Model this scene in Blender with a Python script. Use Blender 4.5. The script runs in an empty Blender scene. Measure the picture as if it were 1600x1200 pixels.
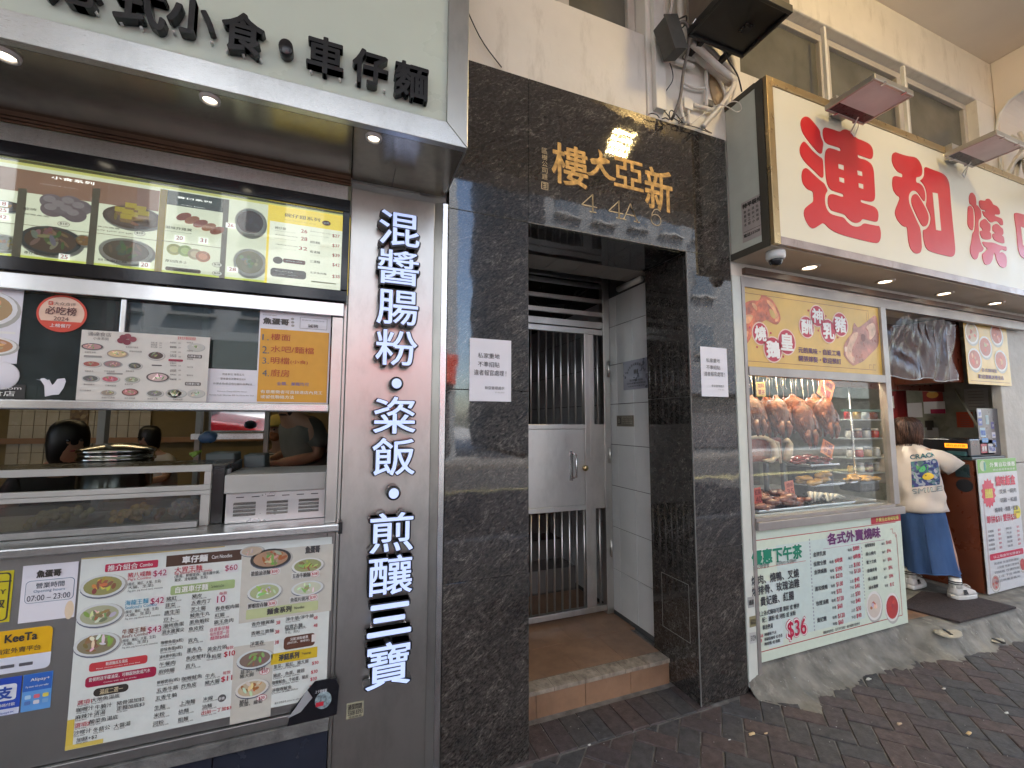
import bpy, bmesh, math, random
import numpy as np
from mathutils import Vector, Matrix
random.seed(7)
R2 = math.radians
S = bpy.context.scene
C = S.collection
# ---------------------------------------------------------------- camera
FPX = 676.856
YAW, PIT, ROL = .370411, .0876051, .00231164
CAM = np.array([0.0, -1.9639, 1.55])
def _cam():
    cy, sy, cp, sp, cr, sr = math.cos(YAW), math.sin(YAW), math.cos(PIT), math.sin(PIT), math.cos(ROL), math.sin(ROL)
    fwd = np.array([sy*cp, cy*cp, sp]); right = np.array([cy, -sy, 0.0]); up = np.cross(right, fwd)
    return np.stack([cr*right+sr*up, -(-sr*right+cr*up), fwd])
M3 = _cam()
cd = bpy.data.cameras.new('camera'); cd.sensor_width = 36; cd.lens = 36*FPX/1600; cd.clip_start = .05; cd.clip_end = 600
co = bpy.data.objects.new('camera', cd); C.objects.link(co); S.camera = co
m = Matrix.Identity(4)
for i in range(3):
    m[i][0] = M3[0][i]; m[i][1] = -M3[1][i]; m[i][2] = -M3[2][i]; m[i][3] = CAM[i]
co.matrix_world = m
# ---------------------------------------------------------------- light
SUN_EL, SUN_AZ = R2(54), R2(35)          # sun high along the street, behind our own building: the arcade lies in open shade
w = bpy.data.worlds.new('World'); S.world = w; w.use_nodes = True
nt = w.node_tree; nt.nodes.clear()
sky = nt.nodes.new('ShaderNodeTexSky'); sky.sky_type = 'NISHITA'; sky.sun_disc = False
sky.sun_elevation = SUN_EL; sky.sun_rotation = SUN_AZ; sky.dust_density = 2.0
bg = nt.nodes.new('ShaderNodeBackground'); bg.inputs[1].default_value = .15
wo = nt.nodes.new('ShaderNodeOutputWorld')
nt.links.new(sky.outputs[0], bg.inputs[0]); nt.links.new(bg.outputs[0], wo.inputs[0])
sd = bpy.data.lights.new('sun', 'SUN'); sd.energy = 3.4; sd.angle = R2(.5); sd.color = (1, .96, .90)
so = bpy.data.objects.new('sun', sd); C.objects.link(so)
sdir = Vector((math.sin(SUN_AZ)*math.cos(SUN_EL), math.cos(SUN_AZ)*math.cos(SUN_EL), math.sin(SUN_EL)))
so.rotation_euler = sdir.to_track_quat('Z', 'Y').to_euler(); so.location = (0, 30, 40)
S.view_settings.view_transform = 'Standard'; S.view_settings.look = 'None'
S.view_settings.gamma = 1; S.view_settings.use_curve_mapping = False
S.view_settings.exposure = 2.95
LEDW = 250      # the arcade LED floodlight (its lamp is built with the sign)
S.render.engine = 'CYCLES'
S.cycles.max_bounces = 10; S.cycles.diffuse_bounces = 5; S.cycles.glossy_bounces = 5
S.cycles.transparent_max_bounces = 12; S.cycles.caustics_reflective = False; S.cycles.caustics_refractive = False
S.cycles.sample_clamp_indirect = 6

# ---------------------------------------------------------------- survey helpers (photo pixel -> point on a real plane)
def ray(x, y): return M3.T @ np.array([(x-800)/FPX, (y-600)/FPX, 1.0])
def atY(x, y, Y=0.0): d = ray(x, y); return CAM + d*(Y-CAM[1])/d[1]
def atZ(x, y, Z=0.0): d = ray(x, y); return CAM + d*(Z-CAM[2])/d[2]
def atX(x, y, X=0.0): d = ray(x, y); return CAM + d*(X-CAM[0])/d[0]
def W(x, y, Y=0.0): p = atY(x, y, Y); return float(p[0]), float(p[2])
def RR(x0, y0, x1, y1, Y=0.0):
    a = W(x0, y0, Y); b = W(x1, y1, Y); return (a[0], b[0], b[1], a[1])      # X0,X1,Z0,Z1

# ---------------------------------------------------------------- materials
MATS = {}
def newmat(name):
    m = bpy.data.materials.new(name); m.use_nodes = True
    return m, m.node_tree.nodes, m.node_tree.links, m.node_tree.nodes['Principled BSDF']
def _coord(n, l, scale=(1, 1, 1), rot=(0, 0, 0)):
    tc = n.new('ShaderNodeTexCoord'); mp = n.new('ShaderNodeMapping')
    g = n.new('ShaderNodeNewGeometry')
    mp.inputs['Scale'].default_value = scale; mp.inputs['Rotation'].default_value = rot
    l.new(g.outputs['Position'], mp.inputs[0]); return mp.outputs[0]
def _noise(n, l, co, scale, det=4, rough=.55, dist=0):
    t = n.new('ShaderNodeTexNoise'); t.inputs['Scale'].default_value = scale; t.inputs['Detail'].default_value = det
    t.inputs['Roughness'].default_value = rough; t.inputs['Distortion'].default_value = dist
    if co is not None: l.new(co, t.inputs['Vector'])
    return t.outputs[0]
def _ramp(n, l, fac, stops):
    r = n.new('ShaderNodeValToRGB'); e = r.color_ramp.elements
    while len(e) < len(stops): e.new(.5)
    for i, (p, c) in enumerate(stops):
        e[i].position = p; e[i].color = (c, c, c, 1) if isinstance(c, (int, float)) else (*c, 1)
    l.new(fac, r.inputs[0]); return r.outputs[0]
def _bump(n, l, b, h, st, dist=.01):
    bp = n.new('ShaderNodeBump'); bp.inputs['Strength'].default_value = st; bp.inputs['Distance'].default_value = dist
    l.new(h, bp.inputs['Height']); l.new(bp.outputs[0], b.inputs['Normal'])
def mat(name, col=(.5, .5, .5), rough=.5, metal=0.0, var=.08, vscale=6, bump=0, bscale=60, emit=0, ecol=None, spec=.5, coat=0, stretch=(1, 1, 1), dirt=None):
    if name in MATS: return MATS[name]
    m, n, l, b = newmat(name)
    co = _coord(n, l, stretch)
    nz = _noise(n, l, co, vscale, 5)
    lo = tuple(max(0, c*(1-var)) for c in col); hi = tuple(min(1, c*(1+var)) for c in col)
    cr = _ramp(n, l, nz, [(.3, lo), (.7, hi)])
    if dirt:
        d2 = _noise(n, l, _coord(n, l, (1.5, 1, .42)), dirt[1], 8, .7)
        fac = _ramp(n, l, d2, [(dirt[2], 0.), (dirt[2]+.18, 1.)])
        mx = n.new('ShaderNodeMix'); mx.data_type = 'RGBA'
        l.new(fac, mx.inputs[0]); l.new(cr, mx.inputs[6]); mx.inputs[7].default_value = (*dirt[0], 1); cr = mx.outputs[2]
    l.new(cr, b.inputs['Base Color'])
    b.inputs['Metallic'].default_value = metal
    rr = _ramp(n, l, _noise(n, l, co, vscale*2.3, 4), [(.3, max(.02, rough*.85)), (.7, min(1, rough*1.15))])
    l.new(rr, b.inputs['Roughness'])
    b.inputs['Specular IOR Level'].default_value = spec
    b.inputs['Coat Weight'].default_value = coat; b.inputs['Coat Roughness'].default_value = .05
    if bump: _bump(n, l, b, _noise(n, l, co, bscale, 5), bump)
    if emit:
        b.inputs['Emission Color'].default_value = (*(ecol or col), 1); b.inputs['Emission Strength'].default_value = emit
    MATS[name] = m; return m
def ink(col, emit=0):
    nm = 'ink_%02x%02x%02x' % tuple(int(min(1, c)*255) for c in col) + ('_e%g' % emit if emit else '')
    return mat(nm, col, .42, var=.03, vscale=30, emit=emit)
def steel(name, col=(.56, .55, .52), rough=.24, stretch=(1, 1, 1), wav=.05, stain=.5):
    m, n, l, b = newmat(name)
    co = _coord(n, l, stretch)
    fine = _noise(n, l, co, 90, 3)
    stn = _noise(n, l, _coord(n, l, (1, 1, .45)), 3.2, 8, .7)
    c = _ramp(n, l, stn, [(.28, tuple(x*(1-.55*stain) for x in col)), (.5, col), (.8, tuple(min(1, x*1.12) for x in col))])
    l.new(c, b.inputs['Base Color']); b.inputs['Metallic'].default_value = .95
    mx = n.new('ShaderNodeMath'); mx.operation = 'MULTIPLY_ADD'; l.new(fine, mx.inputs[0]); mx.inputs[1].default_value = .16
    mx.inputs[2].default_value = rough-.06; l.new(mx.outputs[0], b.inputs['Roughness'])
    wv = _noise(n, l, _coord(n, l, (1, 1, .5)), 2.6, 2)
    ad = n.new('ShaderNodeMath'); ad.operation = 'MULTIPLY_ADD'; l.new(fine, ad.inputs[0]); ad.inputs[1].default_value = .03; l.new(wv, ad.inputs[2])
    _bump(n, l, b, ad.outputs[0], wav, .08)
    MATS[name] = m; return m
STV = steel('stainless_vertical_brushed', (.50, .50, .475), .3, (30, 30, .6))
STH = steel('stainless_horizontal_brushed', (.56, .565, .56), .27, (.6, 30, 30))
STS = steel('stainless_soffit_polished', (.46, .42, .35), .17, (1, 12, 12), .12, .8)
STG = steel('stainless_gate_satin', (.62, .61, .58), .34, (30, 30, 1))
STL = steel('stainless_lower_cladding_dull', (.30, .30, .295), .42, (30, 30, .6), .05, .5)
STP = steel('stainless_bright_trim', (.66, .66, .66), .2, (.6, 30, 30))
def granite():
    m, n, l, b = newmat('dark_veined_granite')
    co = _coord(n, l, (1, 1, 1), (0, .9, 0))
    c0 = _coord(n, l, (1, 1, 1), (0, .62, 0)); mp2 = n.new('ShaderNodeMapping'); mp2.inputs['Scale'].default_value = (.42, 1, 1.25); l.new(c0, mp2.inputs[0]); co2 = mp2.outputs[0]
    vein = _noise(n, l, co2, 13, 13, .84, 2.2)
    mp3 = n.new('ShaderNodeMapping'); mp3.inputs['Scale'].default_value = (.45, 1, 1.2); l.new(c0, mp3.inputs[0]); speck = _noise(n, l, mp3.outputs[0], 105, 4, .8)
    big = _noise(n, l, co, 2.1, 4, .5, .6)
    v = _ramp(n, l, vein, [(.32, (.020, .018, .017)), (.47, (.036, .032, .029)), (.55, (.050, .044, .039)), (.595, (.125, .113, .10)), (.63, (.040, .036, .032)), (.8, (.066, .058, .05))])
    s = _ramp(n, l, speck, [(.36, .25), (.50, .9), (.60, 1.6), (.70, 3.0)])
    bgd = _ramp(n, l, big, [(.3, .72), (.7, 1.3)])
    a = n.new('ShaderNodeMix'); a.data_type = 'RGBA'; a.blend_type = 'MULTIPLY'; a.inputs[0].default_value = 1
    l.new(v, a.inputs[6]); l.new(s, a.inputs[7])
    a2 = n.new('ShaderNodeMix'); a2.data_type = 'RGBA'; a2.blend_type = 'MULTIPLY'; a2.inputs[0].default_value = 1
    l.new(a.outputs[2], a2.inputs[6]); l.new(bgd, a2.inputs[7])
    l.new(a2.outputs[2], b.inputs['Base Color'])
    l.new(_ramp(n, l, _noise(n, l, co, 12, 6), [(.3, .02), (.75, .065)]), b.inputs['Roughness']); b.inputs['IOR'].default_value = 1.62
    b.inputs['Specular IOR Level'].default_value = .62
    _bump(n, l, b, _noise(n, l, co, 4, 2), .02, .05)
    return m
GRAN = granite()
def glass(name, tint=(.9, .93, .92), refl=1.0, haze=0.0, dcol=(.6, .65, .65)):
    m = bpy.data.materials.new(name); m.use_nodes = True; n = m.node_tree.nodes; l = m.node_tree.links; n.clear()
    o = n.new('ShaderNodeOutputMaterial'); t = n.new('ShaderNodeBsdfTransparent'); t.inputs[0].default_value = (*tint, 1)
    g = n.new('ShaderNodeBsdfGlossy'); g.inputs['Roughness'].default_value = .02
    f = n.new('ShaderNodeFresnel'); f.inputs[0].default_value = 1.5
    mu = n.new('ShaderNodeMath'); mu.operation = 'MULTIPLY'; mu.inputs[1].default_value = refl; mu.use_clamp = True
    l.new(f.outputs[0], mu.inputs[0])
    x = n.new('ShaderNodeMixShader'); l.new(mu.outputs[0], x.inputs[0]); l.new(t.outputs[0], x.inputs[1]); l.new(g.outputs[0], x.inputs[2])
    out = x.outputs[0]
    if haze:
        d = n.new('ShaderNodeBsdfDiffuse'); d.inputs[0].default_value = (*dcol, 1)
        x2 = n.new('ShaderNodeMixShader')
        nz = n.new('ShaderNodeTexNoise'); nz.inputs['Scale'].default_value = 5; nz.inputs['Detail'].default_value = 8
        rp = _ramp(n, l, nz.outputs[0], [(.3, haze*.5), (.75, haze*1.5)])
        l.new(rp, x2.inputs[0]); l.new(out, x2.inputs[1]); l.new(d.outputs[0], x2.inputs[2]); out = x2.outputs[0]
    l.new(out, o.inputs[0]); return m
GLASS = glass('window_glass', (.95, .97, .96), .17, .0)
GLASST = glass('tinted_transom_glass', (.34, .41, .42), 1.1, .16, (.20, .26, .28))
GLASSC = glass('lightbox_cover_glass', (.93, .95, .92), .9, .03)
def voro(name, cols, scale=60, rough=.35, bump=.4):
    if name in MATS: return MATS[name]
    m, n, l, b = newmat(name)
    v = n.new('ShaderNodeTexVoronoi'); v.inputs['Scale'].default_value = scale
    co = _coord(n, l); l.new(co, v.inputs['Vector'])
    sep = n.new('ShaderNodeSeparateColor'); l.new(v.outputs['Color'], sep.inputs[0])
    k = len(cols); l.new(_ramp(n, l, sep.outputs[0], [(.08+.84*i/(k-1), c) for i, c in enumerate(cols)]), b.inputs['Base Color'])
    b.inputs['Roughness'].default_value = rough
    if bump: _bump(n, l, b, v.outputs['Distance'], bump, .004)
    MATS[name] = m; return m

# ---------------------------------------------------------------- mesh building
class MB:
    def __init__(s): s.v = []; s.f = []; s.sm = []
    def add(s, vs, fs, smooth=False):
        o = len(s.v); s.v += [tuple(map(float, p)) for p in vs]
        s.f += [tuple(i+o for i in f) for f in fs]; s.sm += [smooth]*len(fs); return s
    def box(s, x0, x1, y0, y1, z0, z1):
        if x0 > x1: x0, x1 = x1, x0
        if y0 > y1: y0, y1 = y1, y0
        if z0 > z1: z0, z1 = z1, z0
        v = [(x, y, z) for z in (z0, z1) for y in (y0, y1) for x in (x0, x1)]
        return s.add(v, [(0, 2, 3, 1), (4, 5, 7, 6), (0, 1, 5, 4), (2, 6, 7, 3), (0, 4, 6, 2), (1, 3, 7, 5)])
    def quadY(s, x0, x1, z0, z1, y): return s.add([(x0, y, z0), (x1, y, z0), (x1, y, z1), (x0, y, z1)], [(0, 1, 2, 3)])
    def quad(s, a, b, c, d): return s.add([a, b, c, d], [(0, 1, 2, 3)])
    def obox(s, c, ax, ay, az, hx, hy, hz):
        c, ax, ay, az = Vector(c), Vector(ax).normalized(), Vector(ay).normalized(), Vector(az).normalized()
        v = [c+ax*i*hx+ay*j*hy+az*k*hz for k in (-1, 1) for j in (-1, 1) for i in (-1, 1)]
        return s.add(v, [(0, 2, 3, 1), (4, 5, 7, 6), (0, 1, 5, 4), (2, 6, 7, 3), (0, 4, 6, 2), (1, 3, 7, 5)])
    def prism(s, poly, y0, y1):       # poly in XZ
        n = len(poly); v = [(x, y0, z) for x, z in poly]+[(x, y1, z) for x, z in poly]
        return s.add(v, [tuple(range(n)), tuple(range(2*n-1, n-1, -1))]+[(i, i+n, (i+1) % n+n, (i+1) % n) for i in range(n)])
    def prismX(s, poly, x0, x1):      # poly in YZ
        n = len(poly); v = [(x0, y, z) for y, z in poly]+[(x1, y, z) for y, z in poly]
        return s.add(v, [tuple(range(n)), tuple(range(2*n-1, n-1, -1))]+[(i, i+n, (i+1) % n+n, (i+1) % n) for i in range(n)])
    def disc(s, cx, cz, rx, rz, y, seg=24, a=0):
        ca, sa = math.cos(a), math.sin(a); p = []
        for i in range(seg):
            t = 2*math.pi*i/seg; u, w_ = rx*math.cos(t), rz*math.sin(t); p.append((cx+u*ca-w_*sa, y, cz+u*sa+w_*ca))
        return s.add(p, [tuple(range(seg))])
    def tube(s, pts, r, seg=8, cap=True):
        pts = [Vector(p) for p in pts]; n = len(pts); rs = r if isinstance(r, (list, tuple)) else [r]*n
        vs = []; up = Vector((0, 0, 1))
        T = [(pts[min(i+1, n-1)]-pts[max(i-1, 0)]).normalized() for i in range(n)]
        a = T[0].cross(up)
        if a.length < .1: a = T[0].cross(Vector((1, 0, 0)))
        a.normalize()
        for i in range(n):
            a = (a-T[i]*a.dot(T[i])).normalized(); b = T[i].cross(a)
            for k in range(seg):
                t = 2*math.pi*k/seg; vs.append(pts[i]+(a*math.cos(t)+b*math.sin(t))*rs[i])
        fs = [(i*seg+k, i*seg+(k+1) % seg, (i+1)*seg+(k+1) % seg, (i+1)*seg+k) for i in range(n-1) for k in range(seg)]
        if cap: fs += [tuple(range(seg-1, -1, -1)), tuple(range((n-1)*seg, n*seg))]
        return s.add(vs, fs, True)
    def lathe(s, prof, c, seg=24, axis='z', sx=1, sy=1):
        vs = []; n = len(prof)
        for r, h in prof:
            for k in range(seg):
                t = 2*math.pi*k/seg; u, w_ = r*math.cos(t)*sx, r*math.sin(t)*sy
                p = (u, w_, h) if axis == 'z' else ((u, -h, w_) if axis == 'y' else (h, u, w_))
                vs.append((c[0]+p[0], c[1]+p[1], c[2]+p[2]))
        fs = [(i*seg+k, i*seg+(k+1) % seg, (i+1)*seg+(k+1) % seg, (i+1)*seg+k) for i in range(n-1) for k in range(seg)]
        fs += [tuple(range(seg-1, -1, -1)), tuple(range((n-1)*seg, n*seg))]
        return s.add(vs, fs, True)
    def rings(s, rings, cap=True):
        n = len(rings); k = len(rings[0]); vs = [p for r in rings for p in r]
        fs = [(i*k+j, i*k+(j+1) % k, (i+1)*k+(j+1) % k, (i+1)*k+j) for i in range(n-1) for j in range(k)]
        if cap: fs += [tuple(range(k-1, -1, -1)), tuple(range((n-1)*k, n*k))]
        return s.add(vs, fs, True)
    def ball(s, c, r, seg=12, rg=8, sx=1, sy=1, sz=1, lump=0, seed=0):
        rnd = random.Random(seed); vs = []
        for i in range(rg+1):
            ph = math.pi*i/rg
            for k in range(seg):
                t = 2*math.pi*k/seg; q = r*(1+lump*math.sin(3*t+seed)*math.sin(2*ph+seed*1.7)+lump*rnd.uniform(-.5, .5)*(0 < i < rg))
                vs.append((c[0]+q*sx*math.sin(ph)*math.cos(t), c[1]+q*sy*math.sin(ph)*math.sin(t), c[2]+q*sz*math.cos(ph)))
        fs = [(i*seg+k, (i+1)*seg+k, (i+1)*seg+(k+1) % seg, i*seg+(k+1) % seg) for i in range(rg) for k in range(seg)]
        return s.add(vs, fs, True)
def mesh(name, mb):
    me = bpy.data.meshes.new(name); me.from_pydata(mb.v, [], mb.f)
    if any(mb.sm): me.polygons.foreach_set('use_smooth', mb.sm)
    me.update(); return me
def obj(name, mb, m, parent=None, bev=0, kind=None, label=None, sub=0):
    me = mesh(name, mb) if isinstance(mb, MB) else mb
    if m: me.materials.append(m)
    o = bpy.data.objects.new(name, me); C.objects.link(o)
    if parent is not None: par(o, parent)
    if bev:
        b = o.modifiers.new('bevel', 'BEVEL'); b.width = bev; b.segments = 2; b.limit_method = 'ANGLE'
    if sub: q = o.modifiers.new('sub', 'SUBSURF'); q.levels = sub; q.render_levels = sub
    if kind: o['kind'] = kind
    if label: o['label'] = label
    return o
def wloc(o):
    t = Vector((0, 0, 0))
    while o is not None: t += o.location; o = o.parent
    return t
def par(o, p):
    o.parent = p; o.location = o.location - wloc(p)      # all parents are unrotated here
def thing(name, label, cat, loc=(0, 0, 0), group=None):
    o = bpy.data.objects.new(name, None); o.empty_display_size = .1; C.objects.link(o); o.location = loc
    o['label'] = label; o['category'] = cat
    if group: o['group'] = group
    return o
def tag(o, label, cat, group=None, kind=None):
    o['label'] = label; o['category'] = cat
    if group: o['group'] = group
    if kind: o['kind'] = kind
    return o
def struct(name, mb, m, parent=None, **k):
    return obj(name, mb, m, parent, kind='structure' if parent is None else None, **k)
def dup(root, delta, rotz=0, scale=1, label=None):
    r = root.copy(); C.objects.link(r); r.location = root.location+Vector(delta); r.rotation_euler = (0, 0, rotz); r.scale = (scale,)*3
    if label: r['label'] = label
    for ch in list(root.children):
        c = ch.copy(); C.objects.link(c); c.parent = r
        for g in list(ch.children):
            d = g.copy(); C.objects.link(d); d.parent = c
    return r
# ---------------------------------------------------------------- lettering
_tc = bpy.data.curves.new('lettering', 'FONT'); _to = bpy.data.objects.new('lettering', _tc); _tc.resolution_u = 3
_cache = {}
def glyphs(s, bold=0.0, extrude=0.0):
    k = (s, extrude); bold = 0.0
    if k in _cache: return _cache[k]
    _tc.body = s; _tc.offset = bold; _tc.extrude = extrude
    me = _to.to_mesh(); v = np.array([tuple(q.co) for q in me.vertices]) if len(me.vertices) else np.zeros((0, 3)); f = [tuple(p.vertices) for p in me.polygons]
    _to.to_mesh_clear(); _cache[k] = (v, f); return _cache[k]
def put_text(mb, s, x0, x1, z0, z1, y, bold=.02, depth=0, shear=0, mp=None):
    """fit string s into the box; mp maps (u,v,d) to a 3-D point"""
    v, f = glyphs(s, bold, .5 if depth else 0)
    if not len(v): return
    a = v.min(0); b = v.max(0); w_ = max(b[0]-a[0], 1e-4); h = max(b[1]-a[1], 1e-4)
    if set(s) <= set('一-–—·'): h = max(h, .6); a = np.array([a[0], a[1]-h*.4, 0])
    nch = max(1, len(s)); em = min(abs(z1-z0), abs(x1-x0)/nch*1.6); rad = bold*em*.82
    if rad < 1e-6 or bold < .008: offs = [(0, 0)]
    elif em < .022: offs = [(-rad*.8, 0), (rad*.8, rad*.3)]
    else:
        nd = 8 if em > .06 else 5
        offs = [(rad*math.cos(2*math.pi*(i+.5)/nd), rad*math.sin(2*math.pi*(i+.5)/nd)) for i in range(nd)]+([(0, 0)] if bold > .05 else [])
        x0 += rad; x1 -= rad; z0 += rad; z1 -= rad
    for oi, (ox, oz) in enumerate(offs):
        P = []
        for p in v:
            u = x0+(p[0]-a[0])/w_*(x1-x0)+ox; q = z0+(p[1]-a[1])/h*(z1-z0)+oz; u += shear*(q-z0)
            d = (y+(-p[2])*depth*1.0 if depth else y)-.00006*oi
            P.append(mp(u, q, d) if mp else (u, d, q))
        mb.add(P, f)
class Poster:
    """a flat printed board or sheet: sheet + printed areas + lettering, each ink one part"""
    def __init__(s, name, label, cat, box, Y, m, thick=.0015, group=None, mp=None):
        x0, x1, z0, z1 = box; s.box = box; s.Y = Y; s.mp = mp
        c = mp((x0+x1)/2, z0, Y) if mp else ((x0+x1)/2, Y, z0)
        s.t = thing(name, label, cat, c, group); s.lay = {}
        if m:
            b = MB(); b.box(x0, x1, Y, Y+thick, z0, z1)
            if mp: b.v = [mp(v[0], v[2], v[1]) for v in b.v]
            obj('sheet', b, m, s.t)
    def L(s, m, kind='printed_lettering', layer=3):
        k = (m.name, kind)
        if k not in s.lay: s.lay[k] = (MB(), m)
        return s.lay[k][0]
    def y(s, layer): return s.Y-.0007*layer
    def rect(s, x0, x1, z0, z1, m, layer=1, kind='printed_area', rnd=0):
        mb = s.L(m, kind, layer); Y = s.y(layer)
        if rnd:
            P = []
            r = min(rnd, abs(x1-x0)/2, abs(z1-z0)/2)
            for cx, cz, a0 in ((x1-r, z1-r, 0), (x0+r, z1-r, 90), (x0+r, z0+r, 180), (x1-r, z0+r, 270)):
                for k in range(5): t = R2(a0+k*22.5); P.append((cx+r*math.cos(t), Y, cz+r*math.sin(t)))
        else: P = [(x0, Y, z0), (x1, Y, z0), (x1, Y, z1), (x0, Y, z1)]
        if s.mp: P = [s.mp(p[0], p[2], p[1]) for p in P]
        mb.add(P, [tuple(range(len(P)))])
    def prect(s, a, b, c, d, m, layer=1, rnd=0, kind='printed_area'):
        x0, x1, z0, z1 = RR(a, b, c, d, s.Y); s.rect(x0, x1, z0, z1, m, layer, kind, rnd)
    def disc(s, cx, cz, rx, rz, m, layer=1, kind='printed_picture', seg=22, a=0):
        mb = s.L(m, kind, layer); n0 = len(mb.v); mb.disc(cx, cz, rx, rz, s.y(layer), seg, a)
        if s.mp: mb.v[n0:] = [s.mp(p[0], p[2], p[1]) for p in mb.v[n0:]]
    def text(s, t, x0, x1, z0, z1, m, bold=.015, layer=4, shear=0): put_text(s.L(m, 'printed_lettering', layer), t, x0, x1, z0, z1, s.y(layer), bold, 0, shear, s.mp)
    def ptext(s, t, a, b, c, d, m, bold=.015, layer=4): x0, x1, z0, z1 = RR(a, b, c, d, s.Y); s.text(t, x0, x1, z0, z1, m, bold, layer)
    def line(s, t, x0, z, h, m, bold=.012, layer=4, asp=.95, wid=None):    # left aligned, em height h
        n = sum(1.0 if ord(ch) > 255 else (.3 if ch in " .,:;'!|" else .56) for ch in t)
        s.text(t, x0, x0+(wid or n*h*asp), z, z+h*.9, m, bold, layer)
    def vtext(s, t, x, z, h, m, step=None, bold=.015, layer=4):
        for i, ch in enumerate(t): s.text(ch, x-h/2, x+h/2, z-(i+1)*(step or h*1.15), z-(i+1)*(step or h*1.15)+h, m, bold, layer)
    def food(s, cx, cz, rx, rz, rim=(.8, .8, .78), base=(.3, .15, .08), tops=(((.5, .3, .1), 8),), seed=1, bowl=None, lay0=1):
        rnd = random.Random(seed)
        s.disc(cx+.06*rx, cz-.10*rz, rx*1.05, rz*1.08, ink((.42, .42, .39)), lay0)
        if bowl: s.disc(cx, cz-.12*rz, rx, rz, ink(bowl), lay0+.6)
        s.disc(cx, cz, rx, rz, ink(rim), lay0+1); s.disc(cx, cz, rx*.85, rz*.82, ink(base), lay0+1.5)
        for ti, (c, k) in enumerate(tops):
            for i in range(k):
                a = rnd.uniform(0, 6.28); q = rnd.uniform(0, .62)
                s.disc(cx+math.cos(a)*q*rx, cz+math.sin(a)*q*rz+.06*rz, rx*rnd.uniform(.12, .25), rz*rnd.uniform(.09, .18), ink(tuple(x*rnd.choice((.75, 1, 1.2)) for x in c)), lay0+2+.35*ti+.02*i, seg=9, a=rnd.uniform(0, 3))
    def done(s):
        for (mn, kind), (mb, m) in s.lay.items(): obj(kind, mb, m, s.t, kind='stuff' if kind != 'sheet' and len(mb.f) > 1 else None)
        return s.t
BLACK = (.02, .02, .02); WHITE = (.78, .78, .76); RED = (.55, .03, .03); CREAM = (.70, .69, .58); DARK = (.05, .045, .04); BROWN = (.10, .045, .025)
YEL = (.75, .50, .03); GREEN = (.02, .32, .16); MAG = (.45, .02, .10); BLUE = (.02, .10, .50); GREY = (.35, .35, .34); ORG = (.80, .36, .03)
# ================================================================ SETTING
CRM = mat('cream_wall_paint', (.74, .70, .62), .55, var=.05, vscale=3, bump=.12, bscale=30, dirt=((.56, .52, .44), 4, .53))
CEI = mat('ceiling_paint', (.76, .68, .58), .7, var=.04, vscale=2, bump=.05)
MORT = mat('pavement_joint_mortar', (.17, .16, .15), .9, var=.4, vscale=14, bump=.5, bscale=120)
ASPH = mat('road_asphalt', (.06, .06, .062), .85, var=.2, vscale=30, bump=.3, bscale=200)
CONC = mat('trowelled_cement', (.17, .16, .135), .75, var=.5, vscale=7, bump=.9, bscale=18, dirt=((.36, .34, .29), 9, .56))
PALE = mat('plain_grey_concrete', (.42, .41, .39), .8, var=.1)
# pavement
b = MB(); b.quad((-14, -3.6, -.0065), (20, -3.6, -.0065), (20, 1.0, -.0065), (-14, 1.0, -.0065))
pave = struct('pavement', b, MORT)
bricks = []
BCOL = [(.070, .053, .051), (.062, .057, .057), (.080, .057, .053), (.058, .056, .058), (.064, .050, .051), (.047, .047, .049)]
BM = [mat('paver_%s' % n, c, .72, var=.4, vscale=22, bump=.5, bscale=140, dirt=((.24, .22, .20), 9+i, .70)) for i, (n, c) in enumerate(zip(('red_brown', 'grey_brown', 'red', 'grey', 'plum', 'charcoal'), BCOL))]
def visible(p):
    q = M3 @ (np.array(p)-CAM)
    if q[2] < .1: return None
    u, v = 800+FPX*q[0]/q[2], 600+FPX*q[1]/q[2]
    return (u, v) if -120 < u < 1720 and v < 1320 else None
def edgeY(x):
    T = [(2.1, .05), (2.23, -.05), (2.39, -.22), (2.5, -.25), (2.74, -.177), (2.97, -.16), (3.33, -.155), (3.6, -.17), (3.79, -.22), (4.42, -.25), (6, -.26), (30, -.26)]
    for (a, p), (c, q) in zip(T, T[1:]):
        if a <= x <= c: return p+(q-p)*(x-a)/(c-a)
    return .05
cells = []
for i in range(-90, 130):
    for j in range(-130, 90):
        k = (i-j) % 4
        if k == 0: cells.append((i, j, i+2, j+1))
        elif k == 3: cells.append((i, j, i+1, j+2))
c45 = math.cos(math.pi/4)
def rot(u, v): return (1.311+(u-v)*c45*.1, -.136+(u+v)*c45*.1)
far = MB(); nb = 0; cand = []
for (u0, v0, u1, v1) in cells:
    P = [rot(*q) for q in ((u0, v0), (u1, v0), (u1, v1), (u0, v1))]
    cx, cy = sum(p[0] for p in P)/4, sum(p[1] for p in P)/4
    if not (-1.5 < cx < 7.5 and -1.75 < cy): continue
    top = -.022 if cx < 2.15 else edgeY(cx)+.10
    if cx < .85: top = -.03
    if max(p[1] for p in P) > top+(.0 if cx < 2.15 else .06):
        # clip along the soldier course or the wall foot
        lim = top if cx < 2.15 else top+.05
        Q = []
        for a, c in zip(P, P[1:]+P[:1]):
            if a[1] <= lim: Q.append(a)
            if (a[1]-lim)*(c[1]-lim) < 0:
                t = (lim-a[1])/(c[1]-a[1]); Q.append((a[0]+t*(c[0]-a[0]), lim))
        P = Q
        if len(P) < 3: continue
        cx, cy = sum(p[0] for p in P)/len(P), sum(p[1] for p in P)/len(P)
    vis = visible((cx, cy, 0)); cand.append((0 if vis else 1, -1/((cx)**2+(cy+1.96)**2), P, cx, cy))
cand.sort(key=lambda t: t[:2])
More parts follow.
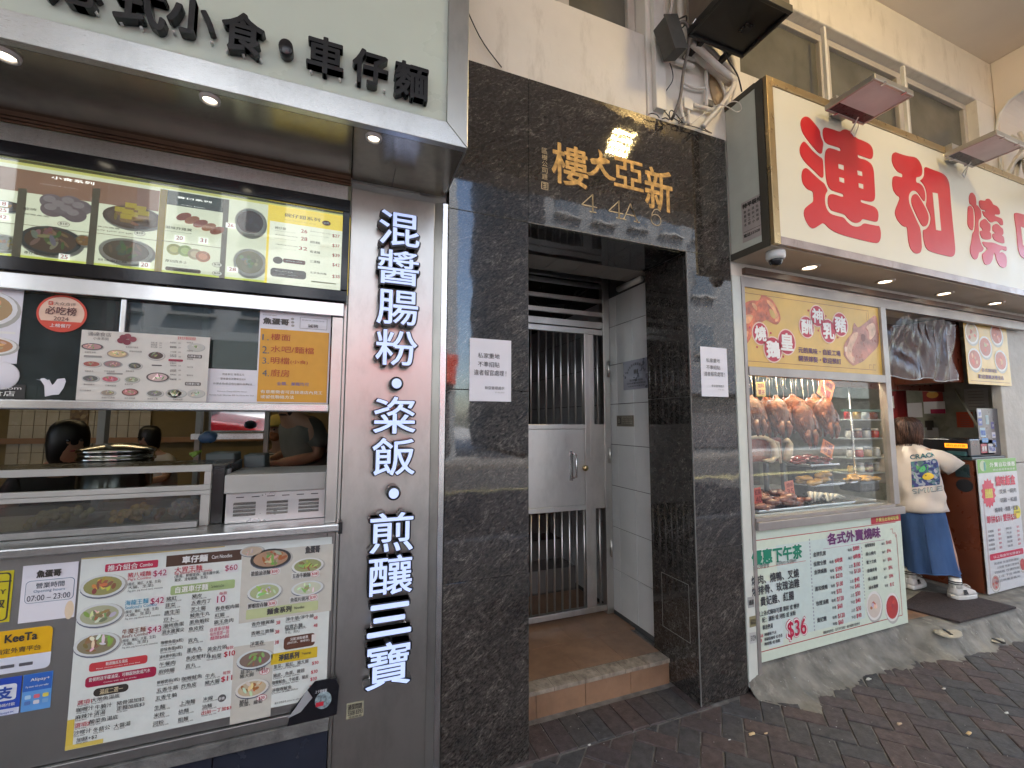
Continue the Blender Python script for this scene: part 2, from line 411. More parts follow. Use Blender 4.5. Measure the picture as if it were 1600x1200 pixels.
def brick_mb(P, cx, cy, dz):
    g = .0035; n = len(P); Q = []
    for x, y in P:
        d = math.hypot(x-cx, y-cy) or 1; Q.append((x-(x-cx)/d*g*1.4, y-(y-cy)/d*g*1.4))
    I = [(x-(x-cx)*.05, y-(y-cy)*.05) for x, y in Q]
    tl = [random.uniform(-.0022, .0022) for _ in Q]
    v = [(x, y, -.03) for x, y in Q]+[(x, y, dz-.0045) for x, y in Q]+[(x, y, dz+t*.4) for (x, y), t in zip(I, tl)]
    f = [tuple(range(2*n, 3*n))]
    for k in range(n):
        f += [(k, (k+1) % n, n+(k+1) % n, n+k), (n+k, n+(k+1) % n, 2*n+(k+1) % n, 2*n+k)]
    return MB().add(v, f)
for idx, (iv, d, P, cx, cy) in enumerate(cand):
    dz = random.uniform(-.003, .003)
    mb = brick_mb(P, cx, cy, dz)
    if idx < 285: obj('brick', mb, BM[int((math.sin(cx*3.1+cy*5)+1)*1.3+random.random()*3.2) % 6], pave)
    else: far.add(mb.v, mb.f)
for k in range(11):                     # soldier course along the doorstep
    x0 = .852+.1045*k-.06; x1 = x0+.1045
    if k == 0: x0 = .70
    obj('brick', brick_mb([(x0, -.018), (x1, -.018), (x1, .215), (x0, .215)], (x0+x1)/2, .1, random.uniform(-.002, .002)), BM[k*7 % 5], pave)
obj('brick_field', far, BM[0], pave, kind='stuff')
# cement apron
b = MB(); NX, NY = 420, 18; vs = []
import mathutils.noise as mn
for i in range(NX+1):
    x = 2.226+(12-2.226)*(i/NX)**1.6
    ey = edgeY(x)-.03+.03*mn.noise((x*8, 0, 0))+.022*mn.noise((x*27, 3, 0))+.018*mn.noise((x*85, 7, 0)); y0 = 0.03 if x < 3.72 else max(-.15, .03-(x-3.72)*.9)
    for j in range(NY+1):
        t = j/NY
        if t < .25: y = .9+(y0-.9)*t/.25; z = .143
        else:
            q = (t-.25)/.75; y = y0+(ey-y0)*q; z = .143*(1-q)**2.1-.004*q
            if j == NY: z = -.009
        vs.append((x, y, z+(.007*mn.noise((x*6, y*9, 1))+.004*mn.noise((x*22, y*26, 1)))*(t > .25)))
fs = [(i*(NY+1)+j, i*(NY+1)+j+1, (i+1)*(NY+1)+j+1, (i+1)*(NY+1)+j) for i in range(NX) for j in range(NY)]
b.add(vs, fs, True); ramp = struct('cement_ramp', b, CONC)
# road, kerb, far side
b = MB(); b.box(-60, 60, -3.75, -3.6, -.2, 0.0); struct('kerb', b, PALE)
b = MB(); b.quad((-60, -13, -.13), (60, -13, -.13), (60, -3.75, -.13), (-60, -3.75, -.13)); struct('road', b, ASPH)
b = MB(); b.box(-60, 60, -15.2, -13, -.2, 0.0); struct('far_pavement', b, mat('far_paving', (.17, .16, .15), .8))
b = MB(); b.quad((-200, -200, -.25), (200, -200, -.25), (200, 60, -.25), (-200, 60, -.25)); struct('ground', b, PALE)
b = MB()
for y in (-8.2, -8.45): b.quad((-60, y-.1, -.126), (60, y-.1, -.126), (60, y, -.126), (-60, y, -.126))
struct('road_marking', b, mat('road_line_paint', (.7, .62, .3), .6))
# ---- cream wall above the doorway
cw = thing('wall', 'cream painted wall above the dark granite doorway and shop signs', 'wall', (2, .1, 3.4))
def bx(*a): b = MB(); b.box(*a); return b
obj('wall_panel', bx(.30, 1.625, .012, .3, 3.36, 3.89), CRM, cw, bev=.006)
obj('wall_panel', bx(-6, .30, .012, .3, 2.62, 3.89), CRM, cw)
obj('wall_panel', bx(-6, 1.625, .012, .3, 4.7, 5.02), CRM, cw)
obj('pilaster', bx(1.627, 2.40, .002, .3, 3.36, 5.02), CRM, cw, bev=.008)
obj('wall_panel', bx(2.24, 5.9, .006, .3, 2.47, 3.89), CRM, cw)
obj('wall_panel', bx(2.402, 5.9, .006, .3, 4.56, 5.02), CRM, cw, bev=.012)
obj('wall_panel', bx(5.41, 5.9, .008, .3, 3.892, 4.558), CRM, cw)
obj('wall_panel', bx(5.9, 14, .012, .3, 2.47, 5.02), CRM, cw)
obj('pilaster', bx(1.66, 1.735, -.035, .0, 3.40, 5.02), mat('white_gloss_paint', (.72, .70, .64), .4, dirt=((.35, .3, .25), 6, .68)), cw, bev=.004)
WHT = MATS['white_gloss_paint']
# windows high on the wall
def high_window(x0, x1, z0, z1, Y, muls, label):
    t = thing('window', label, 'window', ((x0+x1)/2, Y, z0), 'high shaded windows')
    b = MB(); f = .055
    b.box(x0, x1, Y, Y+.06, z0, z0+f).box(x0, x1, Y, Y+.06, z1-f, z1).box(x0, x0+f, Y, Y+.06, z0+f+.001, z1-f-.001).box(x1-f, x1, Y, Y+.06, z0+f+.001, z1-f-.001)
    obj('frame', b, mat('aged_window_frame', (.50, .46, .40), .5, dirt=((.2, .17, .13), 6, .6)), t, bev=.004)
    xs = [x0+f]+[q for mq in muls for q in mq]+[x1-f]
    for k, mq in enumerate(muls): obj('mullion', bx(mq[0], mq[1], Y-.002, Y+.058, z0+f, z1-f), MATS['aged_window_frame'], t, bev=.004)
    for k in range(0, len(xs), 2): obj('pane', bx(xs[k], xs[k+1], Y+.03, Y+.036, z0+f, z1-f), mat('dark_dusty_glass', (.13, .127, .105), .12, var=.25, vscale=3), t)
    return t
high_window(-1.2, 1.62, 3.892, 4.698, .09, [(1.08, 1.15), (.2, .27)], 'dark window with brown frame above the granite doorway, left of the pipes')
m1 = (W(1282, 100, .08)[0], W(1297, 100, .08)[0]); m2 = (W(1403, 150, .08)[0], W(1420, 150, .08)[0])
high_window(2.402, 5.408, 3.892, 4.558, .08, [m1, m2], 'long three pane window above the red and cream sign')
MB_ = MB()
for mm in (m1, m2): MB_.box(mm[0]-.10, mm[0]-.075, -.02, .07, 3.87, 4.52)
for k in range(2):
    mm = (m1, m2)[k]; obj('cover_strip', bx(mm[0]-.10, mm[0]-.075, -.02, .004, 3.80, 4.50), WHT, cw)
# ceiling over the pavement and the cross beam with its arch
b = MB(); b.box(-10, 12, -3.0, .012, 5.02, 5.3); struct('arcade_ceiling', b, CEI)
b = MB(); b.box(-10, 12, -3.35, -3.002, 4.72, 8.5); struct('arcade_edge_beam', b, CRM)
b = MB(); b.box(-10, 12, -3.0, 6, 5.302, 8.5); struct('upper_floors', b, CRM)
P = [(.005, 5.018), (-2.998, 5.018), (-2.998, 4.57)]
for k in range(9): t = R2(90*k/8); P.append((-.19+.17*math.sin(t), 4.40+.17*math.cos(t)+.0))
P += [(-.012, 3.6), (.005, 3.6)]
b = MB(); b.prismX(P, 5.72, 6.15); obj_arch = tag(obj('beam', b, CEI, bev=.03), 'cream cross beam with rounded corner under the ceiling, far right', 'beam')
b = MB(); b.tube([(5.70, -.004, 3.7), (5.70, -.004, 4.35), (5.70, -.03, 4.47), (5.70, -.10, 4.555), (5.70, -.25, 4.60), (5.70, -1.2, 4.61)], .012)
tag(obj('conduit', b, WHT), 'thin white conduit curving along the rounded beam corner', 'conduit')
for k, x in enumerate((-2.6, 9.5)):
    c = bx(x, x+.6, -3.34, -2.8, -.01, 4.72); tag(obj('column', c, mat('tan_column_tile', (.36, .27, .19), .3)), ('tan tiled arcade column beside the kerb, left', 'tan tiled arcade column beside the kerb, right')[k], 'column', 'arcade columns')
# ---- opposite side of the street (seen in the stone, steel and glass)
def building(x0, x1, h, col, depth, label, shop):
    t = thing('building', label, 'building', ((x0+x1)/2, -15.2, 0), 'buildings across the street')
    m_ = mat('facade_%d' % int(x0+100), col, .7, var=.1, vscale=1)
    obj('wall', bx(x0, x1, -15.2-depth, -15.2, 0, h), m_, t)
    obj('shop_sign', bx(x0+.1, x1-.1, -15.2, -14.5, 3.0, 4.2), mat('sign_%d' % int(x0+100), shop, .4), t)
    obj('shop_window', bx(x0+.3, x1-.3, -15.22, -15.1, .3, 2.8), mat('shop_dark', (.10, .10, .11), .2), t)
    w_ = MB(); z = 5.2
    fr = MB()
    while z < h-1.5:
        x = x0+.6
        while x < x1-1.4: w_.box(x, x+1.2, -15.2, -15.16, z, z+1.4); fr.box(x-.08, x+1.28, -15.2, -14.95, z-.16, z-.08); x += 2.0
        z += 3.0
    obj('windows', w_, mat('far_window_glass', (.06, .08, .10), .1), t, kind='stuff'); obj('window_sills', fr, PALE, t, kind='stuff')
building(-40, -22, 26, (.42, .43, .44), 12, 'tall beige block across the street, farthest left', (.5, .05, .05))
building(-22, -10, 20, (.36, .38, .40), 12, 'grey block across the street with a yellow shop sign', (.4, .33, .15))
building(-10, -1.5, 17, (.46, .47, .48), 12, 'cream block across the street with a green shop sign', (.25, .28, .26))
building(-1.5, 4.2, 22, (.30, .32, .34), 12, 'brown block across the street just left of the open sky gap', (.6, .08, .05))
building(8.2, 20, 24, (.13, .14, .15), 12, 'brown red block across the street right of the open sky gap', (.10, .11, .13))
building(20, 44, 30, (.42, .43, .44), 12, 'tall pale block across the street, farthest right', (.20, .22, .21))
# taxis
def taxi(x, y, label):
    t = thing('taxi', label, 'taxi', (x, y, -.13), 'red taxis on the road')
    T = lambda pts: [(x+a, c-.13) for a, c in pts]
    b = MB(); b.prism(T([(-2.2, .35), (-2.25, .75), (-1.9, .92), (-1.2, .95), (1.0, .98), (1.9, .85), (2.25, .7), (2.25, .35)]), y-.85, y+.85)
    obj('body', b, mat('taxi_red_paint', (.45, .012, .015), .18, coat=1, var=.02), t, bev=.06)
    b = MB(); b.prism(T([(-1.55, .94), (-1.05, 1.38), (.35, 1.42), (1.1, .97)]), y-.74, y+.74); obj('cabin', b, mat('taxi_glass', (.03, .035, .04), .06, var=0), t, bev=.05)
    b = MB(); b.prism(T([(-1.12, 1.37), (-1.0, 1.46), (.3, 1.49), (.45, 1.40)]), y-.72, y+.72); obj('roof', b, mat('taxi_silver', (.7, .7, .7), .3), t, bev=.03)
    obj('pillar', bx(x-.35, x-.25, y+.742, y+.76, .8, 1.3), MATS['taxi_silver'], t)
    for wx in (-1.4, 1.4):
        for wy in (-.8, .8):
            b = MB(); b.lathe([(.2, -.1), (.31, -.09), (.32, 0), (.31, .09), (.2, .1)], (x+wx, y+wy, .19), 20, 'y'); wh = obj('wheel', b, mat('tyre', (.02, .02, .02), .8), t)
            b = MB(); b.lathe([(.02, -.11), (.17, -.105), (.18, 0), (.17, .105), (.02, .11)], (x+wx, y+wy, .19), 14, 'y'); obj('rim', b, MATS['taxi_silver'], wh)
    for s_ in (-.55, .55): obj('headlight', bx(x+2.2, x+2.27, y+s_-.15, y+s_+.15, .45, .62), MATS['taxi_silver'], t)
    obj('bumper', bx(x-2.32, x-2.2, y-.8, y+.8, .2, .45), mat('black_rubber', (.02, .02, .02), .6), t)
taxi(-3.7, -7.0, 'red taxi with silver roof on the road left of the doorway')
taxi(24.0, -9.0, 'red taxi with silver roof on the road right of the doorway')

# ================================================================ GRANITE DOORWAY
gp = thing('granite_doorway', 'dark veined polished granite doorway surround between the two shops', 'doorway', (1.35, 0, 0))
def slab(x0, x1, z0, z1, y0=0.0, y1=.03, name='granite_slab'): obj(name, bx(x0+.001, x1-.001, y0, y1, z0+.001, z1-.001), GRAN, gp, bev=.0015)
rows = [0, .832, 1.701, 2.57]
for a, c in zip(rows, rows[1:]):
    slab(.436, .852, a, c); slab(1.88, 2.228, a, c)
    obj('granite_slab', bx(1.8805, 1.91, .0305, .385, a+.001, c-.001), GRAN, gp, bev=.001)
    obj('granite_slab', bx(.822, .8515, .0305, .385, a+.001, c-.001), GRAN, gp, bev=.001)
slab(.436, .852, 2.57, 3.36); slab(.852, 2.228, 2.57, 3.36)
obj('granite_slab', bx(.8525, 1.8795, .0305, .385, 2.5705, 2.60), GRAN, gp, bev=.001)
obj('masonry_core', bx(.44, .82, .032, .9, 0, 3.35), PALE, gp); obj('masonry_core', bx(1.95, 2.22, .032, 1.2, 0, 3.35), PALE, gp); obj('masonry_core', bx(1.912, 1.949, .032, .384, 0, 3.35), PALE, gp)
obj('masonry_core', bx(.823, 1.9, .032, .382, 2.602, 3.35), PALE, gp)
ED = mat('pale_edge_sealant', (.20, .19, .175), .5)
obj('edge_strip', bx(1.8765, 1.8795, -.0015, .006, 0.0, 2.572), ED, gp); obj('edge_strip', bx(.851, 1.8765, -.0015, .006, 2.5675, 2.5705), ED, gp)
b = MB()                                                     # scored access panel low on the right reveal
for (y0, y1, z0, z1) in ((.07, .30, .62, .6225), (.07, .30, .30, .3025), (.07, .0725, .3025, .62), (.2975, .30, .3025, .62)): b.box(1.8795, 1.8806, y0, y1, z0, z1)
obj('access_panel_line', b, ED, gp)
GOLD = mat('gold_leaf_lettering', (.46, .28, .09), .45, .3, var=.5, vscale=30, bump=.5, bscale=40)
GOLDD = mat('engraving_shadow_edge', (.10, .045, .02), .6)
def gold(ch, x0, x1, z0, z1, poly=None):
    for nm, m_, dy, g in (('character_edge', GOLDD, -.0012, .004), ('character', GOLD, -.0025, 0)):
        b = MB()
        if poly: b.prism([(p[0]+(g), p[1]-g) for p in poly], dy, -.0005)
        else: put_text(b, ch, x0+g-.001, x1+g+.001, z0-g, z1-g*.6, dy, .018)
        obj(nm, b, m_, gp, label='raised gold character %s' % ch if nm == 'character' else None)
gold('樓', .985, 1.205, 2.815, 3.045)
da = [(725, 232), (752, 250), (775, 290), (768, 325), (800, 328), (850, 362), (848, 383), (800, 388), (765, 395), (800, 462), (850, 520), (918, 552), (905, 575), (850, 565), (800, 525), (765, 470), (742, 432), (718, 475), (670, 512), (625, 515), (592, 484), (640, 482), (690, 445), (722, 393), (690, 395), (655, 388), (636, 340), (660, 330), (720, 335), (742, 315), (738, 280)]
gold('大', 0, 0, 0, 0, [W(830+x*.14375, 200+y*.14375) for x, y in da])
gold('亞', 1.375, 1.575, 2.875, 3.05); gold('新', 1.585, 1.785, 2.785, 3.045)
NUM = mat('engraved_number_gilt', (.42, .33, .20), .4, .2, var=.2, vscale=30)
def strokes(name, polys, th=.006, lab=None):
    b = MB()
    for pl in polys:
        for (a, c) in zip(pl, pl[1:]):
            d = Vector((c[0]-a[0], 0, c[1]-a[1])); L = d.length
            if L < 1e-5: continue
            d.normalize(); nrm = Vector((-d.z, 0, d.x))*th/2; e = d*th*.3
            p = Vector((a[0], -.0015, a[1])); q = Vector((c[0], -.0015, c[1]))
            b.quad(p-nrm-e, q-nrm+e, q+nrm+e, p+nrm-e)
    obj(name, b, NUM, gp, label=lab)
def four(x, z, s=.1):
    return [[(x+.7*s, z), (x+.7*s, z+s), (x, z+.3*s), (x+.95*s, z+.3*s)], [(x+.5*s, z), (x+.9*s, z)], [(x+.68*s, z), (x+.68*s, z+s)]]
strokes('number', four(1.165, 2.695), lab='engraved number 4')
strokes('number', four(1.335, 2.69)+[[(1.435, 2.69), (1.482, 2.79), (1.527, 2.69)], [(1.485, 2.78), (1.530, 2.69)], [(1.452, 2.722), (1.512, 2.722)], [(1.425, 2.69), (1.450, 2.69)], [(1.505, 2.69), (1.545, 2.69)]], lab='engraved number 4A')
pts = [(1.66+.036*math.cos(t), 2.725+.033*math.sin(t)) for t in np.linspace(0, 6.283, 17)]
strokes('number', [pts, [(1.693, 2.782), (1.672, 2.793), (1.650, 2.785), (1.634, 2.762), (1.624, 2.725)]], lab='engraved number 6')
b = MB()
for i, ch in enumerate('區樹公司題'): put_text(b, ch, .928, .96, 2.962-i*.036, 2.992-i*.036, -.0012, .0)
obj('small_inscription', b, NUM, gp)
strokes('seal', [[(.926, 2.802), (.962, 2.802), (.962, 2.785-.0), (.962, 2.765), (.926, 2.765), (.926, 2.802)], [(.935, 2.795), (.955, 2.795)], [(.935, 2.785), (.955, 2.785)], [(.935, 2.775), (.955, 2.775)], [(.945, 2.8), (.945, 2.768)]], .004)
# ---- entrance recess: side wall tiles, ceiling, floor, step
WT = mat('white_wall_tile', (.74, .76, .76), .14, var=.05, vscale=4, bump=.02)
GROUT = mat('dark_tile_grout', (.10, .10, .10), .8)
sw = thing('tiled_wall', 'white tiled side wall inside the entrance recess', 'wall', (1.95, .8, .14))
obj('grout_bed', bx(1.936, 1.95, .385, 2.6, .12, 2.85), GROUT, sw)
zr = [.16, .46, .768, 1.073, 1.382, 1.688, 1.992, 2.291, 2.525]; ys = [.386, .605, .805, .905, 1.205, 1.505, 1.805, 2.105, 2.4]
for a, c in zip(zr, zr[1:]):
    for p, q in zip(ys, ys[1:]): obj('tile', bx(1.93+random.uniform(0, .0008), 1.938, p+.0024, q-.0024, a+.0024, c-.0024), WT, sw)
CT = mat('beige_ceiling_tile', (.38, .34, .29), .2, var=.08)
ce = thing('entrance_ceiling', 'beige tiled strip of ceiling inside the entrance recess', 'ceiling', (1.4, .5, 2.57))
obj('grout_bed', bx(.83, 1.93, .386, .61, 2.58, 2.62), GROUT, ce)
for k in range(6): obj('ceiling_tile', bx(.84+.2*k-.02, 1.04+.2*k-.023, .387, .609, 2.572, 2.582), CT, ce)
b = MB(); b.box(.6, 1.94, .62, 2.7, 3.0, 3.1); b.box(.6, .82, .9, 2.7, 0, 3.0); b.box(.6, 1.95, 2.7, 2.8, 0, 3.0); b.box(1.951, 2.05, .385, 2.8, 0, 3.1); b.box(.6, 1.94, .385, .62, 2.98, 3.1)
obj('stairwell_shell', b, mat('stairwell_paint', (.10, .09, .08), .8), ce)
FT = mat('tan_floor_tile', (.26, .155, .095), .38, var=.22, vscale=7, bump=.15, bscale=25, dirt=((.14, .09, .06), 9, .6))
st = thing('entrance_step', 'tan tiled entrance step with ribbed grey nosing below the metal gate', 'step', (1.36, .25, 0))
obj('step_core', bx(.83, 1.91, .262, 2.7, 0, .128), MORT, st)
for p, q in ((.80, 1.0), (1.0, 1.3), (1.3, 1.6), (1.6, 1.879)): obj('riser_tile', bx(p+.0015, q-.0015, .250, .262, -.008, .112), FT, st, bev=.001)
for (p, q) in ((.80, .915), (.915, 1.105), (1.105, 1.255), (1.255, 1.405), (1.405, 1.56), (1.56, 1.715), (1.715, 1.879)):
    b = MB(); b.box(p+.001, q-.001, .243, .335, .113, .136)
    for r in range(6): b.box(p+.006, q-.006, .258+r*.012, .264+r*.012, .136, .1385)
    obj('nosing_tile', b, mat('worn_ribbed_nosing', (.30, .255, .20), .6, var=.3, vscale=20, bump=.3, dirt=((.16, .13, .1), 14, .5)), st, bev=.003)
for y0, y1, xs in ((.337, .637, (.72, 1.02, 1.32, 1.62, 1.927)), (.637, .937, (.84, 1.14, 1.44, 1.74, 1.927)), (.937, 1.4, (.72, 1.02, 1.32, 1.62, 1.927))):
    for p, q in zip(xs, xs[1:]):
        if y0 < .38 and q > 1.879:
            obj('floor_tile', bx(p+.001, 1.878, y0+.001, y1-.001, .128, .136), FT, st); continue
        obj('floor_tile', bx(p+.001, q-.001, y0+.001, y1-.001, .128, .136), FT, st, bev=.0008)
for k in range(5): obj('stair_tread', bx(.85, 1.92, 1.45+.25*k, 1.70+.25*k, .1, .14+.17*(k+1)), mat('stair_terrazzo', (.16, .15, .14), .6), st)
# ---- metal gate
gt = thing('metal_gate', 'stainless barred gate with solid middle panel and pull handle', 'gate', (1.4, .91, .15)); G = .91
def gb(n, x0, x1, z0, z1, y0=G-.02, y1=G+.02, m_=STG, bev=.002, par_=gt): return obj(n, bx(x0, x1, y0, y1, z0, z1), m_, par_, bev=bev)
gb('frame_post', 1.868, 1.925, .14, 2.95, G-.025, G+.03); gb('frame_post', .83, .87, .14, 2.95, G-.025, G+.03)
for z0, z1 in ((2.650, 2.690), (2.598, 2.632), (2.481, 2.513), (2.372, 2.408)): gb('transom_bar', .871, 1.867, z0, z1, G-.012, G+.012)
gb('transom_rail', .871, 1.867, 2.275, 2.325, G-.025, G+.025); gb('door_rail', .88, 1.785, 2.226, 2.268); gb('door_rail', .88, 1.785, .165, .205); gb('door_rail', 1.786, 1.867, 2.226, 2.268, G-.018); gb('door_rail', 1.786, 1.867, .165, .205, G-.018)
gb('door_stile', 1.70, 1.745, .206, 2.225); gb('door_stile', 1.7465, 1.785, .206, 2.225, G-.016, G+.016)
gb('door_rail', .88, 1.699, 1.50, 1.535); gb('door_rail', .88, 1.699, .905, .94)
pn = gb('door_panel', .88, 1.699, .941, 1.499, G-.012, G+.012); gb('side_panel', 1.786, 1.867, .905, 1.535, G-.012, G+.012)
for z0, z1 in ((1.536, 2.225), (.206, .904)):
    for k in range(14):
        x = .90+.0612*k-.005
        if x < 1.695: b = MB(); b.tube([(x, G, z0), (x, G, z1)], .0075, 8); obj('gate_bar', b, STG, gt)
    b = MB(); b.tube([(1.825, G, z0), (1.825, G, z1)], .008, 8); obj('gate_bar', b, STG, gt)
hb = MB(); hb.box(1.565, 1.595, G-.016, G-.0125, 1.12, 1.34); obj('handle_plate', hb, STP, gt, bev=.002)
hb = MB(); hb.tube([(1.60, G-.015, 1.14), (1.60, G-.055, 1.15), (1.60, G-.055, 1.31), (1.60, G-.015, 1.32)], .008, 10); obj('handle', hb, STP, gt)
hb = MB(); hb.lathe([(.012, 0), (.022, .004), (.022, .02), (.016, .026), (.004, .028)], (1.69, G-.021, 1.21), 16, 'y'); obj('lock_knob', hb, mat('brass_knob', (.5, .4, .2), .25, 1), gt)
for z in (1.90, 1.24, .55): hb = MB(); hb.tube([(1.905, G-.035, z), (1.905, G-.035, z+.12)], .01, 8); obj('hinge', hb, STG, gt)
hb = MB(); hb.tube([(1.90, .45, 2.545), (1.90, .72, 2.548)], .022, 10); tag(obj('tube_light', hb, WHT), 'unlit white tube light along the top of the white tiled wall', 'light')
for k in range(3):
    pts = [(1.2+.25*k, 1.2, 2.75), (1.45+.1*k, 1.15, 2.48-.07*k), (1.75, 1.1, 2.52+.05*k), (1.9, 1.0, 2.7)]
    hb = MB(); hb.tube(pts, .007, 6); tag(obj('cable', hb, MATS['black_rubber']), ('lowest', 'middle', 'uppermost')[2-k if 0 else k]+' dark loose cable hanging behind the transom bars of the gate', 'cable', 'cables above the gate')
# plaques and notices
mpX = lambda X0: (lambda u, q, d: (X0+d, -u, q))          # a board on a wall that faces left: u runs towards the street
pq = Poster('plaque', 'square grey metal plaque with an arc of characters on the white tiled wall', 'plaque', (-.715, -.415, 1.785, 1.995), -.004, mat('brushed_plaque', (.33, .35, .42), .3, .6), .003, mp=mpX(1.93))
for k in range(11):
    t = R2(155-13*k); cx, cz = -.565+.105*math.cos(t), 1.87+.095*math.sin(t); pq.text('優質管理大廈清潔服務證'[k], cx-.009, cx+.009, cz-.009, cz+.009, ink(DARK))
for k in range(3):
    pq.disc(-.565+(k-1)*.018, 1.91, .006, .018, ink(DARK), 2, seg=10)
pq.text('管理處電話', -.64, -.49, 1.842, 1.858, ink(DARK)); pq.text('查詢請致電辦事處', -.67, -.46, 1.822, 1.834, ink(DARK)); pq.text('大廈管理有限公司', -.66, -.47, 1.802, 1.812, ink(DARK)); pq.done()
pq = Poster('plaque', 'small brown metal plate with fine print below the grey plaque', 'plaque', (-.81, -.605, 1.52, 1.60), -.003, mat('bronze_plate', (.20, .18, .14), .35, .5), .002, mp=mpX(1.93))
pq.rect(-.80, -.755, 1.535, 1.585, ink((.07, .06, .05)), 1); pq.text('B', -.79, -.765, 1.545, 1.578, ink((.3, .28, .22)))
for k in range(4): pq.text(('管理有限公司', 'Management', 'Tel 2388 4400', '二十四小時')[k], -.745, -.62, 1.583-.015*k, 1.593-.015*k, ink((.45, .43, .35)), 0)
pq.done()
PAP = mat('white_paper', (.74, .74, .80), .6, var=.02, bump=.05)
def notice(x0, x1, z0, z1, label):
    p = Poster('notice', label, 'notice', (x0, x1, z0, z1), -.0022, PAP, .0016); w_ = (x1-x0); h = z1-z0
    F = lambda u: x0+u*w_
    Zf = lambda v: z1-v*h
    k = ink((.05, .05, .055))
    p.text('私家重地', F(.19), F(.71), Zf(.315), Zf(.23), k, 0); p.text('不準招貼', F(.19), F(.71), Zf(.455), Zf(.37), k, 0)
    p.text('違者報官處理', F(.10), F(.82), Zf(.59), Zf(.50), k, 0); p.text('！', F(.86), F(.875), Zf(.59), Zf(.51), k, 0)
    p.text('新亞管理處示', F(.36), F(.83), Zf(.81), Zf(.76), k, 0); p.text('27-02-2021', F(.60), F(.83), Zf(.865), Zf(.845), ink(GREY), 0)
    return p.done()
notice(.547, .757, 1.648, 1.948, 'white paper notice taped to the granite left of the gate')
notice(1.957, 2.165, 1.703, 2.0, 'white paper notice taped to the granite right of the gate')
# ================================================================ LEFT SHOP: stainless pilaster with the vertical sign
sp = thing('steel_pilaster', 'brushed stainless pilaster carrying the vertical white character sign', 'pilaster', (.2, .02, 0))
obj('front_panel', bx(.003, .372, .012, .03, 0, 2.585), STV, sp, bev=.002)
b = MB(); b.add([(.373, .012, 0), (.405, -.004, 0), (.405, -.004, 2.585), (.373, .012, 2.585)], [(0, 1, 2, 3)]); obj('side_return', b, STV, sp)
obj('corner_trim', bx(.4055, .433, -.008, .03, 0, 2.585), STP, sp, bev=.003)
obj('left_trim', bx(-.012, .0, .004, .03, 0, 2.50), STV, sp, bev=.002)
obj('core', bx(.0, .43, .031, .5, 0, 2.9), PALE, sp)
vs_ = thing('vertical_sign', 'vertical sign of pale blue white lit characters with black sides on the stainless pilaster', 'sign', (.2, -.06, .48))
FACE = mat('lit_character_face', (.50, .57, .78), .4, var=.02, emit=.10, ecol=(.42, .55, 1.0))
BODY = mat('black_character_side', (.018, .018, .02), .3, var=.2)
chars = [('混', 2.322, 2.478), ('醬', 2.148, 2.302), ('腸', 1.970, 2.122), ('粉', 1.792, 1.946), ('·', 1.690, 1.738), ('粢', 1.500, 1.657), ('飯', 1.325, 1.482), ('·', 1.225, 1.275), ('煎', 1.012, 1.172), ('釀', .842, .998), ('三', .682, .808), ('寶', .482, .655)]
for ch, z0, z1 in chars:
    x0, x1 = (.118, .293) if ch != '·' else (.186, .232)
    if ch == '·':
        b = MB(); b.lathe([(.030, -.05), (.030, .0), (.028, .003)], ((x0+x1)/2, -.052, (z0+z1)/2), 20, 'y'); c_ = obj('character', b, BODY, vs_, label='raised dot between characters')
        b = MB(); b.disc((x0+x1)/2, (z0+z1)/2, .0205, .0215, -.0585); obj('lit_face', b, FACE, c_)
    else:
        b = MB(); put_text(b, ch, x0-.008, x1+.008, z0-.006, z1+.004, -.028, .044, .050); c_ = obj('character', b, BODY, vs_, label='raised character %s with black sides' % ch)
        b = MB(); put_text(b, ch, x0, x1, z0, z1, -.0586, .045 if ch == '三' else .013); obj('lit_face', b, FACE, c_)
    b = MB()
    for q in (x0+.02, x1-.02): b.tube([(q, -.01, z0+.02), (q, .011, z0+.02)], .004, 6)
    obj('fixing_pin', b, STP, c_)
sk = Poster('sticker', 'small pale advertising sticker with 5508 8393 on the pilaster foot', 'sticker', (.052, .118, .352, .412), .0105, mat('sticker_cream', (.40, .38, .26), .5), .0012)
sk.text('通渠問題', .058, .112, .386, .408, ink(DARK), .05); sk.text('5508 8393', .058, .114, .366, .384, ink(DARK), .05); sk.text('通渠補漏', .06, .11, .355, .363, ink(DARK), .0); sk.done()
# ---- fascia sign
FY = -.404
fs_ = thing('fascia_sign', 'pale grey green fascia sign with black raised characters and stainless frame', 'sign', (-2, -.2, 2.62))
PG = mat('fascia_panel_pale', (.52, .58, .50), .3, var=.04, vscale=2, dirt=((.33, .34, .29), 3, .68), coat=.3)
obj('panel', bx(-5, .334, FY+.012, FY+.03, 2.70, 3.9), PG, fs_)
obj('box_core', bx(-5, .41, FY+.031, .0, 2.625, 3.9), mat('dark_core', (.05, .05, .05), .8), fs_)
b = MB(); b.prism([(-5, 2.615), (.4165, 2.615), (.333, 2.703), (-5, 2.703)], FY, FY+.03); obj('frame_trim', b, STH, fs_, bev=.002)
b = MB(); b.prism([(.418, 2.617), (.418, 3.9), (.3345, 3.9), (.3345, 2.705)], FY, FY+.03); obj('frame_trim', b, STV, fs_, bev=.002)
obj('side_panel', bx(.411, .418, FY+.031, 0, 2.617, 3.9), STV, fs_)
obj('soffit_panel', bx(-5, -.003, FY+.031, -.028, 2.6155, 2.624), STS, fs_)
obj('soffit_panel', bx(.001, .41, FY+.031, -.003, 2.6155, 2.624), STS, fs_)
obj('soffit_seam', bx(.17, .172, -.16, -.003, 2.6145, 2.6155), BODY, fs_)
b = MB(); b.box(-5, -.003, -.027, -.018, 2.60, 2.625).box(-5, -.003, -.016, -.008, 2.592, 2.62).box(-5, -.003, -.006, .0, 2.585, 2.615)
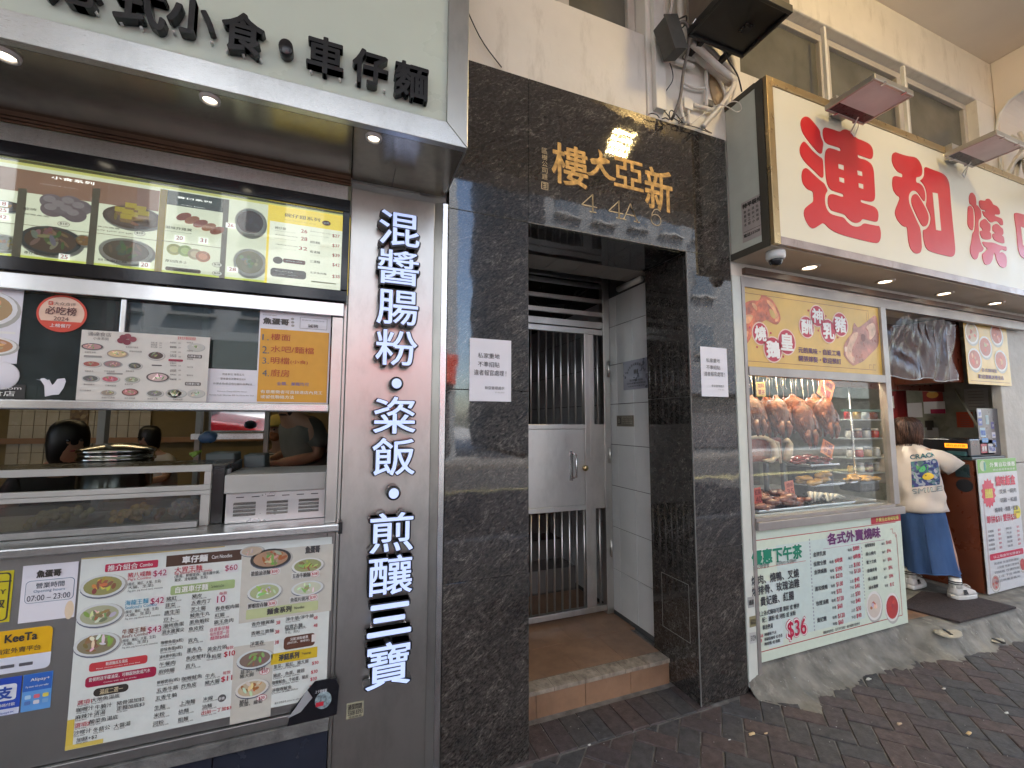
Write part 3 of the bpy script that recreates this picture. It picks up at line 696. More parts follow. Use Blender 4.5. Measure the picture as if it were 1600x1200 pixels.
obj('rusty_shutter_slot', b, mat('rusty_brown_track', (.13, .065, .035), .6, var=.35), fs_)
BLK = mat('black_acrylic_letter', (.013, .013, .015), .22, var=.1)
for ch, x0, x1, z0, z1 in (('港', -.845, -.715, 2.755, 2.885), ('式', -.683, -.553, 2.745, 2.885), ('小', -.552, -.425, 2.760, 2.885), ('食', -.408, -.286, 2.745, 2.885), ('車', -.160, -.040, 2.750, 2.885), ('仔', -.012, .112, 2.752, 2.885), ('麵', .132, .258, 2.745, 2.885)):
    b = MB(); put_text(b, ch, x0, x1, z0, z1, FY-.006, .032, .030); c_ = obj('character', b, BLK, fs_, label='black raised character %s' % ch)
    b = MB()
    for q in (x0+.015, (x0+x1)/2, x1-.012): b.tube([(q, FY+.012, z0+.008), (q, FY-.004, z0+.008)], .0045, 6)
    obj('glue_blob', b, mat('dried_silicone', (.7, .7, .68), .3), c_, kind='stuff')
b = MB(); b.lathe([(.022, -.017), (.022, .017), (.02, .019)], (-.222, FY-.008, 2.805), 20, 'y', 1, 1.3); obj('dot', b, BLK, fs_)
def downlight(x, y, z, r, label, group, lit, rim=None):
    t = thing('ceiling_light', label, 'light', (x, y, z), group)
    b = MB(); b.lathe([(r*.62, .012), (r*.64, -.002), (r*.74, -.011), (r*.95, -.009), (r, 0), (r, .004)], (x, y, z), 28); 
    b.f = b.f[:-2]; b.sm = b.sm[:-2]; obj('rim', b, rim or mat('white_downlight_rim', (.6, .57, .54), .4), t)
    b = MB(); b.lathe([(r*.70, -.002), (r*.5, -.0045), (r*.2, -.0055), (.001, -.006)], (x, y, z), 24); obj('lamp', b, mat('downlight_lamp_%g' % lit, (.8, .76, .68), .15, var=.3, vscale=80, emit=lit, ecol=(1, .88, .68)), t)
for i, (px, py) in enumerate(((8, 88), (328, 157), (584, 217))):
    p = atZ(px, py, 2.608)
    downlight(p[0], p[1], 2.615, .030 if i else .034, ('recessed round light at the left edge of the stainless soffit', 'recessed round light in the middle of the stainless soffit', 'recessed round light in the soffit above the vertical sign')[i], 'downlights in the stainless soffit', .9)
# ---- shopfront frame
sf = thing('shopfront', 'stainless framed food counter front with transom glass and open serving hatch', 'shopfront', (-1, 0, 0))
obj('header_band', bx(-5, -.013, .0, .03, 2.50, 2.584), STH, sf, bev=.002)
obj('upper_rail', bx(-5, -.013, -.03, .03, 1.992, 2.05), STP, sf, bev=.003)
obj('lower_rail', bx(-5, -.058, -.035, .03, 1.588, 1.622), STP, sf, bev=.006)
obj('right_post', bx(-.056, -.013, -.02, .03, 1.141, 1.991), STV, sf, bev=.003)
for x in (-1.45, -.755): obj('mullion', bx(x-.008, x+.008, -.02, .03, 1.623, 1.991), STP, sf, bev=.002); obj('inner_mullion', bx(x-.035, x+.035, .034, .06, 1.623, 1.991), mat('grey_aluminium', (.22, .25, .26), .4, .5), sf)
for p, q in ((-5, -1.459), (-1.441, -.764), (-.746, -.057)): obj('glass_pane', bx(p, q, .0, .006, 1.623, 1.991), GLASST, sf)
obj('counter_ledge', bx(-5, -.001, -.05, .6, 1.108, 1.1405), STH, sf, bev=.006)
obj('ledge_end_clip', bx(-.004, .012, -.045, -.02, 1.10, 1.145), BODY, sf)
LO = .0
obj('apron_panel', bx(-5, -.045, .0, .02, .432, 1.105), STL, sf, bev=.002)
obj('apron_right_post', bx(-.044, -.013, .004, .02, .40, 1.105), STL, sf, bev=.002)
obj('base_trim', bx(-5, -.013, -.012, .02, .395, .430), STL, sf, bev=.003)
obj('base_trim', bx(-5, -.013, -.020, .02, .345, .393), mat('chipped_grey_cement_trim', (.13, .13, .125), .7, var=.4, vscale=14, bump=.5), sf, bev=.003)
DT = mat('dark_blue_base_tile', (.022, .027, .042), .25, var=.15, dirt=((.10, .10, .11), 5, .72))
for p, q in ((-1.6, -1.2), (-1.2, -.80), (-.80, -.40), (-.40, -.014)): obj('base_tile', bx(p+.002, q-.002, .0, .02, .004, .343), DT, sf, bev=.001)
obj('shop_core', bx(-5, -.015, .025, .3, 0, 1.105), mat('dark_core', BLACK), sf)
# ---- lightbox menu
lb = thing('menu_lightbox', 'long menu lightbox in a black frame above the transom glass', 'menu board', (-1, -.03, 2.07))
b = MB(); b.box(-3, -.002, -.045, -.001, 2.445, 2.499).box(-3, -.002, -.045, -.001, 2.052, 2.100).box(-.030, -.002, -.045, -.001, 2.1005, 2.4445)
obj('black_frame', b, mat('gloss_black_frame', (.012, .012, .014), .12), lb, bev=.003)
obj('cover_glass', bx(-3, -.030, -.036, -.034, 2.1005, 2.4445), GLASSC, lb)
mp_ = Poster('menu_print', 'backlit snack and soup menu print inside the black framed lightbox', 'menu', (-3, -.031, 2.101, 2.444), -.012, ink((.63, .66, .52), .12), .004)
mp_.Y = -.0122
PR = mp_.prect; PT = mp_.ptext
br = ink((.23, .125, .085), .1)
def q5(x, y): return x*.25, 240+y*.25
def r5(a, b_, c, d, m_, L_=1, rnd=0): PR(*q5(a, b_), *q5(c, d), m_, L_, rnd)
def t5(s, a, b_, c, d, m_, bold=.03, L_=4): PT(s, *q5(a, b_), *q5(c, d), m_, bold, L_)
mp_.rect(-3, W(250, 300, -.012)[0], W(0, 295, -.012)[1]+.0, W(0, 259, -.012)[1], br, 1)
mp_.rect(-3, -.031, 2.101, 2.116, ink((.60, .66, .10), .1), 1)
mp_.rect(-3, -.031, 2.434, 2.444, ink((.60, .60, .18), .1), 1)
t5('小食系列', 325, 140, 590, 200, ink(WHITE, .3)); t5('Fishball & Snacks', 255, 188, 490, 225, ink(WHITE, .3), 0)
DG = ink((.055, .06, .05), .1); r5(1012, 222, 1400, 370, DG); t5('香口系列', 1110, 268, 1322, 312, ink(WHITE, .3)); t5('Crispy Snacks', 1135, 320, 1280, 345, ink(WHITE, .3))
ln = ink((.25, .22, .15), .0)
for x in (118, 582): r5(x, 215, x+4, 712, ln, 3)
r5(1004, 222, 1010, 760, ink(YEL), 3); r5(1400, 285, 1404, 790, ln, 3)
for (a, y, c, y2) in ((120, 440, 580, 500), (583, 495, 1000, 548), (1012, 545, 1398, 590), (0, 430, 118, 446)):
    x0, z0 = W(*q5(a, y), -.012); x1, _ = W(*q5(c, y2), -.012); mp_.rect(x0, x1, z0-.001, z0+.001, ln, 3)
def fd(px, py, rx, rz, **k): x, z = W(px, py, -.012); mp_.food(x, z, rx, rz, **k)
def c5(x, y): return q5(x, y)
# cell pictures
rnd = random.Random(3)
for i, (dx, dy) in enumerate(((325, 300), (330, 350), (440, 310), (430, 360), (505, 340), (470, 385), (380, 330))):
    x, z = W(*q5(dx, dy), -.012); mp_.disc(x, z, .033, .027, ink(((.20, .16, .18), (.17, .13, .15))[i % 2], .05), 2+.1*i); mp_.disc(x-.006, z+.008, .017, .012, ink((.31, .27, .29), .05), 3+.1*i)
fd(*q5(830, 400), .088, .044, rim=(.20, .13, .09), base=(.26, .17, .12))
for i, (dx, dy) in enumerate(((755, 355), (820, 330), (800, 370), (880, 350), (860, 390), (790, 400), (900, 380))):
    x, z = W(*q5(dx, dy), -.012); mp_.rect(x-.017, x+.017, z-.014, z+.012, ink((.55, .42, .04), .05), 3+.1*i, 'printed_picture'); mp_.rect(x-.017, x+.017, z-.02, z-.006, ink((.30, .17, .05), .05), 3.05+.1*i, 'printed_picture')
fd(*q5(320, 545), .083, .052, rim=(.08, .09, .09), base=(.17, .09, .05), tops=(((.45, .25, .17), 14), ((.15, .25, .07), 5), ((.5, .45, .35), 6)), seed=4)
fd(*q5(525, 545), .026, .022, rim=(.6, .6, .5), base=(.55, .28, .08), tops=(((.65, .4, .15), 6),), seed=5)
fd(*q5(790, 610), .080, .048, rim=(.62, .62, .56), base=(.20, .14, .07), tops=(((.30, .20, .10), 12), ((.15, .24, .09), 7)), seed=6)
for i in range(5):
    x, z = W(*q5(1150+i*52, 395+i*22), -.012); mp_.disc(x, z, .026, .014, ink(((.33, .10, .06), (.40, .16, .08))[i % 2], .05), 3+.1*i, a=.5)
fd(*q5(1240, 440), .001, .001)
for i, (dx, dy, c) in enumerate(((1090, 600, (.38, .38, .12)), (1160, 610, (.30, .40, .12)), (1220, 630, (.45, .38, .25)), (1270, 645, (.5, .22, .12)))):
    x, z = W(*q5(dx, dy), -.012); mp_.disc(x, z, .024, .022, ink(c, .05), 3+.1*i); mp_.disc(x, z, .015, .013, ink(tuple(min(1, v*1.5) for v in c), .05), 3.05+.1*i)
fd(*q5(1565, 430), .054, .058, rim=(.60, .60, .55), base=(.11, .05, .03), tops=(((.17, .08, .05), 6),), seed=8)
fd(*q5(1560, 680), .056, .056, rim=(.62, .62, .56), base=(.35, .33, .14), tops=(((.55, .5, .33), 10), ((.22, .35, .10), 6)), seed=9)
fd(*q5(30, 330), .05, .02, rim=(.12, .12, .12), base=(.2, .16, .13), seed=10)
fd(*q5(25, 560), .04, .03, rim=(.55, .56, .5), base=(.35, .35, .25), seed=11)
tk = ink((.09, .08, .06))
for s, a, b_, c, d in (('龍牌', 150, 335, 230, 362), ('咖喱魚蛋', 150, 372, 310, 402), ('Curry Fish Ball', 150, 425, 310, 445), ('魚肉燒賣', 612, 450, 750, 478), ('Fish Meat Siu Mai', 612, 482, 830, 500), ('車仔麵', 155, 608, 240, 636), ('撈麵皇', 245, 616, 352, 646), ('Stirred Noodles', 155, 644, 350, 668), ('豉油皇炒麵', 615, 655, 795, 688), ('Soy Sauce Fried Noodles', 615, 692, 870, 716), ('滋味炸雞翼', 1035, 450, 1200, 490), ('Deep Fried Chicken Wings', 1035, 485, 1200, 500), ('厚切西多士', 1035, 660, 1170, 692), ('Thick French Toast', 1035, 692, 1180, 706)):
    t5(s, a, b_, c, d, tk, .03 if ord(s[0]) > 255 else 0)
def price(s, a, b_, c, d, col=RED, white=True):
    if white: r5(a-12, b_-6, c+12, d+8, ink(WHITE, .15), 5)
    t5(s, a, b_, c, d, ink((.5, .01, .03)), .03, 6)
for s, a, b_, c, d in (('25', 384, 632, 426, 662), ('20', 1105, 515, 1143, 545), ('31', 1255, 530, 1290, 560), ('20', 885, 682, 927, 712), ('26', 1425, 438, 1460, 464), ('28', 1433, 712, 1475, 738), ('18', 0, 300, 42, 330), ('25', 0, 342, 45, 370), ('32', 0, 385, 45, 412)): price(s, a, b_, c, d)
for (x, y, s) in ((400, 442, '$10'), (875, 500, '$10'), (1358, 696, '$18'), (1358, 750, '$28')):
    cx, cz = W(*q5(x, y), -.012); mp_.disc(cx, cz, .017, .010, ink((.2, .18, .14)), 3); mp_.disc(cx, cz, .0155, .0088, ink((.62, .62, .52), .1), 3.3); mp_.text(s, cx-.010, cx+.010, cz-.004, cz+.005, tk, .03)
r5(1035, 705, 1255, 752, ink((.20, .12, .08)), 3, .006); t5('配煉奶或牛油果醬', 1050, 718, 1240, 738, ink(WHITE), .0)
def q6(x, y): return 400+x*.25, 240+y*.25
def r6(a, b_, c, d, m_, L_=1, rnd=0): PR(*q6(a, b_), *q6(c, d), m_, L_, rnd)
def t6(s, a, b_, c, d, m_, bold=.03, L_=4): PT(s, *q6(a, b_), *q6(c, d), m_, bold, L_)
r6(78, 318, 572, 885, ink((.66, .50, .06), .15), 1); r6(88, 420, 540, 868, ink((.66, .67, .56), .15), 2)
t6('碗仔翅系列', 180, 372, 400, 430, tk, .03); t6("Faux Shark's Fin Soup", 180, 412, 375, 445, tk, .01)
cx, cz = W(*q6(440, 436), -.012); mp_.disc(cx, cz, .017, .011, ink((.22, .06, .05)), 3); mp_.text('招牌', cx-.010, cx+.010, cz-.005, cz+.005, ink(WHITE))
for s, y, pr in (('碗仔翅', 455, '26'), ('兩溝(碗仔翅+魚肉)', 503, '28'), ('三溝(碗仔翅+魚肉+生菜)', 563, '32')):
    t6(s, 120, y, 188 if len(s) < 4 else 262, y+26, tk, .02); t6('Faux Sharks Fin Soup', 120, y+28, 250, y+42, tk, 0); t6(pr, 282 if pr != '32' else 268, y+18, 320, y+46, ink((.5, .01, .03)), .03)
for s, y, pr in (('菜翅(碗仔翅+生菜)', 484, '27'), ('翅麵', 545, '37'), ('兩溝麵', 605, '39'), ('三溝麵', 665, '42'), ('生菜魚肉麵', 737, '38')):
    t6(s, 338, y, 470 if len(s) > 5 else 440 if len(s) > 4 else 400, y+24, tk, .02); t6('Faux Sharks Fin Noodles', 338, y+28, 455, y+42, tk, 0); t6('$'+pr, 478, y+20, 522, y+48, ink((.5, .01, .03)), .03)
r6(170, 655, 308, 698, ink((.22, .07, .06)), 3, .006); t6('加味菜脯粒', 185, 666, 290, 686, ink(WHITE), 0)
cx, cz = W(*q6(137, 668), -.012); mp_.disc(cx, cz, .018, .015, ink((.10, .05, .03)), 4)
r6(92, 712, 312, 790, ink((.13, .11, .10)), 3, .012); t6('另配凍飲優惠', 120, 728, 230, 748, ink(WHITE), 0); t6('(熱奶茶、凍檸茶)', 110, 750, 260, 770, ink(WHITE), 0)
t6('圖片只供參考 photos are for reference only', 250, 810, 500, 838, tk, 0); r6(345, 795, 500, 820, ink((.5, .5, .3)), 3)
for k in range(6): x0, z0 = W(*q6(540, 700+k*30), -.012); mp_.rect(x0, x0+.006, z0-.002, z0+.001, ink((.7, .5, .15)), 3)
mp_.done()
# ---- sheets behind and on the transom glass
PY = -.004
pp = Poster('photo_menu_sheet', 'white laminated sheet with bowl photos at the left end of the transom glass', 'poster', (-1.42, -1.035, 1.742, 2.003), PY, PAP)
pp.food(-1.13, 1.925, .085, .062, rim=(.75, .76, .78), base=(.40, .27, .13), tops=(((.55, .36, .18), 16), ((.3, .4, .15), 6), ((.6, .5, .4), 7)), seed=21)
pp.food(-1.10, 1.80, .062, .030, rim=(.75, .75, .72), base=(.45, .22, .10), tops=(((.6, .35, .15), 8), ((.6, .5, .3), 4)), seed=22); pp.rect(-1.42, -1.045, 1.842, 1.850, ink(WHITE), 2); pp.done()
pp = Poster('round_sticker', 'round red rimmed award sticker reading 2024 on the transom glass', 'sticker', (-.945, -.945, 1.93, 1.93), PY, None)
cx, cz = W(97, 490, PY); pp.disc(cx, cz, .068, .066, ink((.62, .06, .03)), 0, 'sheet', 40); pp.disc(cx, cz, .061, .059, ink((.75, .52, .40)), 1, 'printed_area', 40)
P = [(cx+.0655*math.cos(R2(a)), cz+.0635*math.sin(R2(a))) for a in np.linspace(206, 334, 16)]
mb = pp.L(ink((.62, .06, .03)), 'printed_area'); mb.add([(p[0], pp.y(1.5), p[1]) for p in P], [tuple(range(16))])
pp.text('大众点评', cx-.022, cx+.036, cz+.028, cz+.040, ink((.1, .05, .05)), .0); pp.rect(cx-.038, cx-.025, cz+.027, cz+.041, ink((.6, .08, .04)), 2, 'printed_area', .003); pp.text('犬', cx-.036, cx-.027, cz+.029, cz+.039, ink((.75, .6, .5)), 0)
pp.text('必吃榜', cx-.044, cx+.040, cz-.006, cz+.024, ink((.12, .04, .04)), .02); pp.text('2024', cx-.020, cx+.020, cz-.026, cz-.012, ink((.12, .04, .04)), .0); pp.text('上榜餐厅', cx-.028, cx+.028, cz-.050, cz-.037, ink(WHITE), .02)
pp.line('✓', cx-.05, cz-.004, .02, ink((.6, .05, .05))) if False else None
pp.done()
b = MB(); P = [W(0+a*.1875, 460+c*.1875, PY) for a, c in ((300, 705), (330, 715), (345, 700), (370, 698), (400, 715), (410, 708), (435, 755), (450, 745), (480, 705), (540, 698), (550, 725), (530, 780), (490, 835), (440, 838), (375, 852), (370, 760), (340, 715))]
b.prism(P, PY-.001, PY); tag(obj('torn_paper', b, PAP), 'torn white scrap of paper left on the transom glass', 'paper')
pp = Poster('black_notice', 'black label with white characters below the photo sheet, left edge', 'notice', (-1.35, -1.006, 1.625, 1.672), PY, ink((.02, .02, .02)))
pp.text('魚蛋哥·通達食店', -1.25, -1.03, 1.632, 1.650, ink(WHITE)); pp.text('www.foodball.com', -1.22, -1.015, 1.655, 1.665, ink(WHITE), 0); pp.done()
b = MB(); b.lathe([(.001, .003), (.045, .002), (.047, 0), (.001, 0)], (-1.07, PY, 1.70), 20, 'y'); tag(obj('round_dish_sticker', b, PAP), 'pale round sticker half hidden below the photo sheet', 'sticker')
MY = -.024
mm = Poster('menu_sheet', 'wide cream photo menu sheet on the transom glass', 'menu', RR(128, 515, 322, 628, MY), MY, ink((.64, .62, .57)))
U = lambda u: -.871+.371*u/300
V = lambda v: 1.882-.258*v/225*1.0
sx = lambda x: (x*.1875-130)/ (323-130)*.371-.871 if x < 5000 else 0
def sm(x, y): return W(x*.1875, 460+y*.1875, MY)
for i, (x, y, rx, rz, rim, base) in enumerate(((770, 435, .030, .012, (.06, .06, .07), (.45, .25, .25)), (980, 495, .030, .014, (.35, .28, .24), (.6, .45, .25)), (765, 580, .026, .011, (.6, .58, .55), (.35, .10, .08)), (940, 580, .026, .012, (.25, .25, .25), (.35, .2, .2)), (1125, 595, .021, .013, (.5, .5, .48), (.10, .10, .09)), (755, 700, .024, .012, (.5, .5, .48), (.13, .13, .12)), (920, 705, .026, .012, (.55, .55, .52), (.45, .12, .15)), (1100, 710, .022, .012, (.55, .55, .5), (.30, .32, .25)), (1300, 510, .026, .016, (.6, .58, .55), (.09, .06, .05)), (1315, 690, .034, .017, (.10, .08, .08), (.60, .45, .42)), (900, 820, .022, .011, (.5, .5, .48), (.3, .25, .2)), (1085, 815, .024, .013, (.15, .06, .05), (.45, .2, .18)), (1290, 825, .026, .013, (.55, .55, .52), (.2, .2, .18)), (1470, 825, .030, .015, (.5, .52, .5), (.5, .5, .46)))):
    cx, cz = sm(x, y); mm.food(cx, cz, rx, rz, rim=rim, base=base, tops=((tuple(min(1, c*1.5+.05) for c in base), 7), ((.25, .3, .15), 3)), seed=40+i)
for i, (x, y) in enumerate(((1010, 385), (1065, 350), (1060, 400), (1110, 375), (1030, 360))): cx, cz = sm(x, y); mm.disc(cx, cz, .011, .010, ink(((.20, .03, .05), (.27, .06, .08))[i % 2]), 3+.1*i)
gk = ink((.16, .14, .13)); cx, cz = sm(735, 345); mm.text('通達食店', cx, cx+.065, cz, cz+.015, gk, 0); mm.text('小食系列', cx+.015, cx+.058, cz-.013, cz-.003, gk, 0)
rq = random.Random(5); pool = '魚蛋牛丸燒賣炸雞翼豬紅蘿蔔雲吞麵河粉湯菜腸仔多士奶茶檸檬咖啡飯'
for k in range(9):
    for (xx, wd) in ((1260, 95), (1420, 95)):
        cx, cz = sm(xx, 400+k*18 if xx == 1260 else 400+k*38)
        if xx == 1260 and k > 2: continue
        s = ''.join(rq.choice(pool) for _ in range(4)); mm.text(s, cx, cx+.019, cz-.004, cz+.002, gk, 0); mm.text('$%d' % rq.randint(10, 48), cx+.026, cx+.033, cz-.004, cz+.001, gk, 0)
for x, y, n in ((740, 640, 4), (900, 640, 5), (1080, 640, 4), (730, 750, 5), (910, 760, 5), (1070, 750, 4), (700, 800, 5), (880, 860, 6), (1070, 865, 5), (1260, 870, 5), (1470, 875, 5), (740, 482, 5), (1080, 440, 6), (1110, 475, 6)):
    cx, cz = sm(x, y); s = ''.join(rq.choice(pool) for _ in range(n)); mm.text(s, cx-.010, cx-.010+.006*n, cz-.003, cz+.003, gk, 0)
for x0, y0, x1, y1, c in ((700, 505, 850, 530, (.3, .29, .27)), (890, 652, 1025, 670, (.3, .29, .27)), (1405, 538, 1525, 562, (.40, .04, .08)), (1265, 585, 1350, 598, (.12, .1, .1))):
    a = sm(x0, y0); c_ = sm(x1, y1); mm.rect(a[0], c_[0], c_[1], a[1], ink(c), 2, 'printed_area', .003)
def sm2(x, y): return W(250+x*.1875, 460+y*.1875, MY)
for k in range(10): cx, cz = sm2(85 if k % 2 else 225, 400+k*34); s = ''.join(rq.choice(pool) for _ in range(4)); mm.text(s, cx, cx+.020, cz-.004, cz+.002, gk, 0)
for x, y in ((300, 440), (120, 825), (300, 825)): cx, cz = sm2(x, y); mm.food(cx, cz, .027, .015, rim=(.5, .5, .48), base=(.5, .5, .45), tops=(((.6, .58, .5), 6), ((.25, .3, .15), 3)), seed=x+y)
for x0, y0, x1, y1 in ((230, 500, 350, 535), (210, 730, 340, 762)): a = sm2(x0, y0); c_ = sm2(x1, y1); mm.rect(a[0], c_[0], c_[1], a[1], ink((.12, .10, .09)), 2, 'printed_area', .003); mm.text('招牌車仔麵', a[0]+.003, c_[0]-.004, c_[1]+.002, a[1]-.002, ink(WHITE), 0)
a = sm2(150, 350); c_ = sm2(300, 385); mm.text('堂食及外賣自取優惠', a[0], c_[0], c_[1], a[1], ink(RED), .0); mm.done()
nn = Poster('notice', 'plain white notice with three short lines between the cream menu sheet and orange job poster', 'notice', (-.497, -.316, 1.624, 1.752), PY-.001, PAP)
for s, y, w_ in (('現金茶位 港幣五元', 664, (520, 705)), ('堂食最低消費每位$20', 702, (505, 715)), ('外帶食物/飲品每位額外收費$25', 742, (445, 770))): a = W(250+w_[0]*.1875, 460+(y+9)*.1875, PY); c_ = W(250+w_[1]*.1875, 460+(y-9)*.1875, PY); nn.text(s, a[0], c_[0], a[1], a[1]+.0085, gk, 0)
for s, y, w_ in (('Minimum Charge $20 Per Person', 808, (480, 725)), ('Outside Food / Beverage $25 Per Person Per Time', 838, (410, 785))): a = W(250+w_[0]*.1875, 460+(y+5)*.1875, PY); c_ = W(250+w_[1]*.1875, 460+y*.1875, PY); nn.text(s, a[0], c_[0], a[1], a[1]+.005, gk, 0)
nn.done()
jj = Poster('job_poster', 'orange and white job advert listing four numbered posts, right end of transom glass', 'poster', (-.325, -.062, 1.624, 1.995), PY-.003, PAP)
jj.rect(-.320, -.067, 1.628, 1.922, ink((.66, .33, .03)), 1)
def J(x, y): return W(250+x*.1875, 460+y*.1875, PY-.003)
def jt(s, a, b_, c, d, m_, bold=0): p = J(a, b_); q = J(c, d); jj.text(s, p[0], q[0], q[1], p[1], m_, bold)
jt('魚蛋哥', 860, 190, 1075, 262, ink(DARK), .06); jt('Fishball Gor', 862, 165, 975, 182, ink(DARK)); jt('旺角店 油麻地店', 1185, 210, 1370, 232, gk); jt('誠聘', 1235, 248, 1318, 282, ink(DARK), .02)
a = J(1170, 190); c_ = J(1390, 298)
for z in (a[1], c_[1]): jj.rect(a[0], c_[0], z-.0006, z+.0006, gk, 2)
for x in (a[0], c_[0]): jj.rect(x-.0006, x+.0006, c_[1], a[1], gk, 2)
for k in range(3): x, z = J(1105+k, 205+k*28); jj.disc(x, z, .006, .005, ink((.35, .34, .33)), 2)
rd = ink((.42, .06, .02)); kk = ink((.10, .12, .14))
for n_, s, y0, y1, xe in (('1.', '樓面', 325, 390, 1088), ('2.', '水吧/麵檔', 425, 500, 1282), ('3.', '明檔', 520, 585, 1078), ('4.', '廚房', 622, 690, 1078)): jt(n_, 855, y0+6, 908, y1-6, kk); jt(s, 925, y0, xe, y1, rd, .0)
jt('(小食)', 1088, 545, 1232, 590, rd); jt('全職、兼職均可', 975, 728, 1240, 765, ink((.08, .10, .35)), .0)
jt('有意應徵者可直接進店內見工', 840, 795, 1352, 835, ink((.75, .74, .66)), .03); jt('或留低聯絡方法', 840, 838, 1115, 872, ink((.75, .74, .66)), .03); jj.done()
# ---- stickers on the apron
SY = -.0015
yk = Poster('yellow_sticker', 'yellow takeaway sticker with black outline at the left edge of the apron', 'sticker', (-1.16, -.99, .90, 1.062), SY, ink((.60, .52, .02)), .001)
yk.rect(-1.155, -.995, .905, 1.057, ink(DARK), 1, 'printed_area', .012); yk.rect(-1.151, -.999, .909, 1.053, ink((.60, .52, .02)), 2, 'printed_area', .01)
yk.text('TAKEAWAY', -1.14, -1.003, .99, 1.005, ink(DARK), .03); yk.text('外賣自取', -1.13, -1.003, .945, .975, ink(DARK), .03); yk.rect(-1.15, -.993, 1.027, 1.031, ink(DARK), 3); yk.done()
ok = Poster('hours_card', 'white opening hours card reading 07:00 – 23:00 on the stainless apron', 'sign', (-.968, -.826, .890, 1.072), SY-.001, PAP, .001)
ok.text('魚蛋哥', -.932, -.868, 1.03, 1.055, ink(DARK), .06)
ok.rect(-.957, -.832, .95, 1.022, ink((.10, .2, .33)), 1, 'printed_area', .012); ok.rect(-.9555, -.8335, .9515, 1.0205, ink((.70, .71, .76)), 2, 'printed_area', .011)
ok.text('營業時間', -.930, -.858, .996, 1.014, ink((.05, .07, .1)), .01); ok.text('Opening hours', -.935, -.855, .981, .992, ink((.1, .2, .33)), .0); ok.text('07:00 – 23:00', -.950, -.840, .957, .975, ink((.08, .09, .12)), .01)
ok.disc(-.84, .915, .012, .03, ink((.75, .62, .45)), 1); ok.done()
ke = Poster('delivery_sticker', 'yellow and white delivery platform sticker with black lettering on the apron', 'sticker', (-1.0, -1.0, .8, .8), SY, None)
ke.rect(-1.03, -.878, .738, .872, ink((.68, .72, .82)), 0, 'sheet', .016); ke.rect(-1.03, -.878, .79, .872, ink((.75, .43, .01)), 1, 'printed_area', .016); ke.rect(-1.03, -.878, .788, .81, ink((.75, .43, .01)), 1.2)
ke.text('KeeTa', -.995, -.915, .834, .860, ink(DARK), .05); ke.text('指定外賣平台', -1.015, -.905, .800, .817, ink(DARK), .02)
for x in (-1.0, -.955): ke.rect(x, x+.034, .755, .765, ink((.1, .1, .12)), 2, 'printed_area', .002)
ke.done()
al = Poster('payment_sticker', 'dark blue payment sticker with white square logo, left of the light blue one', 'sticker', (-1.05, -.945, .61, .725), SY, ink((.02, .07, .45)), .001)
al.rect(-1.01, -.955, .655, .705, ink((.72, .76, .85)), 1, 'printed_area', .008); al.text('支', -1.002, -.963, .66, .70, ink((.02, .07, .35)), .05); al.text('支付寶掃碼付款', -1.03, -.955, .638, .648, ink(WHITE)); al.rect(-1.05, -.945, .611, .63, ink((.6, .65, .8)), 1); al.text('Alipay  AlipayHK', -1.03, -.955, .615, .622, ink((.02, .1, .4))); al.done()
a2 = Poster('payment_sticker', 'light blue travel payment sticker right of the dark blue one', 'sticker', (-.941, -.868, .610, .725), SY, ink((.12, .33, .70)), .001)
a2.rect(-.940, -.869, .672, .7245, ink((.03, .13, .50)), 1); a2.text('Alipay+', -.922, -.874, .700, .712, ink(WHITE), .03); a2.text('Pay easier with your wallet', -.932, -.876, .682, .690, ink(WHITE))
for k, c in enumerate(((.4, .6, .8), (.7, .15, .2), (.7, .6, .1), (.1, .2, .5), (.7, .7, .75), (.2, .4, .7))): a2.rect(-.933+.022*(k % 3), -.918+.022*(k % 3), .648-.018*(k//3), .660-.018*(k//3), ink(c), 2, 'printed_area', .003)
a2.done()
# ---- big menu on the apron
bm = Poster('apron_menu', 'large pale green white noodle menu with bowl photos on the stainless apron', 'menu', (-.819, -.026, .465, 1.082), -.004, ink((.68, .73, .70)), .003)
bm.rect(-.819, -.80, .466, .56, ink((.66, .50, .08)), 1); bm.rect(-.819, -.72, .466, .480, ink((.66, .52, .12)), 1.2); bm.rect(-.819, -.4, 1.078, 1.082, ink((.6, .5, .2)), 1)
def Q7(x, y): return W(x*.3, 840+y*.3, -.004)
def Q8(x, y): return W(250+x*.3, 840+y*.3, -.004)
def bt(Q, s, a, b_, c, d, m_, bold=.02, L_=5): p = Q(a, b_); q = Q(c, d); bm.text(s, p[0], q[0], q[1], p[1], m_, bold, L_)
def brc(Q, a, b_, c, d, m_, L_=1, rnd=0): p = Q(a, b_); q = Q(c, d); bm.rect(p[0], q[0], q[1], p[1], m_, L_, 'printed_area', rnd)
def level(Q, s, x, y, h, m_, bold=.02, wid=None, L_=5):      # text whose left-centre sits at pixel x,y ; height in metres
    p = Q(x, y); n = sum(1.0 if ord(ch) > 255 else .52 for ch in s); bm.text(s, p[0], p[0]+(wid or n*h*1.05), p[1]-h/2, p[1]+h/2, m_, bold, L_)
tk2 = ink((.07, .07, .07)); rd2 = ink((.50, .03, .06)); mg = ink((.38, .02, .08))
p = Q7(548, 160); bm.rect(p[0], p[0]+.150, p[1]-.013, p[1]+.013, ink((.50, .03, .08)), 1, 'printed_area', .004); bm.text('推介組合', p[0]+.008, p[0]+.092, p[1]-.010, p[1]+.010, ink(WHITE), .03); bm.text('Combo', p[0]+.098, p[0]+.135, p[1]-.006, p[1]+.006, ink(WHITE), .02)
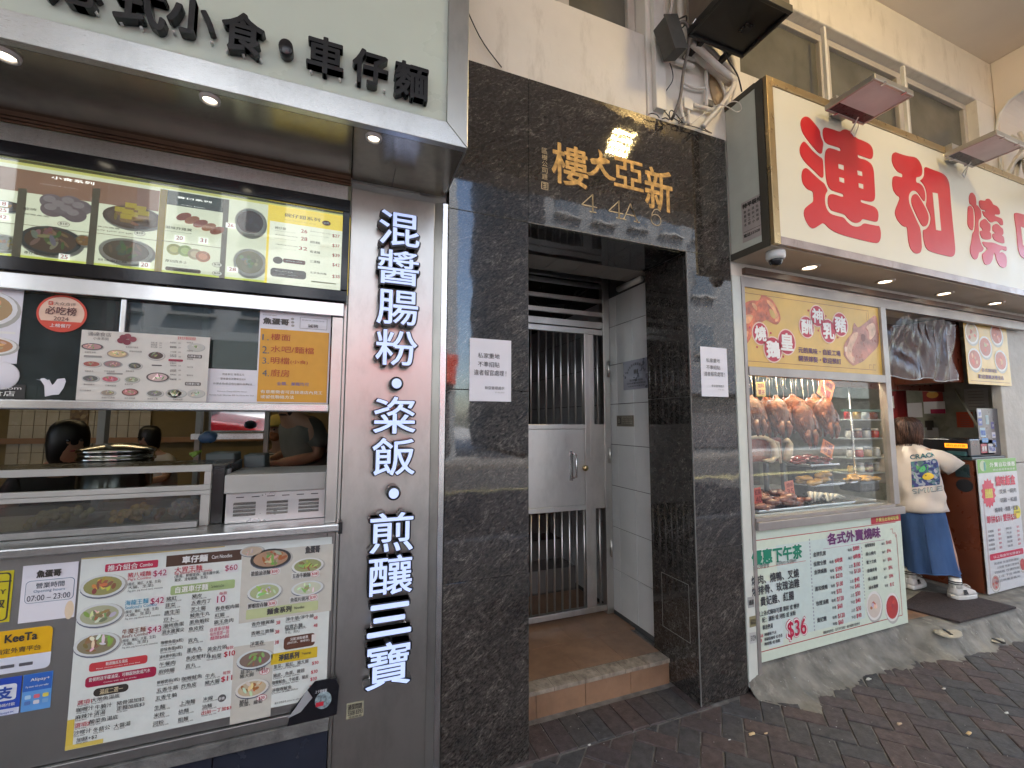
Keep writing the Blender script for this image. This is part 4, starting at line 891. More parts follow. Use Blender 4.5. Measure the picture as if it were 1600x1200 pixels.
for k, (px, py, base, tops) in enumerate(((537, 250, (.30, .30, .12), (((.65, .45, .10), 12), ((.35, .10, .07), 8), ((.5, .25, .08), 5))), (520, 402, (.40, .42, .28), (((.66, .62, .48), 12), ((.20, .32, .12), 6), ((.35, .2, .1), 4))), (505, 555, (.25, .22, .14), (((.28, .14, .08), 10), ((.22, .38, .12), 5), ((.68, .66, .6), 6))))):
    c = Q7(px, py); bm.food(c[0], c[1], .062, .038, rim=(.62, .66, .66), base=base, tops=tops, seed=60+k, bowl=(.12, .14, .2))
for (nm, en, pr, y, col) in (('豬八戒麵', "Pig's Combo", '42', 195, rd2), ('海龍王麵', "Seafood's Combo", '42', 340, ink((.04, .30, .50))), ('牛魔王麵', "Beef's Combo", '43', 490, ink((.22, .06, .03)))):
    x = 668 - (y-195)*.10
    level(Q7, nm, x, y, .0175, col, .02, .066); level(Q7, en, x, y+24, .011, col, .01)
    level(Q7, '(豬皮、豬紅、大腸、生菜)', x, y+48, .0125, tk2, .01, .095); level(Q7, '大腸、生菜)', x, y+66, .0125, tk2, .01); level(Q7, 'Pig skin, pig blood curd, intestine', x, y+84, .007, tk2, 0, .10)
    p = Q7(x+130, y-5); bm.rect(p[0]-.003, p[0]+.042, p[1]-.016, p[1]+.018, ink((.68, .68, .69)), 2); bm.text('$'+pr, p[0]+.001, p[0]+.040, p[1]-.011, p[1]+.013, ink((.42, .02, .10)), .0)
p = Q7(465, 672); bm.rect(p[0], p[0]+.160, p[1]-.018, p[1]+.010, ink((.55, .05, .06)), 1, 'printed_area', .008); bm.text('精選麵底及湯底', p[0]+.045, p[0]+.105, p[1]-.004, p[1]+.007, ink(WHITE), .02); bm.text('Please choose noodles and soup base', p[0]+.02, p[0]+.14, p[1]-.013, p[1]-.008, ink(WHITE), 0)
p = Q7(445, 745); bm.rect(p[0], p[0]+.195, p[1]-.024, p[1]+.010, ink((.36, .015, .06)), 1, 'printed_area', .010); bm.text('套餐附送半碟油菜，可轉跟熱飲或汽水', p[0]+.010, p[0]+.178, p[1]-.006, p[1]+.007, ink(WHITE), .02); bm.text('Comes with veg or drinks', p[0]+.05, p[0]+.14, p[1]-.018, p[1]-.012, ink(WHITE), 0)
p = Q7(487, 808); bm.rect(p[0], p[0]+.095, p[1]-.014, p[1]+.012, ink((.04, .035, .03)), 1, 'printed_area', .012); bm.text('湯底二選一', p[0]+.018, p[0]+.080, p[1]-.009, p[1]+.008, ink((.65, .55, .35)), .03)
for s, x, y, m_ in (('選項1', 405, 860, rd2), ('大地魚湯底', 478, 845, tk2), ('咖喱汁', 400, 897, tk2), ('牛腩汁', 497, 882, tk2), ('麻辣汁', 395, 935, tk2), ('清湯', 492, 915, tk2), ('選項2', 393, 978, rd2), ('酸菜魚湯底', 468, 958, tk2), ('沙嗲汁', 387, 1017, tk2), ('冬蔭公', 487, 1000, tk2), ('豬骨湯加$2', 610, 862, tk2), ('走麵加底$3', 610, 890, tk2), ('大醬湯', 595, 980, tk2), ('加餸+$2', 400, 1053, tk2)):
    level(Q7, s, x, y, .0145, m_, .02); level(Q7, 'Soup base', x, y+17, .006, tk2, 0)
for s, x, y in (('豬紅', 868, 318), ('韮菜', 862, 353), ('唐生菜', 858, 390), ('豆卜', 853, 427), ('潮州魚蛋', 851, 460), ('滑水雞翼尖', 845, 492), ('咖喱魚蛋(6粒)', 840, 548), ('原味魚蛋(6粒)', 836, 585), ('滷水雞中翼(2隻)', 832, 622), ('午餐肉', 832, 660), ('廚師腸', 828, 698), ('鮮蝦雲吞(3粒)', 820, 755), ('五香牛筋', 818, 795), ('五香牛腩', 812, 835), ('生麵', 806, 885), ('米粉', 803, 925), ('河粉', 798, 968)):
    level(Q7, s, x, y, .0145, tk2, .02, min(.066, len(s)*.0155)); level(Q7, 'Noodle soup side', x, y+15, .006, tk2, 0, .045)
p = Q8(33, 122); bm.rect(p[0], p[0]+.236, p[1]-.021, p[1]+.018, ink((.085, .045, .03)), 1); bm.text('車仔麵', p[0]+.048, p[0]+.128, p[1]-.014, p[1]+.012, ink(WHITE), .05); bm.text('Cart Noodles', p[0]+.140, p[0]+.205, p[1]-.007, p[1]+.006, ink(WHITE), .03)
level(Q8, '大胃王麵', 78, 168, .020, rd2, .02); level(Q8, 'Big Stomach King Combo', 78, 188, .011, rd2, .01, .115); level(Q8, '(魚蛋、鮮蝦雲吞、滷水雞中翼、', 78, 203, .0135, tk2, .01, .14); level(Q8, '豬皮、渣甸雞腸、生菜)', 78, 222, .0135, tk2, .01, .10)
p = Q8(340, 158); bm.rect(p[0]+.002, p[0]+.042, p[1]-.018, p[1]+.014, ink((.68, .68, .69)), 2); bm.text('$60', p[0], p[0]+.040, p[1]-.013, p[1]+.010, ink((.42, .02, .10)), .0)
p = Q8(55, 280); bm.rect(p[0], p[0]+.200, p[1]-.014, p[1]+.018, ink((.36, .48, .22)), 1, 'printed_area', .006); bm.text('自選車仔麵', p[0]+.015, p[0]+.115, p[1]-.008, p[1]+.014, ink(WHITE), .02); bm.text('Cart Noodles A La Carte', p[0]+.125, p[0]+.165, p[1]-.004, p[1]+.006, tk2, 0)
for s, x, y in (('豬皮', 168, 305), ('五香肉丁', 165, 338), ('芝士腸', 162, 373), ('鯪魚牛丸', 158, 405), ('墨魚蝦餃', 155, 440), ('魚皮餃', 151, 475), ('貢丸', 148, 535), ('墨魚丸', 142, 585), ('魚皮蟹籽丸', 137, 628), ('貢丸', 135, 668), ('咖喱魷魚', 115, 735), ('炸魚皮', 112, 773), ('上海麵', 105, 862), ('幼麵', 98, 905), ('粗麵', 95, 948),
                ('春卷蝦肉腸', 290, 368), ('紅腸', 287, 405), ('霸王魚肉', 283, 440), ('黃金片頭', 248, 580), ('牛柏葉', 245, 622), ('牛丸', 238, 720), ('豬大腸', 235, 755), ('米線', 225, 840), ('油麵', 220, 880), ('出前一丁加$3', 218, 912),
                ('豬紅', 28, 318), ('韮菜', 25, 353), ('唐生菜', 22, 388), ('豆卜', 18, 425)):
    if x < 30: continue
    level(Q8, s, x, y, .0145, rd2 if s.startswith('出前') else tk2, .02); level(Q8, 'Noodle soup side', x, y+15, .006, tk2, 0, .045)
p = Q8(292, 322); bm.rect(p[0], p[0]+.036, p[1]-.018, p[1]+.018, ink((.68, .68, .69)), 2); bm.text('10', p[0]+.004, p[0]+.030, p[1]-.012, p[1]+.012, ink((.42, .02, .10)), .0)
level(Q8, '每款', 310, 290, .012, rd2, 0)
for s, x, y in (('$10', 335, 608), ('$11', 320, 738)): level(Q8, s, x, y, .021, rd2, .04); level(Q8, '每款', x+8, y-34, .012, rd2, 0)
for k, s in enumerate(('自選車仔麵', '每份需選一款', '麵類$8起')): level(Q8, s, 262, 480+k*22, .014, ink((.6, .10, .18)), .01, .06)
p = Q8(323, 835); bm.disc(p[0], p[1], .013, .013, ink((.12, .12, .12)), 2); bm.text('熱賣', p[0]-.009, p[0]+.009, p[1]-.005, p[1]+.005, ink(WHITE), 0, 5)
# right column
brc(Q8, 430, 75, 890, 380, ink((.56, .55, .49)), .5); brc(Q8, 385, 570, 575, 930, ink((.56, .55, .49)), .5)
for k, (px, py, rx, rz, rim, base, tops) in enumerate(((578, 108, .070, .037, (.05, .05, .05), (.40, .25, .16), (((.5, .12, .05), 9), ((.5, .42, .3), 8), ((.22, .33, .1), 5))), (770, 145, .058, .030, (.66, .68, .66), (.30, .33, .15), (((.30, .14, .08), 8), ((.35, .48, .15), 8))), (545, 282, .058, .033, (.62, .66, .66), (.40, .46, .25), (((.65, .65, .55), 8), ((.35, .5, .15), 6))), (768, 262, .058, .028, (.62, .66, .66), (.55, .58, .45), (((.70, .70, .66), 8), ((.3, .45, .18), 6))), (495, 632, .060, .034, (.60, .66, .66), (.22, .16, .13), (((.28, .15, .12), 8), ((.25, .42, .12), 6))), (480, 785, .055, .032, (.64, .64, .60), (.55, .45, .3), (((.55, .22, .06), 8), ((.66, .58, .42), 6))), (480, 70, .04, .02, (.5, .5, .48), (.5, .4, .3), (((.6, .5, .4), 5),)))):
    c = Q8(px, py); bm.food(c[0], c[1], rx, rz, rim=rim, base=base, tops=tops, seed=80+k, bowl=(.12, .14, .2))
for s, pr, x, y in (('擔擔油渣麵', '$38', 475, 188), ('五香牛腩麵', '$38', 690, 200), ('鮮蝦雲吞麵', '$38', 460, 357), ('魚蛋片頭河', '$38', 680, 325)):
    p = Q8(x, y); bm.rect(p[0]-.003, p[0]+.100, p[1]-.012, p[1]+.012, ink((.62, .63, .60)), 3, 'printed_area', .004); bm.text(s, p[0], p[0]+.064, p[1]-.009, p[1]+.009, tk2, .03, 5)
    bm.disc(p[0]+.080, p[1], .016, .012, rd2, 4); bm.disc(p[0]+.080, p[1], .0148, .0108, ink((.72, .70, .68)), 4.4); bm.text(pr, p[0]+.070, p[0]+.090, p[1]-.006, p[1]+.006, rd2, .02, 6)
p = Q8(448, 400); bm.rect(p[0], p[0]+.250, p[1]-.020, p[1]+.016, ink((.50, .56, .30)), 1, 'printed_area', .005); bm.text('麵食系列', p[0]+.07, p[0]+.155, p[1]-.012, p[1]+.012, tk2, .05); bm.text('Noodles', p[0]+.165, p[0]+.20, p[1]-.005, p[1]+.005, tk2, .02)
for s, x, y, pr, px in (('香炸雞翼麵', 478, 450, '38', 605), ('香嫩三寶麵', 475, 498, '38', 600), ('淨雲吞', 470, 553, '38', 598), ('淨牛筋/淨牛腩', 655, 425, '48', 800), ('四寶丸麵', 652, 465, '48', 800)):
    level(Q8, s, x, y, .0145, tk2, .02); level(Q8, 'Soup noodles', x, y+15, .006, tk2, 0, .05); level(Q8, pr, px, y-8, .013, rd2, .03)
level(Q8, '(潮州魚蛋、墨魚丸、', 652, 480, .0125, tk2, 0, .075); level(Q8, '牛丸、貢丸)', 652, 496, .0125, tk2, 0, .05)
p = Q8(645, 550); bm.rect(p[0], p[0]+.110, p[1]-.026, p[1]+.022, ink((.13, .055, .035)), 2, 'printed_area', .012); bm.text('另配凍飲優惠', p[0]+.022, p[0]+.085, p[1]+.006, p[1]+.017, ink(WHITE), .02); bm.text('(熱奶茶、凍檸茶)', p[0]+.012, p[0]+.090, p[1]-.007, p[1]+.003, ink(WHITE), 0); bm.rect(p[0]+.098, p[0]+.114, p[1]-.012, p[1]+.016, ink((.72, .70, .68)), 3, 'printed_picture')
p = Q8(578, 632); bm.rect(p[0], p[0]+.162, p[1]-.022, p[1]+.018, ink((.64, .46, .03)), 2); bm.text('淨餸系列', p[0]+.026, p[0]+.098, p[1]-.013, p[1]+.012, tk2, .05); bm.text('Toppings', p[0]+.106, p[0]+.140, p[1]-.005, p[1]+.005, tk2, .02)
for s, x, y in (('韮菜、豬紅、豬大腸', 592, 672), ('豬皮、魚蛋、雞翅', 590, 718), ('咖喱魷魚、牛柏葉、豬皮', 585, 755), ('淨咖喱魷魚', 583, 795)): level(Q8, s, x, y, .0145, tk2, .02, min(.125, len(s)*.0135)); level(Q8, 'Choice of side dishes', x, y+15, .006, tk2, 0, .09); level(Q8, '$30', 792-(y-672)*.1, y-18, .014, rd2, .03)
for s, x, y in (('韮菜、豬紅、', 418, 700), ('豬大腸', 416, 722), ('豬紅', 415, 855), ('魚蛋、蘿蔔', 413, 872)): level(Q8, s, x, y, .0145, tk2, .02)
for x, y in ((545, 695), (530, 832)): p = Q8(x, y); bm.disc(p[0], p[1], .017, .012, rd2, 4); bm.disc(p[0], p[1], .0158, .0108, ink((.72, .70, .68)), 4.4); bm.text('$30', p[0]-.010, p[0]+.010, p[1]-.006, p[1]+.006, rd2, .03, 6)
level(Q8, '圖片只供參考 photos for reference only', 598, 862, .009, tk2, 0, .11)
p = Q8(785, 60); bm.text('魚蛋哥', p[0]-.02, p[0]+.035, p[1]-.016, p[1]+.014, tk2, .06); bm.done()
b = MB(); P = [W(x, y, -.012) for x, y in ((448, 1137), (455, 1110), (480, 1078), (492, 1064), (525, 1058), (530, 1072), (526, 1115), (470, 1132))]
b.prism(P, -.016, -.012); pe = obj('black_sheet', b, mat('black_peeling_sticker', (.012, .012, .016), .15)); 
px_ = thing('peeling_sticker', 'black peeling delivery sticker curling off the corner of the big menu', 'sticker', (-.05, -.012, .40)); pe.parent = px_; pe.location = pe.location-px_.location; pe.name = 'sheet'
b = MB(); P = [W(x, y, -.022) for x, y in ((450, 1122), (462, 1106), (480, 1078), (488, 1090), (470, 1112))]; b.prism(P, -.024, -.021); obj('curled_flap', b, mat('sticker_backing_grey', (.33, .34, .36), .4), px_)
b = MB(); c = W(505, 1094, -.0175); b.disc(c[0], c[1], .030, .032, -.0175); obj('printed_picture', b, mat('street_photo_print', (.25, .33, .36), .3, var=.8, vscale=60), px_)
b = MB(); b.quadY(c[0]-.026, c[0]+.002, c[1]-.020, c[1]-.004, -.0182); obj('printed_picture', b, ink((.5, .02, .04)), px_)
b = MB(); put_text(b, 'Uber Eats', c[0]-.075, c[0]-.018, .372, .388, -.0175, .03); put_text(b, '上千間餐廳', c[0]-.03, c[0]+.012, c[1]+.030, c[1]+.041, -.0175, .03); obj('printed_lettering', b, ink((.6, .6, .62)), px_)

# ================================================================ interior of the left shop
ri = thing('shop_room', 'dim restaurant room seen through the serving hatch', 'room', (-2, 2, 0))
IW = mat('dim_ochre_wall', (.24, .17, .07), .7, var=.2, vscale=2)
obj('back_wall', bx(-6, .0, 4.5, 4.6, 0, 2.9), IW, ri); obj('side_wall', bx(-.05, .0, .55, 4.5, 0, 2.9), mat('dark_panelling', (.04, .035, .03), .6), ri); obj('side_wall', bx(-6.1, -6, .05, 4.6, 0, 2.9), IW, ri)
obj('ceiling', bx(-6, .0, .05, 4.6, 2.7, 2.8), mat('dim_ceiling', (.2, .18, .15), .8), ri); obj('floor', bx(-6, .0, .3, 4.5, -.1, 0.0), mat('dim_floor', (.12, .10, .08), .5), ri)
IT = mat('cream_interior_tile', (.50, .42, .27), .25)
p0 = atY(28, 645, 4.4); p1 = atY(145, 735, 4.4)
nx = 12
for i in range(nx):
    for j in range(6):
        x0 = p0[0]-.1+i*.105*1.0; z0 = 1.05+j*.15
        obj('wall_tile', bx(x0+.002, x0+.101, 4.46, 4.499, z0+.002, z0+.147), IT, ri)
obj('dado_rail', bx(-6, -.051, 4.40, 4.455, 1.30, 1.36), mat('wood_rail', (.35, .17, .06), .4), ri)
obj('wall_picture', bx(p0[0]+.42, p0[0]+.58, 4.44, 4.459, 1.38, 1.78), voro('dim_menu_photo', [(.3, .2, .08), (.12, .06, .03), (.4, .3, .15)], 30, .5, 0), ri)
for x0, x1, y_ in ((149, 161, .9), (303, 311, .9), (411, 418, .9)):
    a = W(x0, 700, y_)[0]; c = W(x1, 700, y_)[0]; obj('inner_post', bx(a, c, y_, y_+.05, 1.1, 2.4), mat('pale_inner_post', (.42, .42, .40), .4), ri)
obj('inner_shelf', bx(W(300, 680, .9)[0], W(412, 680, .9)[0], .88, 1.1, W(300, 678, .9)[1]-.03, W(300, 678, .9)[1]), STH, ri)
b = MB(); mx0, mx1 = W(315, 660, .95)[0], W(411, 660, .95)[0]; mz = W(330, 676, .95)[1]; b.obox(((mx0+mx1)/2, 1.0, mz+.16), (1, 0, 0), (0, 1, .052), (0, -.052, 1), (mx1-mx0)/2, .003, .16); obj('mirror', b, mat('dim_mirror', (.5, .5, .5), .03, 1, var=0), ri)
# counter pieces
fc = thing('food_display_case', 'stainless and glass heated snack display case at the serving hatch', 'display case', (-1.1, .1, 1.14)); Y1 = .10
def fbar(n, x0, x1, z0, z1, m_=None, y0=Y1, y1=Y1+.02, bev=.002): return obj(n, bx(x0, x1, y0, y1, z0, z1), m_ or STW, fc, bev=bev)
STW = mat('white_enamel_frame', (.42, .42, .40), .35, dirt=((.25, .23, .18), 9, .68))
fbar('frame_rail', -2.2, -.482, 1.352, 1.378); fbar('frame_rail', -2.2, -.482, 1.280, 1.300); fbar('frame_rail', -2.2, -.482, 1.262, 1.2785)
fbar('frame_post', -.513, -.482, 1.1415, 1.2615); fbar('frame_post', -.505, -.482, 1.3005, 1.3515)
fbar('front_glass', -2.2, -.514, 1.165, 1.2615, glass('smeared_case_glass', (.75, .77, .76), 1.0, .13, (.35, .36, .35)), Y1+.008, Y1+.011, 0)
fbar('upper_glass', -2.2, -.506, 1.3005, 1.3515, GLASS, Y1+.008, Y1+.011, 0)
fbar('sill_rail', -2.2, -.514, 1.1415, 1.1645, STL, Y1-.02)
b = MB(); b.box(-.5, -.440, .1205, .45, 1.1415, 1.36); obj('side_panel', b, mat('black_case_side', (.02, .02, .02), .25), fc, bev=.003)
obj('top_plate', bx(-2.2, -.44, .1205, .45, 1.3605, 1.372), mat('black_case_side', BLACK), fc)
obj('side_window', bx(-.4395, -.438, .16, .22, 1.325, 1.352), ink((.6, .6, .6)), fc)
FOODY = voro('fried_snacks', [(.65, .33, .14), (.75, .5, .25), (.5, .2, .08), (.7, .42, .3)], 70, .5, .5)
for k, (x, w_, m_, lab) in enumerate(((-1.01, .15, voro('curry_fish_balls', [(.75, .62, .3), (.6, .5, .25)], 60, .5, .5), 'heap of pale fish balls in a tray inside the display case, left'), (-.78, .10, voro('corn_yellow_food', [(.80, .55, .12), (.75, .45, .1)], 60, .5, .5), 'heap of yellow snacks in a tray inside the display case, middle'), (-.62, .12, FOODY, 'heap of pink orange sausages in a tray inside the display case, right'))):
    t = thing('food_tray', lab, 'tray', (x, .2, 1.1425), 'snack trays in the display case')
    obj('tray', bx(x-w_*.6, x+w_*.6, .135, .40, 1.142, 1.158), STH, t, bev=.003)
    b = MB()
    for q in range(34): b.ball((x+random.uniform(-w_*.5, w_*.5), random.uniform(.15, .38), 1.168+random.uniform(0, .03)), .013, 8, 5, lump=.1, seed=q)
    obj('snacks', b, m_, t, kind='stuff')
lc = thing('louvred_cabinet', 'white stainless cabinet with three sets of louvres right of the display case', 'cabinet', (-.24, .1, 1.14)); Y2 = .10
LX0, LX1 = -.427, -.060
obj('lid_band', bx(LX0-.006, LX1, Y2-.012, Y2+.30, 1.262, 1.335), STW, lc, bev=.003)
obj('body', bx(LX0, LX1, Y2, Y2+.28, 1.1415, 1.261), mat('satin_cabinet_front', (.50, .50, .50), .3, .7), lc, bev=.002)
b = MB(); b.lathe([(.001, -.014), (.030, -.0135), (.034, -.012)], (-.305, Y2-.0, 1.287), 20, 'y', 1, .45); obj('grease_mark', b, mat('brown_grease', (.30, .25, .15), .4), lc)
for i in range(6): obj('vent_slot', bx(LX0+.035+i*.055, LX0+.063+i*.055, Y2-.001, Y2+.001, 1.242, 1.2455), BODY, lc)
for i in range(3):
    for j in range(4):
        x0 = LX0+.028+i*.118; z0 = 1.170+.0145*j; b = MB(); b.prismX([(Y2-.0005, z0+.010), (Y2-.009, z0+.001), (Y2-.0005, z0)], x0, x0+.078); obj('louvre', b, STP, lc)
# steamer pot
c = atY(172, 715, .55)
b = MB(); b.lathe([(.001, -.16), (.13, -.16), (.135, -.15), (.135, -.035), (.142, -.033), (.142, -.02), (.135, -.018), (.137, .0), (.143, .002), (.143, .014), (.13, .022), (.05, .042), (.001, .045)], (c[0], .62, 1.405), 40)
tag(obj('steamer_pot', b, mat('polished_pot', (.5, .5, .48), .15, 1)), 'round lidded steel steamer pot behind the display case', 'pot')
for k, (px, py, w_, h_, lab) in enumerate(((345, 728, .13, .16, 'grey blue plastic tub with lid behind the display case'), (398, 727, .10, .14, 'grey blue plastic tub standing right of the lidded one'))):
    p = atY(px, py, .45); b = MB(); z0 = 1.3 if 0 else p[2]-h_/2-.02
    b.prism([(p[0]-w_/2*.85, z0), (p[0]+w_/2, z0), (p[0]+w_/2*.8, z0+h_), (p[0]-w_/2, z0+h_)], .45, .60); tag(obj('plastic_tub', b, mat('grey_blue_plastic', (.14, .19, .20), .4), bev=.008), lab, 'tub')
b = MB(); b.ball((W(325, 683, .5)[0], .5, W(325, 683, .5)[1]), .04, 10, 7, sz=.7, lump=.15); tag(obj('plastic_bag', b, mat('blue_bag', (.08, .17, .33), .3)), 'crumpled blue plastic bag on the grey tub', 'bag')
b = MB(); b.tube([(W(300, 712, .45)[0], .42, 1.40), (W(312, 712, .45)[0], .42, 1.41)], .008, 8); b.tube([(W(305, 712, .45)[0], .41, 1.39), (W(316, 712, .45)[0], .43, 1.415)], .007, 8); tag(obj('green_peg', b, mat('green_plastic', (.20, .35, .05), .4)), 'small green clip lying on the case top', 'clip')
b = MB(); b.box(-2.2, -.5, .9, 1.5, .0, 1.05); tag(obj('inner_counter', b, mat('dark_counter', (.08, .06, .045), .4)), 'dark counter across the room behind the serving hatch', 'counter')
for k, (x, y, m_) in enumerate(((-2.5, 3.4, (.25, .06, .06)), (-1.9, 3.2, (.35, .36, .38)), (-1.3, 3.3, (.25, .06, .06)))):
    t = thing('stool', ('red brown stool, left of the grey one in the dim room', 'grey stool between two red brown stools in the dim room', 'red brown stool, right of the grey one in the dim room')[k], 'stool', (x, y, 0)); b = MB(); b.lathe([(.19, .42), (.2, .44), (.17, .46), (.001, .46)], (x, y, 0), 18); obj('seat', b, mat('stool_%d' % k, m_, .5), t)
    for sx_ in (-.14, .14):
        for sy_ in (-.14, .14): b = MB(); b.tube([(x+sx_, y+sy_, 0), (x+sx_*.8, y+sy_*.8, .43)], .015, 6); obj('leg', b, STG, t)
# a dim hanging lamp row (its reflection streaks show on the transom glass)
for k, (x, y) in enumerate(((-2.6, 2.6), (-1.3, 2.4))):
    t = thing('ceiling_lamp', ('warm strip lamp on the dim room ceiling, far end', 'warm strip lamp on the dim room ceiling, near the hatch')[k], 'light', (x, y, 2.64)); obj('lamp_housing', bx(x-.6, x+.6, y-.05, y+.05, 2.66, 2.70), WHT, t)
    obj('tube', bx(x-.58, x+.58, y-.02, y+.02, 2.635, 2.659), mat('warm_tube', (1, .85, .6), .5, emit=2, ecol=(1, .78, .45)), t)
# ================================================================ RIGHT SHOP: big sign
RY = -.294
rs = thing('roast_shop_sign', 'large cream box sign with bold red rounded characters', 'sign', (4, -.15, 2.56))
CF = mat('cream_sign_face', (.70, .665, .53), .38, var=.03, vscale=2, dirt=((.5, .48, .36), 4, .70))
FM = mat('weathered_aluminium_frame', (.34, .27, .24), .4, .6, var=.25, dirt=((.2, .14, .11), 6, .6))
obj('face_panel', bx(2.292, 9, RY+.008, RY+.02, 2.612, 3.53), CF, rs)
obj('box_core', bx(2.243, 9, RY+.021, -.002, 2.575, 3.55), MATS['dark_core'], rs)
obj('frame_trim', bx(2.2925, 9, RY, RY+.025, 2.562, 2.610), FM, rs, bev=.002); obj('frame_trim', bx(2.2925, 9, RY, RY+.025, 3.532, 3.58), mat('brassy_frame', (.45, .33, .17), .3, .8), rs, bev=.002); obj('frame_trim', bx(2.240, 2.291, RY, RY+.025, 2.562, 3.58), MATS['brassy_frame'], rs, bev=.002)
SG = mat('side_panel_grey_green', (.50, .51, .44), .45, var=.06, dirt=((.28, .28, .23), 7, .62), bump=.1)
obj('side_panel', bx(2.238, 2.242, RY+.026, -.002, 2.60, 3.55), SG, rs)
DM = mat('dark_olive_frame', (.075, .066, .05), .45, .3)
obj('side_frame', bx(2.234, 2.2425, RY+.026, RY+.075, 2.6, 3.58), DM, rs); obj('side_frame', bx(2.234, 2.2425, RY+.026, .0, 2.558, 2.599), DM, rs); obj('side_frame', bx(2.2335, 2.30, RY+.076, .0, 3.551, 3.585), DM, rs)
SO = mat('cream_soffit_panel', (.52, .44, .34), .45, var=.08, vscale=4, dirt=((.36, .28, .2), 6, .68))
obj('soffit_panel', bx(2.243, 4.75, RY+.026, -.001, 2.556, 2.573), SO, rs); obj('soffit_panel', bx(4.753, 9, RY+.026, -.001, 2.556, 2.573), SO, rs)
def chaikin(P, n=2):
    for _ in range(n):
        Q = []
        for a, c in zip(P, P[1:]+P[:1]): Q += [(a[0]*.78+c[0]*.22, a[1]*.78+c[1]*.22), (a[0]*.22+c[0]*.78, a[1]*.22+c[1]*.78)]
        P = Q
    return P
SR = mat('red_vinyl_character', (.56, .016, .018), .33, var=.05, vscale=3)
def redchar(lab, s, ox, oy, polys, holes=()):
    b = MB()
    for P in polys: b.prism([W(ox+x*s, oy+y*s, RY) for x, y in chaikin(P)], RY+.005, RY+.0085)
    c_ = obj('character', b, SR, rs, label=lab)
    if holes:
        b = MB()
        for P in holes: b.prism([W(ox+x*s, oy+y*s, RY) for x, y in P], RY+.0035, RY+.0085)
        obj('character_gap', b, CF, c_, kind='stuff')
redchar('red rounded character 連', .2, 1230, 160, [
 [(150,103),(180,113),(225,165),(262,212),(268,260),(290,310),(286,345),(280,398),(255,392),(220,355),(160,280),(125,225),(110,165),(120,120)],
 [(130,300),(150,305),(200,370),(255,418),(285,435),(290,500),(292,585),(270,582),(225,535),(150,465),(112,410),(104,350)],
 [(150,507),(170,515),(220,565),(265,605),(298,630),(312,660),(325,685),(305,715),(301,770),(315,830),(345,868),(400,885),(450,895),(475,930),(510,960),(550,970),(585,962),(605,940),(650,950),(710,962),(728,962),(740,1010),(738,1060),(725,1090),(705,1098),(600,1075),(480,1045),(390,1015),(335,980),(293,935),(260,955),(215,985),(185,970),(155,925),(137,870),(145,825),(180,795),(215,770),(213,730),(210,690),(165,675),(130,630),(120,570),(130,520)],
 [(300,188),(360,205),(420,228),(440,208),(475,207),(515,235),(545,275),(600,295),(650,320),(675,355),(680,400),(672,435),(655,438),(605,420),(560,403),(557,403),(560,430),(620,445),(665,475),(683,520),(690,620),(695,720),(690,760),(672,773),(630,768),(582,755),(581,778),(640,795),(690,812),(715,840),(722,880),(715,925),(700,930),(650,918),(595,905),(580,930),(550,940),(515,930),(480,900),(460,872),(400,855),(350,840),(328,800),(325,750),(335,715),(370,712),(447,740),(449,712),(400,698),(350,680),(325,645),(312,590),(305,500),(302,420),(310,370),(330,350),(380,362),(425,382),(426,352),(370,335),(320,320),(295,290),(285,240),(288,205)]],
 [[(405,478),(445,490),(447,527),(407,512)], [(412,582),(449,592),(451,628),(414,614)], [(555,530),(589,540),(592,574),(557,564)], [(563,628),(598,638),(600,674),(566,662)]])
redchar('red rounded character 和', .16667, 1380, 220, [
 [(120,100),(160,115),(230,138),(310,148),(345,180),(370,230),(378,280),(370,320),(350,335),(317,335),(317,388),(345,392),(380,420),(400,470),(405,530),(398,570),(370,535),(335,480),(310,462),(280,465),(255,490),(247,530),(255,590),(285,660),(330,760),(355,810),(365,880),(370,960),(372,1000),(360,1045),(330,1057),(295,1045),(262,1000),(245,930),(235,800),(215,805),(180,785),(140,735),(120,680),(125,640),(150,580),(170,525),(135,505),(105,460),(95,400),(100,340),(115,325),(150,330),(192,342),(192,305),(150,290),(110,240),(90,180),(95,120)],
 [(310,492),(335,505),(370,560),(420,650),(438,710),(430,770),(410,798),(385,800),(360,770),(320,690),(280,600),(272,545),(285,505)],
 [(395,235),(450,258),(560,298),(600,330),(625,380),(635,450),(650,650),(670,850),(685,1000),(682,1060),(660,1085),(620,1080),(520,1055),(440,1030),(405,990),(388,920),(382,830),(410,828),(445,790),(458,730),(450,680),(410,600),(420,560),(418,480),(400,420),(370,380),(355,368),(385,345),(398,310)]],
 [[(470,482),(518,492),(550,842),(503,833)]])
